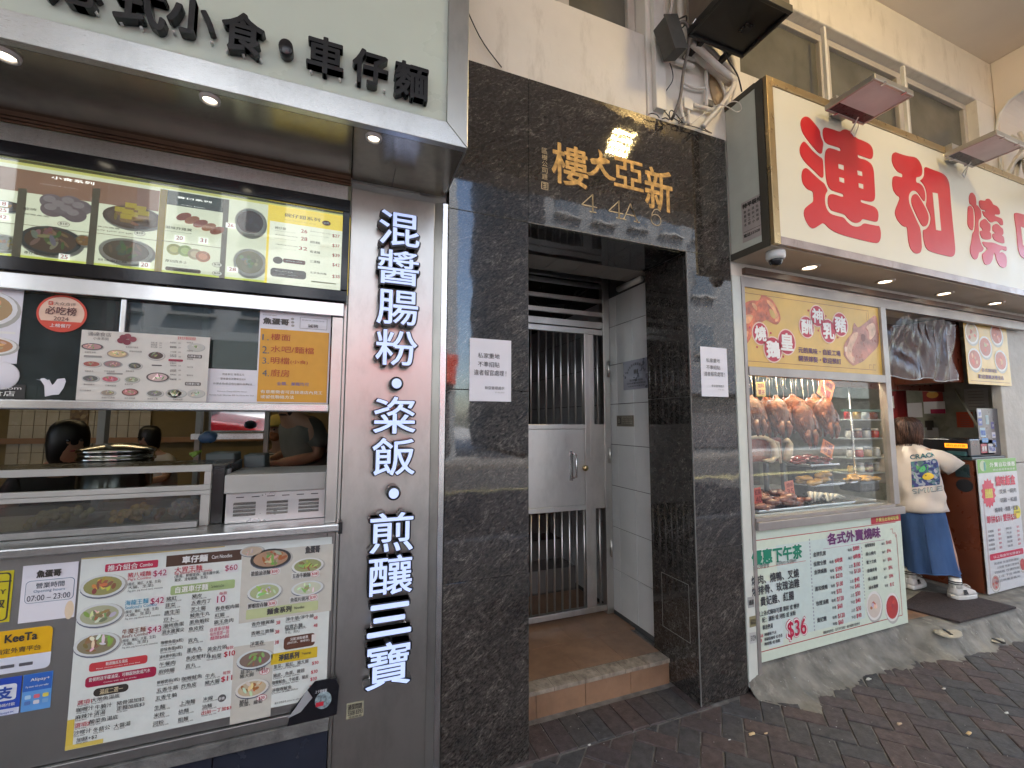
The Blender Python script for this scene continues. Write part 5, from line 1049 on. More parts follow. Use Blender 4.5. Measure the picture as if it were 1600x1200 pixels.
redchar('red rounded character 燒', .13333, 1490, 280, [
 [(215,148),(245,160),(270,200),(278,260),(275,300),(295,305),(325,345),(338,400),(335,450),(305,475),(302,530),(310,590),(305,640),(320,700),(340,770),(370,810),(340,850),(310,850),(295,920),(270,940),(240,925),(210,870),(205,810),(225,720),(235,630),(260,600),(268,520),(265,400),(250,330),(225,300),(198,280),(192,200)],
 [(190,308),(220,310),(242,350),(248,450),(245,560),(235,600),(205,580),(175,530),(178,420),(180,330)],
 [(320,240),(350,245),(385,250),(400,222),(430,225),(460,260),(475,295),(520,310),(550,350),(557,400),(545,412),(500,405),(490,425),(545,445),(580,460),(592,500),(590,540),(560,530),(530,490),(490,490),(460,505),(430,490),(400,450),(370,430),(355,390),(345,365),(385,382),(390,362),(340,350),(315,310),(310,260)],
 [(370,458),(395,470),(425,510),(445,525),(445,600),(430,612),(452,630),(455,700),(400,705),(350,695),(325,640),(320,600),(350,600),(352,580),(320,550),(325,490)],
 [(510,515),(540,530),(565,560),(590,575),(598,640),(575,655),(600,670),(610,740),(600,750),(540,735),(490,710),(470,670),(468,635),(500,632),(495,615),(470,605),(468,540)],
 [(345,725),(400,735),(475,738),(540,765),(600,785),(632,785),(635,840),(610,830),(580,818),(550,840),(552,865),(570,850),(600,860),(630,900),(638,960),(630,1020),(605,1038),(555,1020),(520,960),(500,880),(490,855),(478,880),(470,940),(440,990),(400,1003),(370,985),(350,920),(348,870),(380,850),(405,820),(400,800),(370,780)]])
redchar('red rounded character 味, cut off by the photo edge', .13333, 1490, 280, [[(728,385),(800,400),(960,450),(1020,520),(1030,700),(1030,930),(960,990),(840,930),(790,890),(765,800),(750,600),(722,430)]], [[(798,555),(930,610),(950,850),(822,770)]])
st_ = Poster('sticker', 'pale weathered renovation advert sticker on the grey side of the red character sign', 'sticker', (.090, .245, 2.64, 2.89), -.0015, mat('weathered_sticker', (.42, .36, .33), .5), .001, mp=mpX(2.238))
st_.text('特平裝修', .10, .232, 2.845, 2.878, ink(DARK), .05)
for i, s in enumerate(('專業泥水', '水電工程', '清拆大小', '免費報價', '維修防漏')): st_.vtext(s, .115+i*.028, 2.842, .018, ink(DARK), .027, .02)
st_.rect(.10, .235, 2.700, 2.702, ink(DARK), 1); st_.text('電話55508', .10, .21, 2.665, 2.688, ink(DARK), .03); st_.done()
# floodlights on the sign
AL = mat('lamp_aluminium', (.45, .42, .37), .35, .8)
for k, x0 in enumerate((2.675, 3.95, 5.22)):
    t = thing('floodlight', ('flat grey floodlight over the first red character', 'flat grey floodlight over the third red character', 'flat grey floodlight at the right edge of the photo')[k], 'lamp', (x0+.18, -.34, 3.46), 'floodlights on the red character sign')
    y0, y1, z = -.605, -.335, 3.445
    b = MB(); b.box(x0, x0+.36, y0, y0+.014, z, z+.035).box(x0, x0+.36, y1-.014, y1, z, z+.035).box(x0, x0+.014, y0+.0145, y1-.0145, z, z+.035).box(x0+.346, x0+.36, y0+.0145, y1-.0145, z, z+.035).box(x0+.0145, x0+.3455, y0+.0145, y1-.0145, z+.022, z+.034)
    obj('housing', b, AL, t, bev=.003)
    obj('lamp_glass', bx(x0+.0142, x0+.3458, y0+.0142, y1-.075, z+.005, z+.008), mat('frosted_lamp_glass', (.70, .70, .67), .45, spec=.2, var=.1, vscale=6), t)
    obj('driver_board', bx(x0+.0142, x0+.3458, y1-.0745, y1-.0145, z+.005, z+.008), mat('dark_driver_plate', (.05, .045, .04), .3, var=.8, vscale=40), t)
    for q in (.08, .27):
        obj('clip', bx(x0+q, x0+q+.012, y1-.02, y1+.006, z-.004, z+.006), STP, t); obj('clip', bx(x0+q, x0+q+.012, y0-.006, y0+.02, z-.004, z+.006), STP, t)
    obj('bracket', bx(x0+.12, x0+.24, -.334, RY+.05, z+.03, z+.14), AL, t)
    b = MB(); b.tube([(x0+.25, y1-.04, z+.0), (x0+.28, -.31, z-.05), (x0+.33, -.302, z-.06), (x0+.37, -.31, z+.02), (x0+.37, -.31, z+.12)], .004, 6); obj('power_cord', b, WHT, t)
# ceiling LED floodlight (its lit array is mirrored in the granite)
LX, LYY, LZ = 2.95, -2.12, 4.86
t = thing('ceiling_floodlight', 'lit square LED floodlight hanging under the arcade ceiling', 'lamp', (LX, LYY, 5.0))
ld = Vector((.10, .62, -.70)).normalized(); lx_ = Vector((1, 0, 0)); lx_ = (lx_-ld*lx_.dot(ld)).normalized(); ly_ = ld.cross(lx_)
b = MB(); b.obox((LX, LYY, LZ), lx_, ly_, ld, .17, .15, .025); obj('housing', b, AL, t, bev=.005)
b = MB(); b.box(LX-.01, LX+.01, LYY-.01, LYY+.01, LZ, 5.02); obj('bracket', b, AL, t)
b = MB()
for i in range(6):
    for j in range(4):
        p = Vector((LX, LYY, LZ))+lx_*(-.125+.05*i)+ly_*(-.105+.07*j)+ld*.027; b.obox(p, lx_, ly_, ld, .0075, .005, .002)
obj('led_chips', b, mat('lit_led_chip', (1, .8, .4), .5, emit=LEDW*1.3, ecol=(1, .72, .30), var=0), t)
for i, (px, py) in enumerate(((1265, 417), (1383, 439), (1475, 458), (1555, 473))):
    p = atZ(px, py, 2.556)
    downlight(p[0], p[1], 2.556, .058, ('lit round downlight in the sign soffit nearest the dome camera', 'lit round downlight second from the dome camera', 'lit round downlight third from the dome camera', 'lit round downlight farthest from the dome camera')[i], 'downlights under the red character sign', 2.2, mat('warm_downlight_rim', (.5, .42, .33), .4))
cam_ = thing('dome_camera', 'white dome security camera under the corner of the red character sign', 'security camera', (2.34, -.215, 2.556))
b = MB(); b.lathe([(.050, 0), (.052, -.012), (.052, -.036), (.047, -.048), (.040, -.052), (.001, -.052)], (2.345, -.215, 2.5555), 28); obj('housing', b, mat('camera_white', (.62, .62, .60), .35), cam_)
b = MB(); b.lathe([(.038, -.050), (.037, -.060), (.030, -.076), (.018, -.086), (.001, -.089)], (2.345, -.215, 2.5555), 24); obj('dome', b, mat('camera_dome', (.02, .02, .022), .05), cam_)
# ---- right shopfront frame
rf = thing('roast_shopfront', 'roast meat shop front with grey frame, display window and open doorway', 'shopfront', (3, 0, 0))
GF = mat('grey_window_frame', (.34, .31, .29), .42, .45, var=.12, dirt=((.22, .18, .16), 8, .64))
WP = mat('white_chipped_post', (.62, .64, .58), .45, var=.06, dirt=((.30, .27, .22), 8, .70))
obj('white_post', bx(2.231, 2.302, -.006, .03, .03, 2.47), WP, rf, bev=.002); obj('grey_frame', bx(2.303, 2.328, -.012, .03, .03, 2.47), GF, rf, bev=.002)
obj('brown_track', bx(2.331, 9, -.02, .03, 2.487, 2.527), mat('brown_track', (.10, .055, .035), .45), rf, bev=.002); obj('head_frame', bx(2.331, 5.9, -.008, .03, 2.405, 2.470), GF, rf, bev=.002)
obj('middle_rail', bx(2.329, 3.683, -.018, .03, 1.842, 1.897), GF, rf, bev=.002); obj('grey_frame', bx(3.684, 3.745, -.018, .03, .97, 2.404), GF, rf, bev=.002)
obj('sill', bx(2.329, 3.77, -.035, .03, .905, .955), GF, rf, bev=.003); obj('sill_bead', bx(2.329, 3.683, -.02, .03, .957, .975), GF, rf)
obj('window_glass', bx(2.329, 3.683, .004, .009, .975, 1.841), GLASS, rf); 
obj('lower_core', bx(2.329, 3.75, .012, .25, .14, .904), MATS['dark_core'], rf)
for k, (x, z, c) in enumerate(((2.268, .50, GREY), (2.275, .39, (.25, .22, .12)), (2.272, .30, (.5, .5, .48)))): 
    q = Poster('sticker', ('grey barcode sticker on the white post, highest', 'tan square sticker on the white post, middle', 'pale striped sticker on the white post, lowest')[k], 'sticker', (x-.025, x+.025, z-.03, z+.03), -.0075, ink(c), .0008); q.text(('通渠', '通渠電話', '51234')[k], x-.02, x+.02, z-.015, z+.015, ink(DARK), .02); q.done()
# banner in the window top
YB = mat('mustard_banner', (.62, .40, .09), .35, var=.12, vscale=6)
bn = Poster('roast_banner', 'mustard banner with roast goose, suckling pig and red character balls', 'banner', (2.329, 3.683, 1.898, 2.404), .0, YB, .006)
def Q9(x, y): return W(1150+x*.15625, 440+y*.15625, 0)
def sp9(poly, m_, L_, kind='printed_picture', n=2):
    mb = bn.L(m_, kind); P = [Q9(x, y) for x, y in chaikin(poly, n)]; mb.add([(p[0], bn.y(L_), p[1]) for p in P], [tuple(range(len(P)))])
bl = ink((.22, .05, .03))
for P in (((55, 105), (1325, 305)), ((80, 790), (1400, 893))): a = Q9(*P[0]); c = Q9(*P[1]); bn.rect(a[0], c[0], a[1]-.002, a[1]+.001, bl, 1)
for k in range(2): a = Q9(1300+20*k, 310); bn.rect(a[0], a[0]+.003, a[1]-.06, a[1], bl, 1); a = Q9(1330+40*k, 830); bn.rect(a[0], a[0]+.03, a[1]-.003, a[1], bl, 1); bn.rect(a[0], a[0]+.003, a[1]-.03, a[1], bl, 1.1)
GSK = mat('printed_roast_skin', (.50, .11, .035), .3, var=.75, vscale=14); GSL = mat('printed_roast_gloss', (.72, .33, .13), .3, var=.4, vscale=18)
sp9([(62, 240), (100, 205), (160, 185), (220, 195), (245, 160), (250, 130), (300, 145), (360, 180), (400, 240), (440, 330), (445, 390), (410, 435), (360, 420), (300, 380), (270, 400), (210, 430), (170, 470), (150, 560), (110, 620), (75, 650)], GSK, 2)
sp9([(300, 175), (350, 200), (395, 270), (425, 350), (420, 395), (385, 405), (395, 350), (360, 270), (310, 215)], GSL, 2.5); sp9([(150, 205), (200, 230), (215, 300), (170, 260)], GSL, 2.5); sp9([(80, 330), (180, 330), (140, 420), (75, 420)], GSL, 2.5); sp9([(325, 270), (360, 280), (395, 340), (385, 380), (345, 350)], YB, 3)
sp9([(70, 500), (130, 490), (110, 560), (75, 600)], GSL, 2.6)
PIG = mat('printed_pig_skin', (.38, .15, .10), .3, var=.6, vscale=10); PIGL = mat('printed_pig_gloss', (.62, .38, .24), .3, var=.4, vscale=14)
sp9([(1400, 325), (1340, 370), (1280, 420), (1215, 470), (1180, 400), (1165, 460), (1165, 510), (1110, 570), (1070, 650), (1080, 700), (1070, 730), (1120, 800), (1170, 845), (1200, 830), (1270, 800), (1340, 730), (1430, 640), (1425, 480)], PIG, 2)
sp9([(1160, 520), (1220, 500), (1210, 560), (1160, 660), (1150, 740), (1190, 760), (1180, 830), (1120, 780), (1090, 720), (1110, 640)], PIGL, 2.5); sp9([(1245, 520), (1290, 530), (1290, 600), (1250, 600)], ink((.16, .05, .03)), 3); sp9([(1080, 650), (1110, 650), (1105, 700), (1085, 705)], ink((.66, .5, .4)), 3); sp9([(1290, 450), (1380, 400), (1400, 520), (1330, 600), (1330, 500)], PIGL, 2.5)
mg2 = ink((.42, .01, .04)); hal = ink((.75, .55, .45))
for ch, cx, cy, rx, ry in (('燒', 240, 520, 72, 105), ('鵝', 368, 680, 85, 120), ('皇', 505, 605, 80, 120), ('酬', 703, 455, 68, 102), ('神', 810, 345, 66, 100), ('乳', 920, 495, 70, 112), ('豬', 1040, 430, 70, 112)):
    c = Q9(cx, cy); e = Q9(cx+rx, cy); t_ = Q9(cx, cy-ry); rxx = e[0]-c[0]; rz = t_[1]-c[1]
    bn.disc(c[0], c[1], rxx+.010, rz+.008, hal, 3, 'printed_area'); 
for ch, cx, cy, rx, ry in (('燒', 240, 520, 72, 105), ('鵝', 368, 680, 85, 120), ('皇', 505, 605, 80, 120), ('酬', 703, 455, 68, 102), ('神', 810, 345, 66, 100), ('乳', 920, 495, 70, 112), ('豬', 1040, 430, 70, 112)):
    c = Q9(cx, cy); e = Q9(cx+rx, cy); t_ = Q9(cx, cy-ry); rxx = e[0]-c[0]; rz = t_[1]-c[1]
    bn.disc(c[0], c[1], rxx, rz, mg2, 3.5, 'printed_area'); bn.text(ch, c[0]-rxx*.80, c[0]+rxx*.80, c[1]-rz*.72, c[1]+rz*.74, ink(WHITE), .045, 5)
for x, y in ((135, 460), (345, 515), (208, 655), (470, 750), (720, 290), (895, 345), (820, 490), (1015, 560)): c = Q9(x, y); bn.disc(c[0], c[1], .008, .008, mg2, 3, 'printed_area', 10)
pu = ink((.10, .02, .10)); c = Q9(622, 730); e = Q9(1045, 760)
bn.text('元朗風味・自設工場', c[0], e[0], c[1]+.012, c[1]+.052, pu, .03); bn.text('開張嫁娶・歡迎預訂', c[0], e[0], c[1]-.045, c[1]-.005, pu, .03); bn.done()
# ---- price board
rb = Poster('price_board', 'pale green price board with 優惠下午茶 $36 below the meat window', 'menu board', (2.305, 3.762, .148, .903), -.004, ink((.62, .70, .58)), .004)
def Qa(x, y): return W(1150+x*.20833, 790+y*.20833, -.004)
def ra(s, x, y, h, m_, wid=None, bold=.02, L_=5): p = Qa(x, y); n = sum(1.0 if ord(ch) > 255 else .52 for ch in s); rb.text(s, p[0], p[0]+(wid or n*h*1.0), p[1]-h/2, p[1]+h/2, m_, bold, L_)
def rbx(a, b_, c, d, m_, L_=1, rnd=0): p = Qa(a, b_); q = Qa(c, d); rb.rect(p[0], q[0], q[1], p[1], m_, L_, 'printed_area', rnd)
rb.rect(2.5, 3.3, .25, .8, ink((.56, .66, .62)), .5); rb.rect(2.40, 2.52, .22, .60, ink((.60, .68, .66)), .6)
for z in (.845, .208): rb.rect(2.31, 3.70, z-.0025, z+.0025, ink((.40, .05, .04)), 1)
rb.rect(3.697, 3.702, .208, .76, ink((.40, .05, .04)), 1.2)
p = Qa(1010, 90); rb.rect(p[0], 3.760, .850, .902, ink((.48, .02, .04)), 2); rb.text('外賣在此等候取餐', p[0]+.05, 3.735, .862, .890, ink((.70, .60, .15)), .03)
for k in range(2): rb.rect(3.63+.03*k, 3.66+.03*k, .80-.03*k, .803-.03*k, ink(RED), 2); rb.rect(3.655+.03*k, 3.658+.03*k, .77-.03*k, .80-.03*k, ink(RED), 2.1)
gn = ink((.01, .22, .13)); tk3 = ink((.04, .04, .05)); mr = ink((.50, .02, .07)); pr_ = ink((.12, .02, .12))
p0_ = Qa(128, 350); p1_ = Qa(490, 300)
for o_, m_, L_ in ((.004, ink(WHITE), 3), (0, gn, 5)): rb.text('優惠下午茶', p0_[0]-o_-.02, p1_[0]+o_, .700-o_, .792+o_, m_, .05+o_*6, L_)
p0_ = Qa(680, 240); p1_ = Qa(1078, 180)
for o_, m_, L_ in ((.003, ink((.72, .55, .66)), 3), (0, pr_, 5)): rb.text('各式外賣燒味', p0_[0]-o_, p1_[0]+o_, .755-o_, .832+o_, m_, .045+o_*5, L_)
p = Qa(520, 360); rb.rect(2.31, p[0], .680, .683, ink((.5, .15, .12)), 1); p = Qa(650, 310); q = Qa(1110, 220); rb.rect(p[0], q[0], .735, .7375, ink((.5, .2, .3)), 1)
ra('只限堂食', 152, 460, .028, tk3, .105, .0); ra('2:00pm~6:00pm', 298, 435, .028, tk3, .175, .0)
ra('燒肉、燒鴨、叉燒', 112, 565, .055, tk3, .405, .025); ra('燒排骨、玫瑰油雞', 115, 645, .055, tk3, .405, .025); ra('貴妃雞、紅腸', 180, 720, .055, tk3, .285, .025)
ra('以上各式燒味可選 單拼 或 雙拼', 158, 815, .030, tk3, .355, .02); ra('配：瀨粉 或 河粉 或 米粉', 193, 858, .030, tk3, .285, .02); ra('單送例湯', 195, 915, .028, tk3, .085, .02)
for k, s in enumerate(('$6', '$8', '$10')): ra(s, 172-k*8, 980+k*38, .022, mr, .03, .03); ra(('轉罐裝汽水', '轉罐裝咖啡 或 奶茶', '轉燒鴨 或 燒鵝')[k], 210, 968+k*35, .020, tk3, (.10, .15, .13)[k], .03)
p0_ = Qa(385, 985); p1_ = Qa(527, 950); zc = Qa(450, 925)[1]
for o_, m_, L_ in ((.012, mr, 2), (.008, ink(WHITE), 3), (0, mr, 5)): rb.text('$36', p0_[0]-o_, p1_[0]+o_, zc-.055-o_, zc+.055+o_, m_, .03+o_*3, L_)
xq = Qa(560, 500)[0]
for k in range(26): rb.rect(xq, xq+.010, .80-k*.022, .812-k*.022, ink((.30, .33, .38)), 1)
xq = Qa(950, 500)[0]
for k in range(16): rb.rect(xq, xq+.008, .70-k*.022, .710-k*.022, ink((.30, .33, .38)), 1)
R_ = [('金牌乳豬', 575, 368, None, '888', 835, 320), ('金豬全體', 578, 438, '時價', '時價', 0, 0), ('金牌燒鵝', 582, 500, '390', '100', 0, 0), ('', 0, 0, '210', '120', 0, 0), ('連和燒鴨', 588, 625, '130', '40', 0, 0), ('', 0, 0, '70', '40', 0, 0), ('玫瑰油雞', 596, 735, '120', '30', 0, 0), ('', 0, 0, '60', '40', 0, 0), ('貴妃雞', 604, 860, '120', '30', 0, 0), ('', 0, 0, '60', '40', 0, 0)]
YY = [(0, 330), (415, 390), (482, 452), (532, 500), (595, 565), (648, 612), (705, 670), (760, 722), (832, 782), (880, 835)]
for k, (nm, x, y, a_, c_, _, _) in enumerate(R_):
    if nm: ra(nm, x, y, .030, tk3, .030*len(nm), .02)
    y1, y2 = YY[k]; dx = (y1-415)*.055
    if a_: ra('每隻' if k % 2 == 0 or k == 1 else '半隻', 697+dx, y1+8, .020, tk3, .042, .02); ra('$'+a_, 738+dx, y1-2, .032, mr, None, .02) if a_ != '時價' else ra('$時價', 738+dx, y1-2, .030, mr, .075, .02)
    dx = (y2-390)*.055; ra('每隻' if k < 1 else ('每斤' if k == 1 else ('上庄' if k % 2 == 0 else '下庄')), 838+dx, y2+4, .020, tk3, .042, .02); ra('$'+c_, 876+dx, y2-6, .032, mr, None if c_ != '時價' else .075, .02)
for k, (nm, pr) in enumerate((('秘製燒排骨', '160'), ('南山燒肉', '96'), ('蜜汁叉燒', '96'), ('香燒排骨', '96'), ('佛山燻蹄', '96'), ('滷水雞髀', '12'))):
    y = 298+k*63; ra(nm, 965+k*5, y+2, .026, tk3, .105, .02); ra('每斤' if k < 5 else '每隻', 1088+k*5, y-12, .019, tk3, .035, .02); ra('$'+pr, 1122+k*6, y-20, .028, mr, None, .02)
c = Qa(1035, 750); rb.food(c[0], c[1], .082, .095, rim=(.72, .70, .66), base=(.60, .52, .45), tops=(((.55, .14, .08), 7), ((.66, .55, .42), 4)), seed=7)
c = Qa(1170, 760); rb.food(c[0], c[1], .078, .095, rim=(.72, .70, .66), base=(.45, .05, .05), tops=(((.5, .06, .05), 9),), seed=8)
ra('價格如有更改・恕不另行通知・相片圖案只供參考', 650, 952, .018, tk3, .36, .02); rb.done()
# ---- meat window contents
t = thing('added_window_lamp', 'added tube lamp hidden behind the mustard banner to light the roast meats', 'light', (3, .12, 2.0)); obj('lamp_housing', bx(2.4, 3.65, .09, .14, 2.03, 2.06), WHT, t)  # unseen lamp added to brighten the roast meats behind the glass
obj('tube', bx(2.42, 3.63, .10, .13, 2.005, 2.029), mat('added_meat_lamp_tube', (1, .9, .75), .5, emit=12, ecol=(1, .78, .50)), t)
shelf = thing('display_counter', 'tiled counter inside the roast meat window', 'counter', (3, .3, .95)); obj('counter_top', bx(2.34, 3.72, .03, .95, .90, .985), STH, shelf, bev=.003); obj('counter_base', bx(2.34, 3.72, .30, .95, .15, .899), MATS['dark_core'], shelf)
rail = thing('hook_rail', 'steel rail with hooks for the roast geese in the meat window', 'rail', (3, .26, 1.9)); b = MB(); b.tube([(2.33, .26, 1.90), (3.74, .26, 1.90)], .008, 8); obj('rail', b, STP, rail); b = MB(); b.tube([(2.33, .30, 1.565), (3.3, .30, 1.565)], .006, 8); obj('rail', b, STP, rail)
def goosemat(name, c1, c2):
    m_, n, l, b_ = newmat(name); co = _coord(n, l)
    a = _noise(n, l, co, 16, 6, .7, .8); l.new(_ramp(n, l, a, [(.30, (.02, .006, .004)), (.48, c1), (.62, c2), (.75, (.46, .16, .03))]), b_.inputs['Base Color'])
    b_.inputs['Roughness'].default_value = .32; b_.inputs['Coat Weight'].default_value = .35; b_.inputs['Coat Roughness'].default_value = .08; _bump(n, l, b_, _noise(n, l, co, 34, 5, .7), .9, .02); return m_
GM = [goosemat('roast_skin_dark', (.13, .022, .004), (.27, .060, .008)), goosemat('roast_skin_amber', (.22, .045, .006), (.38, .10, .012))]
def goose_mesh(seed, h=.27):
    rnd = random.Random(seed); b = MB(); K = 16; rings = []
    prof = [(0, .010), (.05, .016), (.10, .024), (.16, .050), (.26, .062), (.42, .066), (.58, .060), (.70, .052), (.80, .042), (.88, .030), (.95, .016), (1.0, .006)]
    for t, r in prof:
        z = -t*h; row = []
        for k in range(K):
            a = 2*math.pi*k/K; q = r*1.3*(1+.10*math.sin(2*a+seed)+.05*math.sin(5*a+t*9+seed)+rnd.uniform(-.05, .05)); row.append((q*math.cos(a), q*.78*math.sin(a)+.01*math.sin(t*5+seed), z))
        rings.append(row)
    b.rings(rings)
    for s_ in (-1, 1):
        b.tube([(s_*.052, -.02, -.10*h/.27), (s_*.070, -.030, -.14*h/.27), (s_*.062, -.045, -.19*h/.27), (s_*.045, -.05, -.155*h/.27)], [.018, .016, .012, .006], 8)
        b.tube([(s_*.030, -.035, -.19*h/.27), (s_*.042, -.05, -.23*h/.27), (s_*.028, -.055, -.275*h/.27), (s_*.022, -.05, -.30*h/.27)], [.026, .022, .013, .006], 8)
    return b
GN = ['leftmost roast goose, beside the window frame', 'second roast goose from the left, under the yellow tag', 'third roast goose from the left, dark with curled wing', 'middle roast goose, amber and pale at the neck', 'fifth roast goose from the left, hanging lowest', 'sixth roast goose from the left', 'rightmost roast goose, by the orange card']
me_cache = {}
for k, (x, y0, h) in enumerate(((125, 185, .25), (218, 200, .26), (318, 185, .27), (430, 178, .25), (522, 225, .31), (605, 180, .29), (692, 195, .28))):
    yy = .20 if k % 2 == 0 else .29; p = W(1150+x*.2, 580+y0*.2, yy)
    t = thing('roast_goose', GN[k], 'roast goose', (p[0], yy, p[1]), 'roast geese hanging in the window')
    if k % 2 not in me_cache: me_cache[k % 2] = mesh('carcass', goose_mesh(k+3))
    o = obj('carcass', me_cache[k % 2] if False else mesh('carcass', goose_mesh(k*3+1, h)), GM[k % 2]); o.parent = t; o.data.materials.clear(); o.data.materials.append(GM[k % 2])
    b = MB(); b.tube([(p[0], yy, p[1]-.02), (p[0]+.01, yy, p[1]+.015), (p[0]-.004, yy, 1.905)], .0028, 6); obj('hook', b, STP, t)
for k, (x, h) in enumerate(((160, .24), (265, .26), (372, .25), (470, .27), (565, .26), (650, .25))):
    p = W(1150+x*.2, 580+205*.2, .40); t = thing('roast_goose', 'back row roast goose, %s' % ('behind the first and second front geese', 'behind the second and third front geese', 'behind the third and fourth front geese', 'behind the fourth and fifth front geese', 'behind the fifth and sixth front geese', 'behind the two rightmost front geese')[k], 'roast goose', (p[0], .40, p[1]), 'roast geese hanging in the window')
    o = obj('carcass', mesh('carcass', goose_mesh(k*5+2, h)), None); o.parent = t; o.data.materials.append(GM[(k+1) % 2]); b = MB(); b.tube([(p[0], .40, p[1]-.02), (p[0], .40, 1.95)], .0028, 6); obj('hook', b, STP, t)
b = MB()
rr = random.Random(9)
for k in range(14): x = 2.42+k*.052+rr.uniform(-.01, .01); b.tube([(x, .2, 1.93), (x+rr.uniform(-.02, .02), .19, 1.88), (x+rr.uniform(-.02, .02), .2, 1.82), (x+.012, .2, 1.79)], .004, 6)
tag(obj('spare_hooks', b, STP), 'row of bright steel hooks above the roast geese', 'hooks')
def card(px, py, w_, h_, yy, s1, s2, label, col=(.72, .22, .13), rot_=0):
    p = W(px, py, yy); ca, sa = math.cos(rot_), math.sin(rot_)
    mp_l = lambda u, q, d: (p[0]+u*ca-q*sa, d, p[1]+u*sa+q*ca)
    c_ = Poster('price_card', label, 'price tag', (-w_/2, w_/2, -h_/2, h_/2), yy, ink(col), .001, mp=mp_l)
    c_.text(s1, -w_*.36, w_*.36, h_*.08, h_*.40, ink((.25, .02, .02)), .02)
    if s2: c_.text(s2, -w_*.36, w_*.36, -h_*.40, -h_*.02, ink((.25, .02, .02)), .03)
    c_.done()
card(1189, 608, .085, .10, .16, '加料', '單拼', 'yellow card with red writing among the goose hooks', (.62, .50, .16), .03)
card(1291, 607, .17, .17, .32, '金牌燒', '特價', 'large orange card behind the rightmost goose', (.66, .22, .08), -.45)
card(1293, 701, .13, .105, .20, '切雞', '半隻', 'bright orange card above the char siu tray', (.85, .25, .08), -.4)
card(1184, 775, .07, .105, .10, '紅腸', '40', 'pink red price card reading 40, lower left', (.75, .14, .09), .12)
card(1234, 763, .085, .10, .14, '燒味', '35', 'pink orange price card reading 35, lower middle', (.75, .20, .12), .12)
# belly slab, intestines, trays
p = W(1190, 702, .25); b = MB(); b.box(p[0]-.22, p[0]+.17, .22, .27, p[1]-.085, p[1]+.085); tag(obj('roast_pork_belly', b, mat('pork_belly', (.22, .045, .02), .3, var=.6, vscale=12, coat=.6, bump=.6, bscale=40), bev=.015), 'hanging red brown slab of roast pork belly', 'pork')
CRI = mat('cream_intestine', (.60, .48, .33), .35, var=.3, vscale=18, bump=.3)
def meat_tube(pts, r, m_, nm, lab, cat, grp=None):
    b = MB(); b.tube([(W(1150+x*.2, 580+y*.2, yy)[0], yy, W(1150+x*.2, 580+y*.2, yy)[1]) for x, y, yy in pts], r, 8); o = obj(nm, b, m_); tag(o, lab, cat, grp); return o
meat_tube([(105, 520, .20), (160, 515, .20), (230, 520, .20), (275, 545, .19), (300, 600, .19), (310, 660, .19), (280, 700, .19), (215, 695, .19)], [.010, .013, .015, .018, .022, .022, .016, .008], CRI, 'crackling', 'cream curled strip of crackling over the pork belly', 'pork')
meat_tube([(270, 540, .2), (320, 560, .2), (335, 640, .2), (350, 720, .2)], [.012, .016, .014, .008], CRI, 'crackling', 'long cream strip hanging beside the curled crackling', 'pork')
meat_tube([(370, 550, .2), (400, 535, .2), (420, 570, .2), (410, 640, .2), (390, 700, .2)], [.010, .016, .022, .028, .020], CRI, 'pig_intestine', 'pale plump intestine hanging right of the pork belly', 'offal')
def heap(name, lab, cat, x0, x1, y0, y1, z0, h, n, r, m_, sx=1.6, seed=1, tray=True):
    t = thing(name, lab, cat, ((x0+x1)/2, (y0+y1)/2, z0)); rnd = random.Random(seed)
    if tray: obj('tray', bx(x0-.02, x1+.02, y0-.01, y1+.02, z0, z0+.018), STP, t, bev=.006)
    b = MB()
    for k in range(n):
        u = rnd.random(); x = x0+(x1-x0)*u; b.ball((x, rnd.uniform(y0, y1), z0+.02+rnd.uniform(0, h)*(1-abs(2*u-1)*.5)), r*rnd.uniform(.8, 1.25), 10, 6, sx=sx*rnd.uniform(.8, 1.2), sz=.6, lump=.16, seed=k)
    obj('meat', b, m_, t, kind='stuff'); return t
MS = mat('braised_meat', (.26, .10, .07), .28, var=.6, vscale=14, coat=.5, bump=.4); CSI = mat('char_siu', (.20, .022, .018), .25, var=.6, vscale=16, coat=.7, bump=.4); CHK = mat('golden_chicken', (.50, .27, .06), .25, var=.45, vscale=10, coat=.6, bump=.3)
X_ = lambda x, y, yy: W(1150+x*.2, 580+y*.2, yy)
a = X_(120, 1060, .12); c = X_(520, 1060, .12); heap('braised_meat_tray', 'tray heaped with pink brown braised pork pieces, lower left of window', 'meat tray', a[0], c[0], .06, .28, .986, .085, 60, .032, MS, seed=2)
a = X_(535, 1060, .12); c = X_(830, 1060, .12)
t = thing('tentacle_tray', 'tray with white curled octopus pieces, lower middle of window', 'meat tray', ((a[0]+c[0])/2, .15, .986)); obj('tray', bx(a[0], c[0]+.05, .06, .30, .986, 1.002), STP, t, bev=.005)
WO = mat('white_octopus', (.66, .62, .54), .3, var=.15, coat=.4)
for k in range(6): b = MB(); x = a[0]+.03+k*.055; b.tube([(x, .09+.02*k % .06, 1.01), (x+.03, .12, 1.07-.006*k), (x+.08, .14, 1.06-.005*k), (x+.12, .12, 1.015)], [.009, .016-.0012*k, .014-.0012*k, .006], 8); obj('tentacle', b, WO, t)
a = X_(545, 690, .3); c = X_(745, 690, .3); heap('char_siu_rack', 'dark red char siu strips piled on a raised rack', 'meat tray', a[0], c[0], .26, .42, a[1]-.05, .05, 22, .028, CSI, 2.2, 3)
a = X_(540, 830, .3); c = X_(765, 830, .3); heap('golden_poultry_tray', 'golden poultry pieces on a black tray in the middle of the window', 'meat tray', a[0], c[0], .24, .42, a[1]-.06, .07, 26, .032, CHK, 1.8, 4)
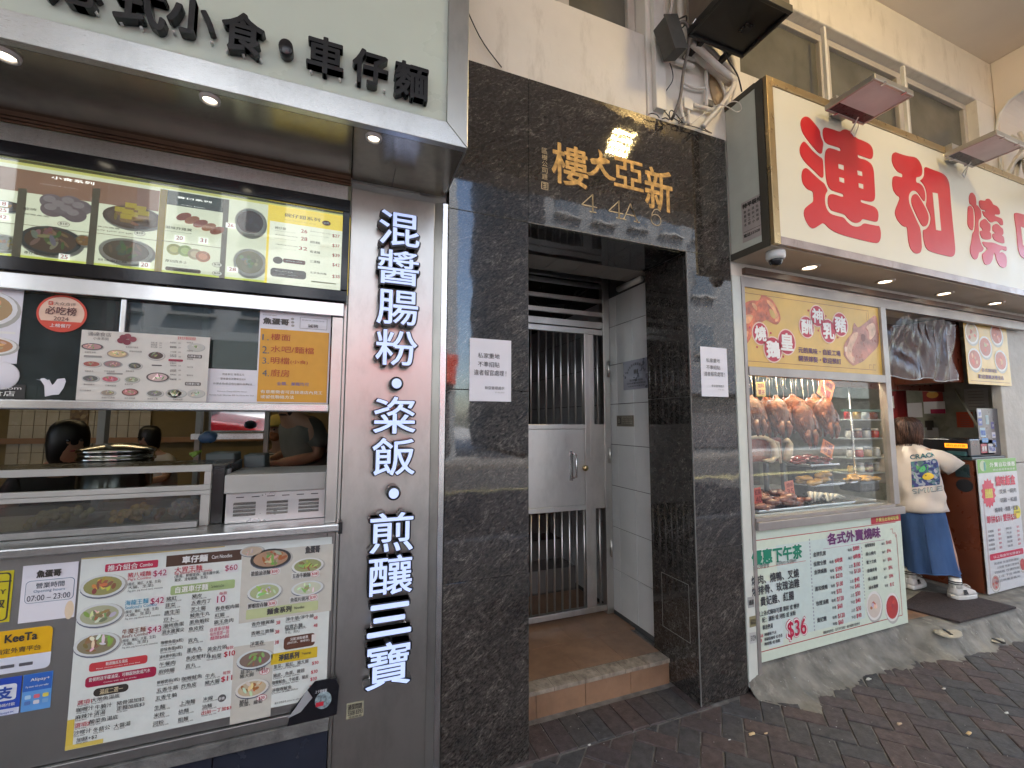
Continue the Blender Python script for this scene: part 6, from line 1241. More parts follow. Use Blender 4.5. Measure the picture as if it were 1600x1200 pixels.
a = X_(860, 845, .4); c = X_(1060, 845, .4); heap('golden_drumstick_tray', 'golden drumsticks on a tray beside the wire shelf', 'meat tray', a[0], c[0], .36, .5, a[1]-.03, .03, 14, .025, CHK, 2.4, 5)
b = MB(); a = X_(545, 760, .3); c = X_(765, 880, .3); b.box(a[0], c[0], .30, .45, .987, a[1]); b.box(a[0]-.01, c[0]+.01, .29, .46, a[1]+.0005, a[1]+.012); tag(obj('black_stand', b, BODY, bev=.005), 'black stand carrying the golden poultry tray', 'stand')
b = MB(); a = X_(950, 880, .35); c = X_(1120, 1050, .35); b.box(a[0], c[0], .33, .5, .987, a[1]+.02); tag(obj('black_bag_box', b, mat('black_bag', (.015, .015, .015), .35, bump=1, bscale=14), bev=.02), 'black plastic covered box at the lower right of the meat window', 'box')
for k, x in enumerate((245, 378)): a = X_(x, 720, .26); tag(obj('stand_post', bx(a[0]-.012, a[0]+.012, .26, .285, .987, a[1]), mat('dark_grey_post', (.08, .085, .09), .4)), ('dark grey post under the roast pork belly, left', 'dark grey post under the pale intestine, right')[k], 'post')
ws = thing('jar_shelf', 'wire shelf rack with small jars at the right of the meat window', 'shelf', (3.9, .65, .99)); a = X_(830, 300, .55)[0]; c = X_(1150, 300, .55)[0]
for y in (375, 520, 670, 790): z = X_(1000, y, .55)[1]; obj('shelf_board', bx(a+.04, c, .5, .70, z-.012, z), mat('pale_shelf', (.45, .5, .5), .3, .4), ws, bev=.003)
for x in (a+.03, c): b = MB(); b.tube([(x, .5, .99), (x, .5, 1.86)], .008, 8); obj('shelf_post', b, STP, ws)
z = X_(1000, 310, .55)[1]; obj('green_rail', bx(a-.1, c, .48, .50, z-.01, z+.01), mat('green_rail', (.05, .14, .10), .3), ws)
jc = [(.35, .02, .02), (.30, .20, .06), (.4, .42, .42), (.12, .03, .02), (.35, .35, .33)]
jn = ['top', 'second', 'third', 'bottom']
for r_, y in enumerate((375, 520, 670, 790)):
    z = X_(1000, y, .55)[1]
    for k in range(4):
        x = a+.09+k*(c-a-.1)/4; t = thing('jar', ('%s shelf of the wire rack, jar %s' % (jn[r_], ('nearest the chains', 'second from the chains', 'third from the chains', 'farthest right')[k])), 'jar', (x, .56, z), 'jars on the wire shelf')
        b = MB(); b.lathe([(.028, 0), (.032, .006), (.032, .055), (.024, .066)], (x, .56, z), 14); obj('body', b, mat('jar_%d' % ((r_*2+k) % 5), jc[(r_*2+k) % 5], .15, coat=.5), t); b = MB(); b.lathe([(.027, .066), (.027, .082), (.02, .084)], (x, .56, z), 14); obj('lid', b, WHT if k % 2 else BODY, t)
# bead chain reflections / hanging bead string
b = MB()
for k in range(34): b.ball((a-.005, .47, X_(830, 330, .5)[1]-k*.017), .005, 6, 4)
tag(obj('bead_string', b, STP), 'string of bright beads hanging left of the wire rack', 'chain')
# ---- interior shell of the right shop
RI = thing('roast_shop_room', 'dim interior of the roast shop with grey green marbled wall', 'room', (5, 1, .15)); MBL = mat('grey_green_marble_wall', (.26, .27, .23), .3, var=.45, vscale=4, dirt=((.30, .30, .27), 5, .58))
obj('side_wall', bx(6.3, 6.4, .14, 3.2, .14, 2.6), MBL, RI); obj('back_wall', bx(2.3, 6.3, 3.2, 3.3, .14, 2.6), mat('dark_back_wall', (.12, .10, .09), .5, var=.3), RI); obj('partition', bx(2.231, 2.29, .035, 3.2, .14, 2.6), mat('dark_back_wall', BLACK), RI)
obj('ceiling', bx(2.3, 6.4, .035, 3.2, 2.49, 2.55), mat('shop_ceiling', (.4, .37, .33), .7), RI); obj('floor', bx(2.3, 6.4, .91, 3.2, .05, .144), mat('grey_shop_floor', (.12, .11, .10), .4), RI)
obj('red_brown_lintel', bx(4.79, 5.0, .10, .9, 1.90, 2.45), mat('red_brown_panel', (.10, .022, .010), .3), RI)
obj('red_brown_lintel', bx(3.76, 5.6, .50, .53, 1.86, 2.48), MATS['red_brown_panel'], RI)
t = thing('strip_lamp', 'strip lamp on the roast shop ceiling', 'light', (3.6, .9, 2.48)); obj('lamp_housing', bx(3.0, 4.2, .87, .97, 2.455, 2.488), WHT, t); obj('tube', bx(3.02, 4.18, .90, .94, 2.435, 2.454), mat('white_tube', (1, .95, .85), .5, emit=26, ecol=(1, .93, .80)), t)
def onwall(name, lab, cat, a_, b_, c_, d_, m_, X=6.29, th=.004, extra=None):
    p = atX(a_, b_, X); q = atX(c_, d_, X); P_ = Poster(name, lab, cat, (-p[1], -q[1], q[2], p[2]), -th, m_, th-.0005, mp=mpX(X))
    if extra: extra(P_, -p[1], -q[1], q[2], p[2])
    P_.done()
def ex1(P_, x0, x1, z0, z1): P_.disc((x0+x1)/2, (z0+z1)/2, (x1-x0)*.3, (z1-z0)*.25, ink((.6, .3, .05)), 1); P_.disc((x0+x1)/2, (z0+z1)/2+(z1-z0)*.25, (x1-x0)*.18, (z1-z0)*.14, ink((.6, .45, .1)), 2)
def ex2(P_, x0, x1, z0, z1):
    for k in range(6): P_.rect(x0+.03, x1-.03, z1-.03-(z1-z0)*.14*k-.004, z1-.03-(z1-z0)*.14*k, ink((.12, .12, .12)), 1)
onwall('red_poster', 'red poster with a gold figure shape on the marbled wall', 'poster', 1441, 607, 1474, 627, ink((.30, .02, .02)), extra=ex1)
onwall('paper_sheet', 'white sheet with magenta strip below the red poster', 'paper', 1443, 628, 1478, 646, PAP, extra=lambda P_, x0, x1, z0, z1: P_.rect(x0+.06, x1, z0, z0+.05, ink((.35, .01, .08)), 1))
onwall('paper_sheet', 'tilted bundle of white order papers left of the magenta striped sheet', 'paper', 1416, 630, 1442, 652, PAP)
onwall('clipboard', 'grey clipboard with black clip on the marbled wall above the customer', 'clipboard', 1440, 668, 1468, 693, mat('clipboard_grey', (.38, .40, .42), .5), X=6.25, extra=lambda P_, x0, x1, z0, z1: (P_.rect(x0+.05, x1-.05, z1-.03, z1+.0, ink(DARK), 1), P_.rect((x0+x1)/2-.04, (x0+x1)/2+.04, z1, z1+.08, ink(DARK), 1)))
onwall('orange_poster', 'orange red sheet of fine print right of the clipboard', 'poster', 1494, 644, 1522, 668, ink((.48, .06, .02)), extra=ex2)
onwall('dark_card', 'dark red card beside the orange red sheet', 'card', 1524, 643, 1541, 656, ink((.06, .012, .012)))
onwall('paper_sheet', 'pale sheets of fine print taped high on the marbled wall', 'paper', 1506, 608, 1546, 640, mat('grey_paper', (.42, .43, .44), .6), extra=ex2)
onwall('red_box', 'dark red box with a small white label at the left of the doorway', 'box', 1390, 612, 1419, 655, ink((.20, .008, .012)), X=5.6, th=.05, extra=lambda P_, x0, x1, z0, z1: P_.rect(x0+.01, x0+.06, z0+.12, z0+.25, ink(WHITE), 1))
p = atX(1492, 608, 5.9); q = atX(1537, 682, 5.3); b = MB(); b.tube([p, q], .009, 8); tag(obj('pole', b, mat('pale_wood_pole', (.45, .42, .33), .5)), 'thin pale pole leaning diagonally across the doorway', 'pole')
# ---- counter, printer, boards
cn = thing('cash_counter', 'red brown panelled cash counter behind the customer', 'counter', (5.2, .5, .15)); RB = mat('red_brown_veneer', (.13, .035, .015), .3, var=.2, vscale=3)
obj('side_panel', bx(4.965, 4.985, .075, .55, .15, 1.235), RB, cn); obj('front_panel', bx(4.986, 5.48, .075, .095, .15, 1.235), RB, cn); obj('counter_top', bx(4.95, 5.49, .072, .57, 1.236, 1.262), mat('dark_teal_top', (.02, .045, .05), .3), cn, bev=.003); obj('body', bx(4.986, 5.48, .096, .55, .15, 1.235), MATS['dark_core'], cn)
b = MB(); b.prismX([(.11+.05*math.cos(q)*1.1+.03, 1.02+.055*math.sin(q)) for q in np.linspace(0, 6.1, 16)], 4.960, 4.9648); obj('black_oval_label', b, BODY, cn)
obj('terminal_shelf', bx(4.955, 4.9645, .10, .19, 1.09, 1.20), mat('dark_teal_top', BLACK), cn)
pr = thing('receipt_printer', 'black machine with an orange label on the cash counter', 'machine', (5.2, .3, 1.262)); obj('body', bx(5.0, 5.40, .10, .50, 1.263, 1.415), BODY, pr, bev=.012); obj('orange_label', bx(4.9965, 4.9995, .115, .265, 1.335, 1.372), mat('orange_label', (.80, .25, .01), .4, emit=.25, ecol=(1, .3, .02)), pr); obj('teal_tray', bx(4.975, 4.9995, .12, .40, 1.268, 1.305), mat('teal_tray', (.04, .12, .13), .3), pr, bev=.003)
b = MB(); put_text(b, '請在此付款', -.255, -.125, 1.343, 1.364, -.0008, .03, mp=mpX(4.9965)); obj('printed_lettering', b, ink((.2, .03, .0)), pr)
sb = Poster('takeaway_board', 'tall white takeaway price board with green header on the cash counter front', 'menu board', (4.965, 5.60, .155, 1.245), .050, ink((.62, .63, .64)), .006)
sb.rect(4.967, 5.598, 1.13, 1.243, ink((.16, .42, .08)), 1); sb.text('外賣自取優惠', 5.15, 5.57, 1.175, 1.215, ink((.75, .8, .7)), .03); sb.text('歡迎使用手機落單', 5.2, 5.56, 1.142, 1.160, ink((.75, .8, .7)), .0); sb.disc(5.05, 1.19, .05, .045, ink((.5, .6, .4)), 2); sb.rect(5.06, 5.09, 1.15, 1.22, ink((.05, .3, .25)), 3)
rdb = ink((.60, .03, .08)); sb.text('燒味飯盒', 5.22, 5.55, 1.01, 1.10, rdb, .05)
P = []
for k in range(28): a = 2*math.pi*k/28; r_ = 1 if k % 2 else .82; P.append((5.10+.115*r_*math.cos(a), .96+.125*r_*math.sin(a)))
sb.L(rdb, 'printed_area').add([(q[0], sb.y(2), q[1]) for q in P], [tuple(range(28))]); sb.text('超值優惠', 5.04, 5.16, .92, 1.0, ink((.75, .65, .1)), .05)
for k, s in enumerate(('叉燒・燒肉', '切雞・紅腸', '燒排骨・燒鵝・紅腸')): sb.text(s, 5.27-(.1 if k == 2 else 0), 5.55, .945-k*.075, .985-k*.075, ink((.12, .12, .14)), .02)
sb.text('單拼$31', 5.03, 5.26, .71, .775, rdb, .02); sb.text('雙拼$33', 5.29, 5.51, .71, .775, rdb, .02); sb.disc(5.535, .775, .058, .055, ink((.75, .65, .03)), 3); sb.text('加料$5', 5.50, 5.57, .765, .785, ink(DARK), .0, 5); sb.rect(5.0, 5.02, .2, .9, ink((.5, .45, .45)), 1)
for r_ in range(5):
    for k in range(2): sb.text(('叉燒飯', '燒肉飯', '油雞飯', '紅腸飯', '白切雞')[r_] if not k else ('例湯', '汽水', '加飯', '加蛋', '油菜')[r_], 5.03+.29*k, 5.12+.29*k, .640-r_*.036, .660-r_*.036, ink((.12, .12, .14)), .02); sb.text('$%d' % (31+r_+k*4), 5.19+.31*k, 5.23+.31*k, .640-r_*.036, .660-r_*.036, rdb, .02)
sb.rect(5.03, 5.575, .415, .465, rdb, 1, 'printed_area', .012); sb.text('以上每盒另加膠盒$1', 5.08, 5.53, .427, .450, ink((.75, .6, .62)), .02)
for k in range(5): sb.text(('兩送飯 任選兩款燒味', '三餸飯 任選三款燒味', '四餸飯 任選四款', '上庄 下庄 時價', '每日供應至售完')[k], 5.08+.04*(k % 2), 5.48, .375-k*.036, .395-k*.036, ink((.15, .15, .17)), .0)
sb.food(5.08, .235, .07, .07, rim=(.68, .66, .62), base=(.45, .3, .28), tops=(((.5, .08, .07), 6),), seed=1); sb.food(5.54, .33, .05, .06, rim=(.68, .66, .62), base=(.5, .1, .1), tops=(((.5, .08, .07), 5),), seed=2); sb.done()
hb_ = Poster('dish_poster', 'mustard hanging board with five white plates of roast meat', 'poster', (4.945, 5.655, 1.885, 2.475), .048, YB, .004)
for k, (x, z) in enumerate(((5.06, 2.33), (5.47, 2.345), (5.26, 2.22), (5.07, 2.10), (5.50, 2.11))): hb_.food(x, z, .105, .098, rim=(.72, .70, .66), base=(.45, .12, .07) if k else (.5, .38, .24), tops=(((.50, .09, .05), 6), ((.6, .35, .2), 3)), seed=30+k)
hb_.text('各式燒味飯', 5.16, 5.42, 1.995, 2.03, pu, .02); hb_.text('歡迎選購送禮佳品', 5.10, 5.52, 1.935, 1.972, pu, .03)
for z in (1.91, 2.44): hb_.rect(4.98, 5.62, z, z+.004, bl, 1)
hb_.done()
sbd = Poster('payment_sign_board', 'dark panel with blue and red payment stickers above the white takeaway board', 'sign', (5.16, 5.50, 1.27, 1.68), .10, mat('dark_violet_panel', (.10, .10, .115), .3), .004)
for k, (x, z, w_, h_, c) in enumerate(((5.17, 1.60, .06, .07, (.6, .62, .7)), (5.17, 1.53, .06, .06, (.03, .06, .35)), (5.18, 1.43, .09, .08, (.35, .5, .6)), (5.20, 1.38, .10, .04, (.1, .3, .6)), (5.17, 1.29, .10, .08, (.4, .05, .08)), (5.29, 1.29, .12, .08, (.55, .55, .55)), (5.29, 1.54, .05, .08, (.3, .45, .5)), (5.37, 1.50, .05, .06, (.05, .05, .25)), (5.37, 1.42, .06, .05, (.6, .6, .65)), (5.37, 1.34, .06, .06, (.1, .2, .5)))):
    sbd.rect(x, x+w_, z, z+h_, ink(c), 1, 'printed_area', .006); sbd.text(('支付', 'PAY', '微信', '掃碼', '優惠', 'WeChat', 'VISA', 'JCB', '銀聯', 'OK')[k], x+.01, x+w_-.01, z+.015, z+h_-.02, ink(WHITE if sum(c) < 1.3 else BLUE), .02)
sbd.done()
wpill = thing('marble_pillar', 'rough white marble pillar at the right edge of the roast shop', 'pillar', (5.85, .2, .14)); PM = mat('rough_white_marble', (.48, .45, .40), .6, var=.12, vscale=6, bump=.6, bscale=18, dirt=((.32, .28, .22), 8, .62))
for z0, z1 in ((.14, 1.195), (1.20, 2.485)): obj('stone_slab', bx(5.503, 6.29, .062, .13, z0, z1), PM, wpill, bev=.006)
wp2 = obj('pillar_front', bx(6.295, 9, .062, .41, .14, 2.485), MATS['dark_back_wall'], wpill)
# plastic curtain
def curtain():
    m_ = bpy.data.materials.new('clear_pvc'); m_.use_nodes = True; n = m_.node_tree.nodes; l = m_.node_tree.links; n.clear()
    o = n.new('ShaderNodeOutputMaterial'); t = n.new('ShaderNodeBsdfTransparent'); t.inputs[0].default_value = (.85, .86, .86, 1); g = n.new('ShaderNodeBsdfGlossy'); g.inputs['Roughness'].default_value = .16; d = n.new('ShaderNodeBsdfDiffuse'); d.inputs[0].default_value = (.45, .45, .47, 1)
    nz = n.new('ShaderNodeTexNoise'); nz.inputs['Scale'].default_value = 9; nz.inputs['Detail'].default_value = 4; l.new(_coord(n, l, (1.6, 1, .35), (0, .35, 0)), nz.inputs['Vector']); bp = n.new('ShaderNodeBump'); bp.inputs['Strength'].default_value = .5; bp.inputs['Distance'].default_value = .03; l.new(nz.outputs[0], bp.inputs['Height']); l.new(bp.outputs[0], g.inputs['Normal'])
    x = n.new('ShaderNodeMixShader'); x.inputs[0].default_value = .10; l.new(t.outputs[0], x.inputs[1]); l.new(g.outputs[0], x.inputs[2]); x2 = n.new('ShaderNodeMixShader'); x2.inputs[0].default_value = .02; l.new(x.outputs[0], x2.inputs[1]); l.new(d.outputs[0], x2.inputs[2]); l.new(x2.outputs[0], o.inputs[0]); return m_
PVC = curtain(); b = MB(); NU, NV = 110, 30; vs = []
for j in range(NV+1):
    v = j/NV
    for i in range(NU+1):
        u = i/NU; sag = .06*math.sin(math.pi*u)*v*(1-v)*4
        yy = .055+.012*math.sin(u*22+4*math.sin(v*3+u*4))+.006*math.sin(u*67+v*5)*(1-v)+.03*math.sin(u*6+5*v+3*math.sin(u*3+v*2))*math.sin(math.pi*min(1, v*1.1))
        vs.append((3.80+1.02*u+.02*math.sin(v*4+u*9)-.03*v*u, yy, 2.46-.56*v-sag*.12+.012*math.sin(u*14)*(v > .9)))
b.add(vs, [(j*(NU+1)+i, j*(NU+1)+i+1, (j+1)*(NU+1)+i+1, (j+1)*(NU+1)+i) for j in range(NV) for i in range(NU)], True)
pc = thing('plastic_curtain', 'clear crinkled plastic curtain over the top of the doorway', 'curtain', (4.3, .05, 2.46)); obj('sheet', b, PVC, pc)
b = MB(); b.tube([(3.76, .05, 2.462), (4.93, .05, 2.468)], .008, 8); obj('curtain_rod', b, STG, pc); b = MB(); b.tube([vs[NV*(NU+1)+i] for i in range(0, NU+1, 2)], .0045, 6); obj('hem', b, mat('grey_hem', (.4, .4, .41), .3), pc)
for i in range(0, NU+1, 8): b = MB(); q = vs[i]; b.lathe([(.012, -.004), (.015, 0), (.012, .004)], (q[0], q[1], q[2]+.004), 10, 'x'); obj('ring', b, STG, pc)
# floor mat and bits on the ground
P = [atZ(x, y, .15) for x, y in ((1404, 948), (1500, 973), (1588, 950), (1530, 935), (1440, 925))]
b = MB(); b.add([(p[0], p[1], .158) for p in P]+[(p[0], p[1], .146) for p in P], [(0, 1, 2, 3, 4), (9, 8, 7, 6, 5)]+[(i, i+5, (i+1) % 5+5, (i+1) % 5) for i in range(5)]); tag(obj('door_mat', b, mat('dark_brown_mat', (.045, .03, .028), .9, var=.4, vscale=60, bump=1, bscale=300)), 'dark brown ribbed mat at the roast shop doorway', 'mat')
P = [atZ(x, y, .146) for x, y in ((1418, 968), (1460, 960), (1436, 940), (1405, 945))]; b = MB(); b.add([(p[0], p[1], .1445) for p in P], [(0, 1, 2, 3)]); tag(obj('wood_sill', b, FT), 'tan threshold tile between the price board and the mat', 'tile')
for k, (a, c, lab) in enumerate((((1472, 985), (1487, 994), 'dark slot in a patch of pale cement near the mat'), ((1540, 995), (1570, 1006), 'thin dark slot in the cement right of the pale patch'))):
    zz = .05
    for _ in range(12):
        mid = atZ((a[0]+c[0])/2, (a[1]+c[1])/2, zz); y0_ = max(-.15, .03-(mid[0]-3.72)*.9); q_ = min(1, max(0, (y0_-mid[1])/(y0_-edgeY(mid[0])+.03))); zz = .5*zz+.5*(.143*(1-q_)**2.1)
    p = atZ(*a, zz); q = atZ(*c, zz); d = Vector(q-p); n_ = Vector((-d.y, d.x, 0)).normalized()*.018
    t = thing('drain_slot', lab, 'drain', ((p[0]+q[0])/2, (p[1]+q[1])/2, .06))
    b = MB(); b.ball(((p[0]+q[0])/2+.02, (p[1]+q[1])/2, zz-.002), .085 if k == 0 else .05, 18, 8, sx=1.2, sy=.75, sz=.16, lump=.10, seed=5); obj('cement_collar', b, mat('pale_cement', (.34, .31, .24), .8, bump=.6), t); b = MB(); b.obox(((p[0]+q[0])/2, (p[1]+q[1])/2, zz+(.008 if k == 0 else .004)), d, n_, (0, 0, 1), d.length/2, .009, .005); obj('slot', b, BODY, t)
lit = [(1175, 1148, .02, (.6, .45, .25)), (1357, 1062, .022, (.5, .5, .45)), (1514, 1147, .022, (.6, .42, .2)), (1405, 1132, .018, (.45, .32, .2)), (1475, 1077, .015, (.6, .55, .5)), (1573, 1115, .015, (.6, .6, .55)), (921, 1165, .010, (.7, .7, .68)), (1197, 1147, .012, (.65, .45, .25)), (1140, 1157, .008, (.7, .7, .65)), (1421, 973, .02, (.6, .6, .58))]
for k, (x, y, r_, c) in enumerate(lit):
    p = atZ(x, y, .003 if k != 9 else .12); b = MB(); b.ball((p[0], p[1], p[2]+.004), r_, 8, 5, sx=1, sy=.4, sz=.25, lump=.3, seed=k)
    tag(obj('litter', b, ink(c)), ('tan cigarette end on the bricks below the right granite pier', 'pale pebble at the edge of the cement apron', 'tan leaf scrap on the far right bricks', 'brown scrap in a brick joint right of centre', 'pale scrap beside the cement edge', 'white scrap at the far right of the pavement', 'white chip in front of the doorstep', 'tan crumb just right of the granite pier', 'tiny pale chip near the granite pier foot', 'pale scrap at the corner of the price board')[k], 'litter', 'litter on the pavement')
b = MB(); rr = random.Random(4)
for k in range(200):
    x = rr.uniform(.9, 5.5); y = rr.uniform(-.9, .2) if x < 1.85 else rr.uniform(-.9, -.05)
    s_ = rr.uniform(.0010, .0028); b.ball((x, y, .003 if y < edgeY(x)-.02 or x < 2.15 else .12), s_, 5, 3)
o = obj('grit', b, ink((.38, .37, .34))); o['kind'] = 'stuff'; tag(o, 'scattered pale grit and crumbs on the brick pavement', 'grit', kind='stuff')
# ================================================================ pipes, junction boxes and air conditioner on the pilaster
def K3(x, y, Y): p = W(1000+x*.175, y*.175, Y); return (p[0], Y, p[1])
def smooth(pts, n=5):
    P = [Vector(p) for p in pts]; out = []
    for i in range(len(P)-1):
        a = P[max(i-1, 0)]; b = P[i]; c = P[i+1]; d = P[min(i+2, len(P)-1)]
        for k in range(n):
            t = k/n; out.append(.5*((2*b)+(c-a)*t+(2*a-5*b+4*c-d)*t*t+(3*b-a-3*c+d)*t**3))
    return out+[P[-1]]
PC_ = mat('painted_conduit', (.66, .62, .55), .45, var=.1, vscale=12, dirt=((.34, .29, .22), 9, .62))
pb = thing('pipe_bundle', 'tangle of cream painted conduits on the pilaster beside the air conditioner', 'pipes', (2.05, -.05, 3.4))
for r_, Y, pts in ((.020, -.10, [(455, 380), (560, 470), (690, 590), (820, 700)]), (.015, -.07, [(500, 360), (620, 440), (750, 570), (850, 670)]), (.022, -.04, [(440, 460), (560, 550), (700, 670), (810, 745)]),
                   (.022, -.05, [(500, 330), (640, 350), (760, 430), (825, 560), (850, 700)]), (.014, -.08, [(845, 700), (820, 800), (720, 950), (600, 1080), (560, 1130)]), (.011, -.05, [(850, 740), (845, 830), (820, 920)]), (.011, -.03, [(590, 630), (592, 800), (592, 950)]),
                   (.013, -.03, [(470, 935), (560, 960), (660, 990)]), (.024, -.05, [(365, -60), (362, 60), (370, 180), (400, 300), (450, 390)]), (.012, -.03, [(285, -60), (285, 60), (250, 180), (230, 260)]), (.010, -.03, [(215, -60), (215, 250)]), (.012, -.04, [(425, -60), (425, 160)]),
                   (.010, -.03, [(430, 980), (432, 1110)]), (.010, -.03, [(360, 860), (370, 980), (400, 1100)]), (.018, -.03, [(300, 550), (360, 560), (470, 600)]), (.013, -.03, [(400, 500), (480, 530), (560, 520)]), (.009, -.03, [(390, 740), (480, 780), (580, 790)]), (.010, -.03, [(650, 640), (720, 740), (760, 850), (740, 930)])):
    b = MB(); b.tube(smooth([K3(x, y, Y) for x, y in pts]), r_, 10); obj('conduit', b, PC_, pb)
b = MB(); b.ball(K3(838, 712, -.08), .026, 12, 8, sy=.8); obj('elbow', b, PC_, pb); b = MB(); b.ball(K3(350, 385, -.06), .020, 12, 8); obj('elbow', b, PC_, pb)
p = K3(690, 780, -.005); b = MB(); b.ball(p, .085, 14, 8, sx=.8, sy=.12, sz=1.4, lump=.1, seed=3); obj('plaster_patch', b, mat('brown_plaster_patch', (.42, .30, .17), .8, bump=.4), pb)
def plate(a, c, Y, m_, nm, lab, th=.03):
    p = K3(*a, Y); q = K3(*c, Y); return tag(obj(nm, bx(p[0], q[0], Y, Y+th, q[2], p[2]), m_, bev=.003), lab, 'junction box')
plate((395, 862), (478, 985), -.045, WHT, 'junction_box', 'white square junction box low on the pilaster')
plate((602, 880), (660, 950), -.03, mat('dark_grey_box', (.10, .095, .085), .5), 'junction_box', 'small dark box right of the white square one')
p = K3(478, 270, -.12); b = MB(); b.obox(p, (.75, 0, -.66), (0, 1, 0), (.66, 0, .75), .045, .018, .026); tag(obj('junction_box', b, WHT, bev=.002), 'tilted white box plate between the dark box and the air conditioner', 'junction box')
jb = thing('control_box', 'dark grey weathered box hanging on the pilaster edge with cables', 'box', K3(270, 350, -.12)); p = K3(268, 350, -.12)
b = MB(); b.obox(p, (.93, 0, .36), (0, 1, 0), (-.36, 0, .93), .048, .05, .095); obj('body', b, mat('weathered_grey_box', (.060, .058, .05), .6, var=.3), jb, bev=.004)
b = MB(); b.obox((p[0]-.004, -.173, p[2]), (.93, 0, .36), (0, 1, 0), (-.36, 0, .93), .052, .004, .10); obj('lid', b, mat('weathered_grey_box', BLACK), jb, bev=.002)
def cable(pts, r_, m_, lab, seg=6): b = MB(); b.tube(smooth([K3(*q) for q in pts]), r_, seg); tag(obj('cable', b, m_), lab, 'cable', 'cables on the pilaster')
CG = mat('brown_grey_cable', (.16, .14, .12), .5); CB = mat('black_cable', (.015, .015, .015), .4)
cable([(345, 205, -.12), (395, 198, -.14), (432, 255, -.14), (432, 420, -.13), (388, 640, -.12), (360, 860, -.10), (310, 1010, -.08), (283, 1065, -.04)], .0095, CG, 'thick grey brown cable dropping from the dark box to the granite top', 8)
cable([(265, 560, -.06), (290, 640, -.05), (290, 720, -.04), (240, 800, -.03), (190, 870, -.03), (195, 950, -.03), (250, 1030, -.03), (290, 1075, -.03)], .003, CB, 'thin black wire wandering down the cream wall from the dark box')
cable([(75, 1022, -.02), (110, 1012, -.03), (150, 1025, -.03), (172, 1052, -.02)], .003, CB, 'small black wire loop lying on the granite top, leftmost')
cable([(195, 1062, -.03), (230, 1052, -.04), (262, 1070, -.03), (262, 1010, -.04), (285, 985, -.04), (330, 1030, -.04), (380, 1100, -.02), (300, 1055, -.03)], .003, CB, 'black looped wires at the foot of the thick cable')
cable([(340, 175, -.13), (390, 150, -.15), (415, 148, -.13), (405, 215, -.12), (350, 270, -.12)], .005, CB, 'short black lead looping out of the top of the dark box')
cable([(660, -40, -.2), (655, 60, -.2), (668, 220, -.2), (720, 380, -.16), (790, 540, -.12), (870, 670, -.09), (910, 820, -.07)], .005, CB, 'long black lead crossing in front of the conduits')
cable([(455, 1110, -.05), (540, 1040, -.07), (640, 965, -.10), (720, 935, -.12), (790, 960, -.14), (860, 1000, -.15), (905, 975, -.15), (890, 925, -.13), (840, 905, -.12), (780, 930, -.1), (690, 1020, -.06), (580, 1140, -.03)], .003, PC_, 'white wire loop lying over the top of the side panel')
cable([(560, 1125, -.02), (590, 1160, -.03), (640, 1190, -.03), (480, 1130, -.03), (340, 1095, -.03), (430, 1020, -.04)], .003, CG, 'grey wires trailing along the granite top beside the box sign')
b = MB(); b.tube(smooth([(.435, -.0, 3.86), (.47, -.004, 3.72), (.58, -.004, 3.50), (.70, -.004, 3.37)]), .003, 6); tag(obj('cable', b, CB), 'thin dark wire running down the cream wall beside the pale fascia sign', 'cable')
ac = thing('air_conditioner', 'black underside of an air conditioner hanging over the pilaster', 'air conditioner', (1.9, -.3, 3.8))
AM = mat('black_ac_tray', (.012, .011, .010), .35, var=.5); AB = mat('brown_ac_casing', (.12, .09, .065), .5, var=.3, dirt=((.25, .2, .15), 9, .6))
b = MB(); b.box(1.80, 2.235, -.475, -.455, 3.80, 3.845).box(1.80, 2.235, -.165, -.145, 3.80, 3.845).box(2.215, 2.235, -.4545, -.1655, 3.80, 3.845).box(1.80, 1.82, -.4545, -.1655, 3.80, 3.845); obj('tray_rim', b, AM, ac, bev=.003)
obj('tray_floor', bx(1.821, 2.214, -.4545, -.1655, 3.815, 3.835), AM, ac); obj('casing', bx(1.81, 2.225, -.468, -.15, 3.846, 4.45), AB, ac, bev=.008)
for k in range(9): obj('fin', bx(1.84+k*.044, 1.848+k*.044, -.482, -.4685, 3.87, 4.4), AB, ac)
for k in range(7): obj('fin', bx(2.2255, 2.236, -.45+k*.044, -.44+k*.044, 3.87, 4.4), AB, ac)
obj('drain_hatch', bx(2.06, 2.12, -.33, -.27, 3.811, 3.8145), BODY, ac)
obj('bracket', bx(1.9, 1.93, -.144, .0, 3.80, 3.83), AM, ac); obj('bracket', bx(2.12, 2.15, -.144, .0, 3.80, 3.83), AM, ac)
b = MB(); b.tube([K3(470, 210, -.2), K3(640, -20, -.22)], .004, 6); tag(obj('cable', b, STP), 'shiny thin line running up under the air conditioner', 'cable')
for k in range(9):
    b = MB(); y0 = -.10-.12*k; pts = smooth([(5.62-.03*k % .2, -.03-.01*k, 3.6+.05*(k % 4)), (5.55+.03*k, -.12, 3.85+.03*k), (5.64, -.2, 4.05-.04*k), (5.68, -.05*k-.05, 4.2)]); b.tube(pts, .010+.003*(k % 3), 8)
    if k == 0: pp2 = thing('pipe_bundle', 'cream pipes tangled in the far right corner above the red character sign', 'pipes', (5.6, -.1, 3.7))
    obj('conduit', b, PC_, pp2)

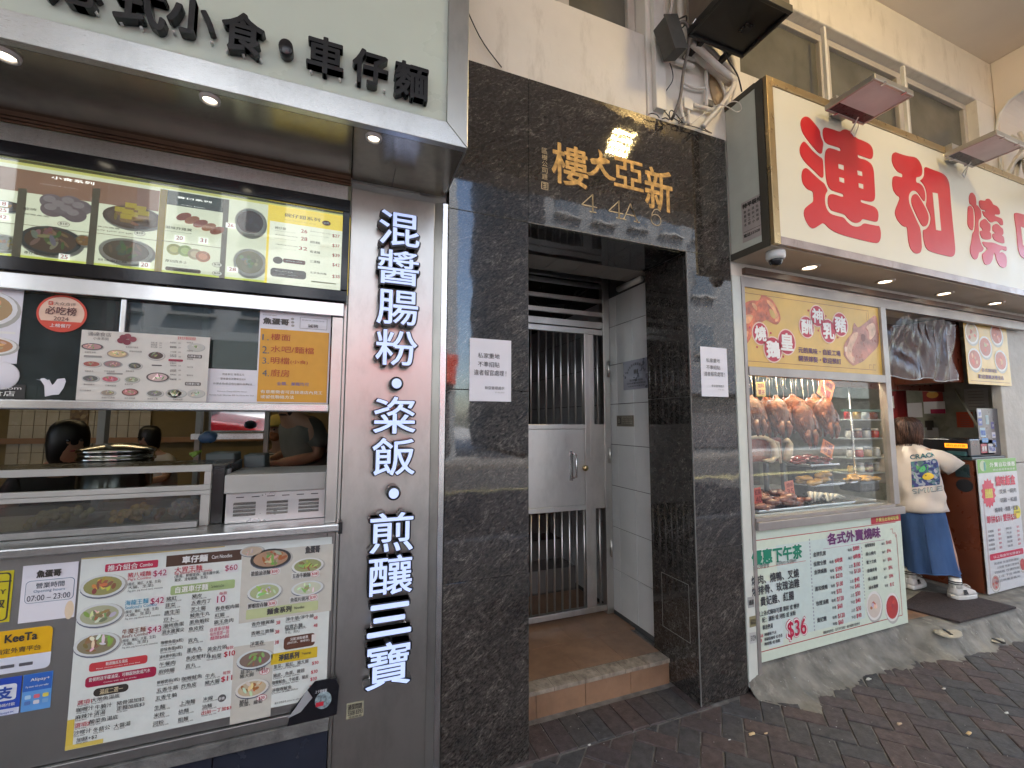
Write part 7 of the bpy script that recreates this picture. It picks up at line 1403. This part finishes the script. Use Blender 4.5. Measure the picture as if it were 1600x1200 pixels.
# ================================================================ PEOPLE
def skin(name, pts, edges, m_, parent, sub=2, root=0):
    me = bpy.data.meshes.new(name); me.from_pydata([p[:3] for p in pts], edges, []); me.materials.append(m_)
    o = bpy.data.objects.new(name, me); C.objects.link(o)
    s = o.modifiers.new('skin', 'SKIN'); s.use_smooth_shade = True
    if not me.skin_vertices: me.skin_vertices.new()
    for i, p in enumerate(pts):
        r_ = p[3]; me.skin_vertices[0].data[i].radius = r_ if isinstance(r_, tuple) else (r_, r_)
    me.skin_vertices[0].data[root].use_root = True
    q = o.modifiers.new('sub', 'SUBSURF'); q.levels = sub; q.render_levels = sub
    par(o, parent); return o
SKN = mat('skin', (.42, .24, .16), .5, var=.06); HAIR = mat('dark_brown_hair', (.040, .018, .011), .5, spec=.35, var=.6, vscale=14, stretch=(1, 1, .25), bump=.8, bscale=60); BHAIR = mat('black_hair', (.008, .007, .007), .4, var=.3)
def hand_pts(base, d, side, up, s=1.0):
    """palm and five fingers as skinned chains; d = pointing direction"""
    d = Vector(d).normalized(); side = Vector(side).normalized(); up = Vector(up).normalized(); base = Vector(base)
    P = [(*base, .020*s), (*(base+d*.045*s), (.030*s, .016*s))]; E = [(0, 1)]
    for k, (o_, L) in enumerate(((-.028, .050), (-.010, .062), (.010, .066), (.029, .055))):
        a = base+d*.080*s+side*o_*s; b_ = a+d*L*.5*s-up*.008*s; c_ = b_+d*L*.42*s-up*.022*s; i = len(P); P += [(*a, .0095*s), (*b_, .0085*s), (*c_, .0068*s)]; E += [(1, i), (i, i+1), (i+1, i+2)]
    a = base+d*.030*s-side*.036*s; b_ = a+d*.028*s-side*.022*s; i = len(P); P += [(*a, .011*s), (*b_, .0085*s)]; E += [(0, i), (i, i+1)]
    return P, E
class Fig:
    def __init__(s, name, label, O, face, cat='person'):
        s.O = Vector(O); s.f = Vector((math.cos(face), math.sin(face), 0)); s.r = Vector((s.f.y, -s.f.x, 0)); s.t = thing(name, label, cat, O)
    def w(s, r, f, z): return s.O+s.r*r+s.f*f+Vector((0, 0, z))
    def body(s, J, E, m_=None, name='body', root=0, sub=2): return skin(name, [(*s.w(*j[:3]), j[3]) for j in J], E, m_ or SKN, s.t, sub, root)
# ---- the customer at the roast meat counter, seen from behind
cu = Fig('person', 'person seen from behind in cream t-shirt with back print and long denim skirt', (4.62, .25, .15), math.atan2(.431, .902))
J = [(-.045, .02, .78, (.12, .10)), (-.055, .03, .92, (.10, .085)), (-.065, .07, 1.06, (.13, .09)), (-.075, .11, 1.17, (.06, .055)), (-.083, .14, 1.24, .046), (-.09, .165, 1.30, (.066, .074)), (-.09, .165, 1.36, (.074, .080)), (-.09, .155, 1.405, (.05, .055)),
     (-.12, .03, .70, .082), (-.13, .06, .43, .058), (-.13, .04, .30, .050), (-.135, .03, .10, .034), (-.135, .045, .04, .034),
     (.03, .02, .70, .082), (.09, .03, .43, .058), (.115, -.01, .30, .050), (.135, -.02, .10, .034), (.140, -.01, .04, .034),
     (-.22, .08, 1.11, .055), (-.255, .13, .92, .042), (-.235, .30, .86, .034), (-.21, .42, .92, .026),
     (.085, .08, 1.12, .055), (.165, .13, 1.03, .036), (.12, .30, .98, .030), (.08, .40, 1.0, .026), (-.09, .245, 1.315, .014)]
E_ = [(0, 1), (1, 2), (2, 3), (3, 4), (4, 5), (5, 6), (6, 7), (0, 8), (8, 9), (9, 10), (10, 11), (11, 12), (0, 13), (13, 14), (14, 15), (15, 16), (16, 17), (2, 18), (18, 19), (19, 20), (20, 21), (2, 22), (22, 23), (23, 24), (24, 25), (5, 26)]
for hx, hf, hz, sd_ in ((-.21, .42, .92, -1), (.10, .40, 1.0, 1)):
    P, EE = hand_pts((0, 0, 0), (0, 1, 0), (sd_, 0, 0), (0, 0, 1), 1.0); n0 = len(J)
    J += [(hx+p[0], hf+.03+p[1], hz+p[2], p[3]) for p in P]; E_ += [(a+n0, c+n0) for a, c in EE]; E_.append((21 if sd_ < 0 else 25, n0))
cu.body(J, E_)
SH = [(.655, -.050, .020, .172, .135), (.70, -.052, .020, .172, .134), (.80, -.056, .028, .166, .128), (.90, -.060, .040, .164, .122), (1.0, -.064, .055, .168, .118), (1.08, -.068, .075, .178, .110), (1.13, -.070, .085, .176, .098), (1.165, -.072, .095, .140, .082), (1.195, -.076, .105, .088, .066), (1.215, -.080, .112, .060, .055)]
def shp(z):
    for A, B in zip(SH, SH[1:]):
        if z <= B[0] or B is SH[-1]: t = max(0, min(1, (z-A[0])/(B[0]-A[0]))); return [a+(c-a)*t for a, c in zip(A, B)]
def fold(th, z): return .008*math.sin(4*th+z*11)+.006*math.sin(8*th-z*20+1)+.005*math.sin(2.3*th+z*46)*(1 if z < .86 else .4)
def spt(th, z, off=0):
    _, cr, cf, a, b_ = shp(z); q = fold(th, z)*(1 if z < 1.12 else .3)+off; z2 = z+(max(0, .85-z)*.55*(cr+a*math.sin(th)+.02) if z < .85 else 0)
    return cu.w(cr+(a+q)*math.sin(th), cf-(b_+q)*math.cos(th), z2)
rings = []
for z in list(np.linspace(.655, 1.12, 22))+[1.145, 1.165, 1.18, 1.195, 1.207, 1.215]: rings.append([tuple(spt(2*math.pi*k/48, z)) for k in range(48)])
b = MB(); b.rings(rings, cap=False)
def sleeve(pts, rs):
    P = smooth([cu.w(*q) for q in pts], 4); n = len(P); R_ = [np.interp(i/(n-1), np.linspace(0, 1, len(rs)), rs)*(1+.06*math.sin(i*1.9)) for i in range(n)]; b.tube(P, R_, 18, cap=False)
SR_ = [((.00, .085, 1.115), (0, .066), .075), ((.06, .088, 1.108), (.004, .070), .074), ((.11, .09, 1.092), (.012, .076), .070), ((.155, .092, 1.062), (.026, .076), .062), ((.203, .095, 1.018), (.053, .054), .050)]
b.rings([[tuple(cu.w(c_[0]+A_[0]*math.cos(t)*(1+.05*math.sin(3*t+i_)), c_[1]+B_*math.sin(t)*(1+.08*math.sin(4*t+i_*2)), c_[2]+A_[1]*math.cos(t))) for t in [2*math.pi*k/24 for k in range(24)]] for i_, (c_, A_, B_) in enumerate(SR_)], cap=False); sleeve([(-.16, .08, 1.10), (-.225, .10, 1.05), (-.255, .13, .97), (-.262, .16, .88)], [.070, .074, .076, .078])
TEE = mat('cream_tee_cotton', (.58, .52, .46), .85, var=.04, bump=.25, bscale=12)
te = obj('t_shirt', b, TEE, cu.t); sl = te.modifiers.new('th', 'SOLIDIFY'); sl.thickness = .003; sl.offset = 1
def backp(r, z, d=0):
    _, cr, cf, a, b_ = shp(z); th = math.asin(max(-.95, min(.95, (r-cr)/a))); return tuple(spt(th, z, .0075+d))
def patch(r0, r1, z0, z1, m_, d, nm='shirt_print', slant=.26):
    b = MB(); N = 14; v = [backp(r0+(r1-r0)*i/N, z0+(z1-z0)*j/N+slant*(r0+(r1-r0)*i/N), d) for j in range(N+1) for i in range(N+1)]
    b.add(v, [(j*(N+1)+i, j*(N+1)+i+1, (j+1)*(N+1)+i+1, (j+1)*(N+1)+i) for j in range(N) for i in range(N)], True); return obj(nm, b, m_, te)
SL = .22
patch(-.078, .082, .875, 1.085, voro('navy_splash_print', [(.02, .03, .16), (.01, .02, .10), (.04, .08, .22), (.02, .12, .12), (.3, .32, .4)], 45, .6, 0), 0, slant=SL)
def blob(pts, m_, d, nm='shirt_print'):
    b = MB(); P = chaikin(pts, 2); b.add([backp(r, z+SL*r, d) for r, z in P], [tuple(range(len(P)))]); obj(nm, b, m_, te)
blob([(-.050, 1.06), (-.02, 1.03), (.01, 1.06), (.03, 1.03), (.015, .99), (.04, .965), (.0, .95), (-.02, .93), (-.05, .95), (-.065, .99), (-.04, 1.01)], ink((.03, .25, .06)), .001)
blob([(-.02, 1.03), (.0, 1.045), (.012, 1.01), (-.01, .99), (-.035, 1.0)], ink((.06, .40, .12)), .002)
cR, cZ = .018, .952; blob([(cR+.030*math.cos(a), cZ+.030*math.sin(a)) for a in np.linspace(0, 5.9, 14)], ink((.70, .50, .03)), .003)
for dr in (-.010, .010): blob([(cR+dr+.004*math.cos(a), cZ+.008+.006*math.sin(a)) for a in np.linspace(0, 5.5, 8)], ink(DARK), .004)
blob([(cR-.015, cZ-.006), (cR, cZ-.017), (cR+.015, cZ-.006), (cR, cZ-.011)], ink(DARK), .004)
for s_, r0, r1, z0, z1, m_, bo in (('CRACK', -.080, .078, 1.103, 1.143, ink((.02, .05, .12)), .05), ('CRACK', -.077, .075, 1.106, 1.140, ink((.10, .42, .38)), .012), ('SMILE', -.080, .095, .822, .862, ink((.03, .03, .05)), .05), ('SMILE', -.077, .092, .826, .858, ink((.40, .45, .42)), .0)):
    b = MB(); put_text(b, s_, r0, r1, z0, z1, 0, bo, 0, 0, lambda u, q, d, m2=m_: backp(u, q+SL*u, .001 if 'x' in '' else (.001 if m2.name in ('ink_020c1e', 'ink_07070c') else .0022))); obj('shirt_lettering', b, m_, te)
rings = []; NK = 56
for z, cr, cf, a, b_ in ((.80, -.045, .03, .125, .085), (.74, -.045, .025, .142, .108), (.67, -.043, .02, .155, .125), (.60, -.040, .02, .162, .134), (.45, -.030, .015, .168, .145), (.32, -.018, .01, .172, .155), (.20, -.006, .005, .176, .165), (.175, -.004, .005, .178, .166)):
    k_ = (.80-z)/.62; rings.append([tuple(cu.w(cr+(a+.012*k_*math.sin(7*t)+.006*k_*math.sin(13*t+1))*math.sin(t), cf-(b_+.012*k_*math.sin(7*t)+.006*k_*math.sin(13*t+1))*math.cos(t), z+.012*math.sin(3*t)*k_*(z < .25))) for t in [2*math.pi*i/NK for i in range(NK)]])
b = MB(); b.rings(rings, cap=False); sk_ = obj('denim_skirt', b, mat('blue_denim', (.032, .080, .20), .85, var=.35, vscale=5, stretch=(1, 1, .3), bump=.3, bscale=200), cu.t)
b = MB(); cr = -.045; b.tube([cu.w(-.027, -.128, .63), cu.w(-.025, -.13, .60), cu.w(-.012, -.146, .40), cu.w(.0, -.168, .19)], .0022, 5); obj('seam', b, mat('denim_seam', (.03, .06, .14), .9), sk_)
b = MB(); b.tube([Vector(p)+Vector((0, 0, .006)) for p in rings[-1]]+[Vector(rings[-1][0])+Vector((0, 0, .006))], .0028, 5); obj('hem_stitching', b, mat('denim_hem', (.07, .14, .28), .9), sk_)
hr = []
for z, cr, cf, a, b_ in ((1.455, -.09, .15, .018, .018), (1.445, -.09, .15, .055, .055), (1.42, -.09, .15, .086, .088), (1.37, -.09, .148, .100, .104), (1.32, -.092, .14, .102, .100), (1.27, -.094, .128, .100, .088), (1.235, -.098, .118, .090, .070), (1.21, -.105, .112, .070, .050), (1.20, -.108, .112, .04, .03)):
    hr.append([tuple(cu.w(cr+(a+.004*math.sin(11*t+z*30)+.003*math.sin(23*t))*math.sin(t), cf-(b_+.004*math.sin(9*t+z*20))*math.cos(t)*(1 if math.cos(t) > -.2 or z > 1.38 else .25), z)) for t in [2*math.pi*i/44 for i in range(44)]])
b = MB(); b.rings(hr); ho = obj('hair', b, HAIR, cu.t)
for grp_, hm in enumerate((HAIR, mat('warm_brown_hair', (.085, .038, .022), .45, var=.4, vscale=20))):
    b = MB(); rq = random.Random(11+grp_)
    for k in range(95):
        t0 = rq.uniform(-2.5, 2.5); tw = rq.uniform(-.35, .35); zz = rq.uniform(1.185, 1.26); P = []
        for i in range(8):
            u = i/7; z = 1.448+(zz-1.448)*u; t = t0*(.55+.45*min(1, u*3))+tw*u*u
            H = [(1.448, .045), (1.42, .090), (1.37, .106), (1.32, .107), (1.27, .105), (1.235, .098), (1.18, .092)]
            a = np.interp(-z, [-h[0] for h in H], [h[1] for h in H])+rq.uniform(-.001, .003); P.append(cu.w(-.092+a*math.sin(t), .142-a*math.cos(t)-.01*u, z))
        b.tube(smooth(P, 2), [.0058*(1-.75*(j/14)) for j in range(15)], 5)
    obj('hair_strands', b, hm, ho, kind='stuff')
def shoe(r, f, dr, df, lab):
    d = Vector((dr, df)).normalized(); n_ = Vector((-d.y, d.x)); L = .235
    def P(u, v, z): return tuple(cu.w(r+d.x*u+n_.x*v, f+d.y*u+n_.y*v, z))
    def outline(u): t = (u+.07)/L; return .034+.012*math.sin(math.pi*min(1, max(0, t*.9+.1)))-.02*max(0, t-.85)/.15
    so_ = MB(); rings = []
    for z, k in ((.002, .94), (.006, 1.0), (.030, 1.02), (.036, .98)): rings.append([P(u, v*k, z) for u, v in [(-.07+L*i/12, outline(-.07+L*i/12)) for i in range(13)]+[(-.07+L*i/12, -outline(-.07+L*i/12)) for i in range(12, -1, -1)]])
    so_.rings(rings); sh = obj('shoe', so_, mat('white_rubber_sole', (.66, .65, .62), .5), cu.t, bev=0)
    up = MB(); rings = []
    for z, k, u1 in ((.034, .96, 1.0), (.055, .90, .93), (.075, .74, .72), (.092, .60, .50), (.105, .56, .40)): rings.append([P(u, v*k, z) for u, v in [(-.068+(L*u1)*i/12, outline(-.07+L*i/12)) for i in range(13)]+[(-.068+(L*u1)*i/12, -outline(-.07+L*i/12)) for i in range(12, -1, -1)]])
    up.rings(rings); obj('shoe_upper', up, mat('pale_knit_upper', (.60, .58, .55), .8, bump=.3), sh)
    st2 = MB(); st2.add([P(-.02, .047, .045), P(.03, .047, .045), P(.02, .040, .080), P(-.015, .040, .080)], [(0, 1, 2, 3)]); st2.add([P(-.02, -.047, .045), P(.03, -.047, .045), P(.02, -.040, .080), P(-.015, -.040, .080)], [(0, 1, 2, 3)]); obj('side_stripe', st2, BODY, sh)
    lc_ = MB()
    for q in range(3): lc_.tube(smooth([P(.02+q*.02, -.022, .098-q*.010), P(.024+q*.02, 0, .106-q*.010), P(.02+q*.02, .022, .098-q*.010)], 3), .003, 6)
    lc_.tube(smooth([P(.02, 0, .105), P(.03, -.03, .118), P(.045, -.05, .10), P(.03, -.02, .105), P(.04, .03, .115), P(.05, .045, .09)], 4), .0028, 6); obj('laces', lc_, WHT, sh)
    b = MB(); b.tube([P(-.03, 0, .09), P(-.03, 0, .165)], [.040, .037], 16); sc = obj('sock', b, WHT, cu.t)
    for z in (.118, .134): b = MB(); b.tube([P(-.03, 0, z), P(-.03, 0, z+.008)], .0415, 16, cap=False); obj('sock_stripe', b, BODY, sc)
shoe(-.125, .02, .30, .7, ''); shoe(.150, -.035, .42, .60, '')
# ---- diners and cooks in the dim left shop
def sitter(label, O, face, head, hairm, shirtm, s=1.0, lean=.12, cap=None, mask=None, arms=True, headless=False):
    g = Fig('person', label, O, face); L = lean; hd = []
    J = [(0, 0, .0, (.14*s, .11*s)), (0, .02, .22*s, (.13*s, .10*s)), (0, L*.6, .42*s, (.15*s, .10*s)), (0, L, .52*s, (.055*s, .05*s)), (0, L+.03, .60*s, (.070*s, .078*s)), (0, L+.035, .68*s, (.074*s, .082*s)), (0, L+.02, .73*s, .04*s),
         (.17*s, L*.6, .44*s, .052*s), (.22*s, .12, .24*s, .042*s), (.10*s, .30, .20*s, .034*s), (-.17*s, L*.6, .44*s, .052*s), (-.22*s, .12, .24*s, .042*s), (-.10*s, .30, .20*s, .034*s), (0, L+.106*s, .635*s, .010)]
    E = [(0, 1), (1, 2), (2, 3), (3, 4), (4, 5), (5, 6), (2, 7), (7, 8), (8, 9), (2, 10), (10, 11), (11, 12), (4, 13)]
    for q, sd_ in ((9, 1), (12, -1)):
        P, EE = hand_pts((0, 0, 0), (-sd_*.5, 1, 0), (sd_, .4, 0), (0, 0, 1), s); n0 = len(J); J += [(J[q][0]+p[0]-sd_*.01, J[q][1]+.03+p[1], J[q][2]+p[2], p[3]) for p in P]; E += [(a+n0, c+n0) for a, c in EE]; E.append((q, n0))
    g.body(J, E)
    g.body([(0, 0, -.12, (.165*s, .13*s)), (0, .01, .1*s, (.16*s, .125*s)), (0, L*.5, .34*s, (.17*s, .12*s)), (0, L*.8, .47*s, (.10*s, .08*s)), (.175*s, L*.6, .43*s, .068*s), (.225*s, .10, .28*s, .062*s), (-.175*s, L*.6, .43*s, .068*s), (-.225*s, .10, .28*s, .062*s)], [(0, 1), (1, 2), (2, 3), (2, 4), (4, 5), (2, 6), (6, 7)], shirtm, 'shirt', 1)
    b = MB(); hr = []
    for z, a in ((.795, .02), (.785, .06), (.75, .088), (.70, .100), (.64, .100), (.56, .092), (.50, .07)): hr.append([tuple(g.w(a*s*math.sin(t), L+.015-a*s*math.cos(t)*(1.0 if math.cos(t) > -.1 or z > .72 else .95 if z > .62 else .5), z*s)) for t in [2*math.pi*i/24 for i in range(24)]])
    if cap is None: b.rings(hr); obj('hair', b, hairm, g.t)
    else:
        b.rings([[tuple(g.w(a*s*math.sin(t), L+.02-a*s*math.cos(t), z*s)) for t in [2*math.pi*i/24 for i in range(24)]] for z, a in ((.80, .03), (.79, .07), (.75, .098), (.70, .102), (.69, .101))]); cp = obj('cap', b, cap, g.t)
        b = MB(); b.rings([[tuple(g.w(.075*s*math.sin(t), L+.10-.085*s*math.cos(t), z*s)) for t in [2*math.pi*i/20 for i in range(20)]] for z in (.690, .705)]); obj('cap_brim', b, cap, cp)
    for e in (-.03, .03): b = MB(); b.ball(g.w(e*s, L+.11*s, .665*s), .009*s, 8, 5); obj('eye', b, BODY, g.t)
    b = MB(); b.ball(g.w(0, L+.098*s, .60*s), .02*s, 8, 5, sz=.3); obj('mouth', b, ink((.25, .05, .05)), g.t)
    if mask: b = MB(); b.ball(g.w(0, L+.075*s, .61*s), .055*s, 12, 8, sz=.85); obj('face_mask', b, mask, g.t)
    return g
dc = mat('dark_jacket', (.02, .018, .02), .8)
def seat_at(px, py, Y, hz): p = atY(px, py, Y); return (float(p[0]), Y, float(p[2])-hz)
sitter('person with long black hair in dark clothes bent over the table, left', seat_at(88, 683, 1.75, .68), -.85, None, BHAIR, dc, 1.0, .18)
sitter('small person in a white top with black hair at a far table', seat_at(262, 680, 2.9, .56), -2.2, None, BHAIR, mat('white_top', (.5, .5, .48), .8), .82, .14)
STM, n_, l_, b_s = newmat('striped_shirt_cloth'); wv = n_.new('ShaderNodeTexWave'); wv.inputs['Scale'].default_value = 16; wv.bands_direction = 'Z'; l_.new(_coord(n_, l_), wv.inputs[0]); l_.new(_ramp(n_, l_, wv.outputs[0], [(.45, (.04, .035, .03)), (.6, (.40, .38, .33))]), b_s.inputs[0])
sitter('person in a yellow cap, face mask and striped shirt behind the louvred cabinet', seat_at(458, 668, 2.5, .68), -2.3, None, BHAIR, STM, 1.0, .12, mat('yellow_cap_cloth', (.55, .42, .10), .8), mat('orange_mask', (.45, .17, .07), .8))
sitter('person in a grey t-shirt leaning over beside the right hatch post', seat_at(500, 630, 1.9, .68), -2.6, None, BHAIR, mat('grey_tee_cloth', (.20, .20, .18), .85), 1.15, .25)
bpy.context.view_layer.update()
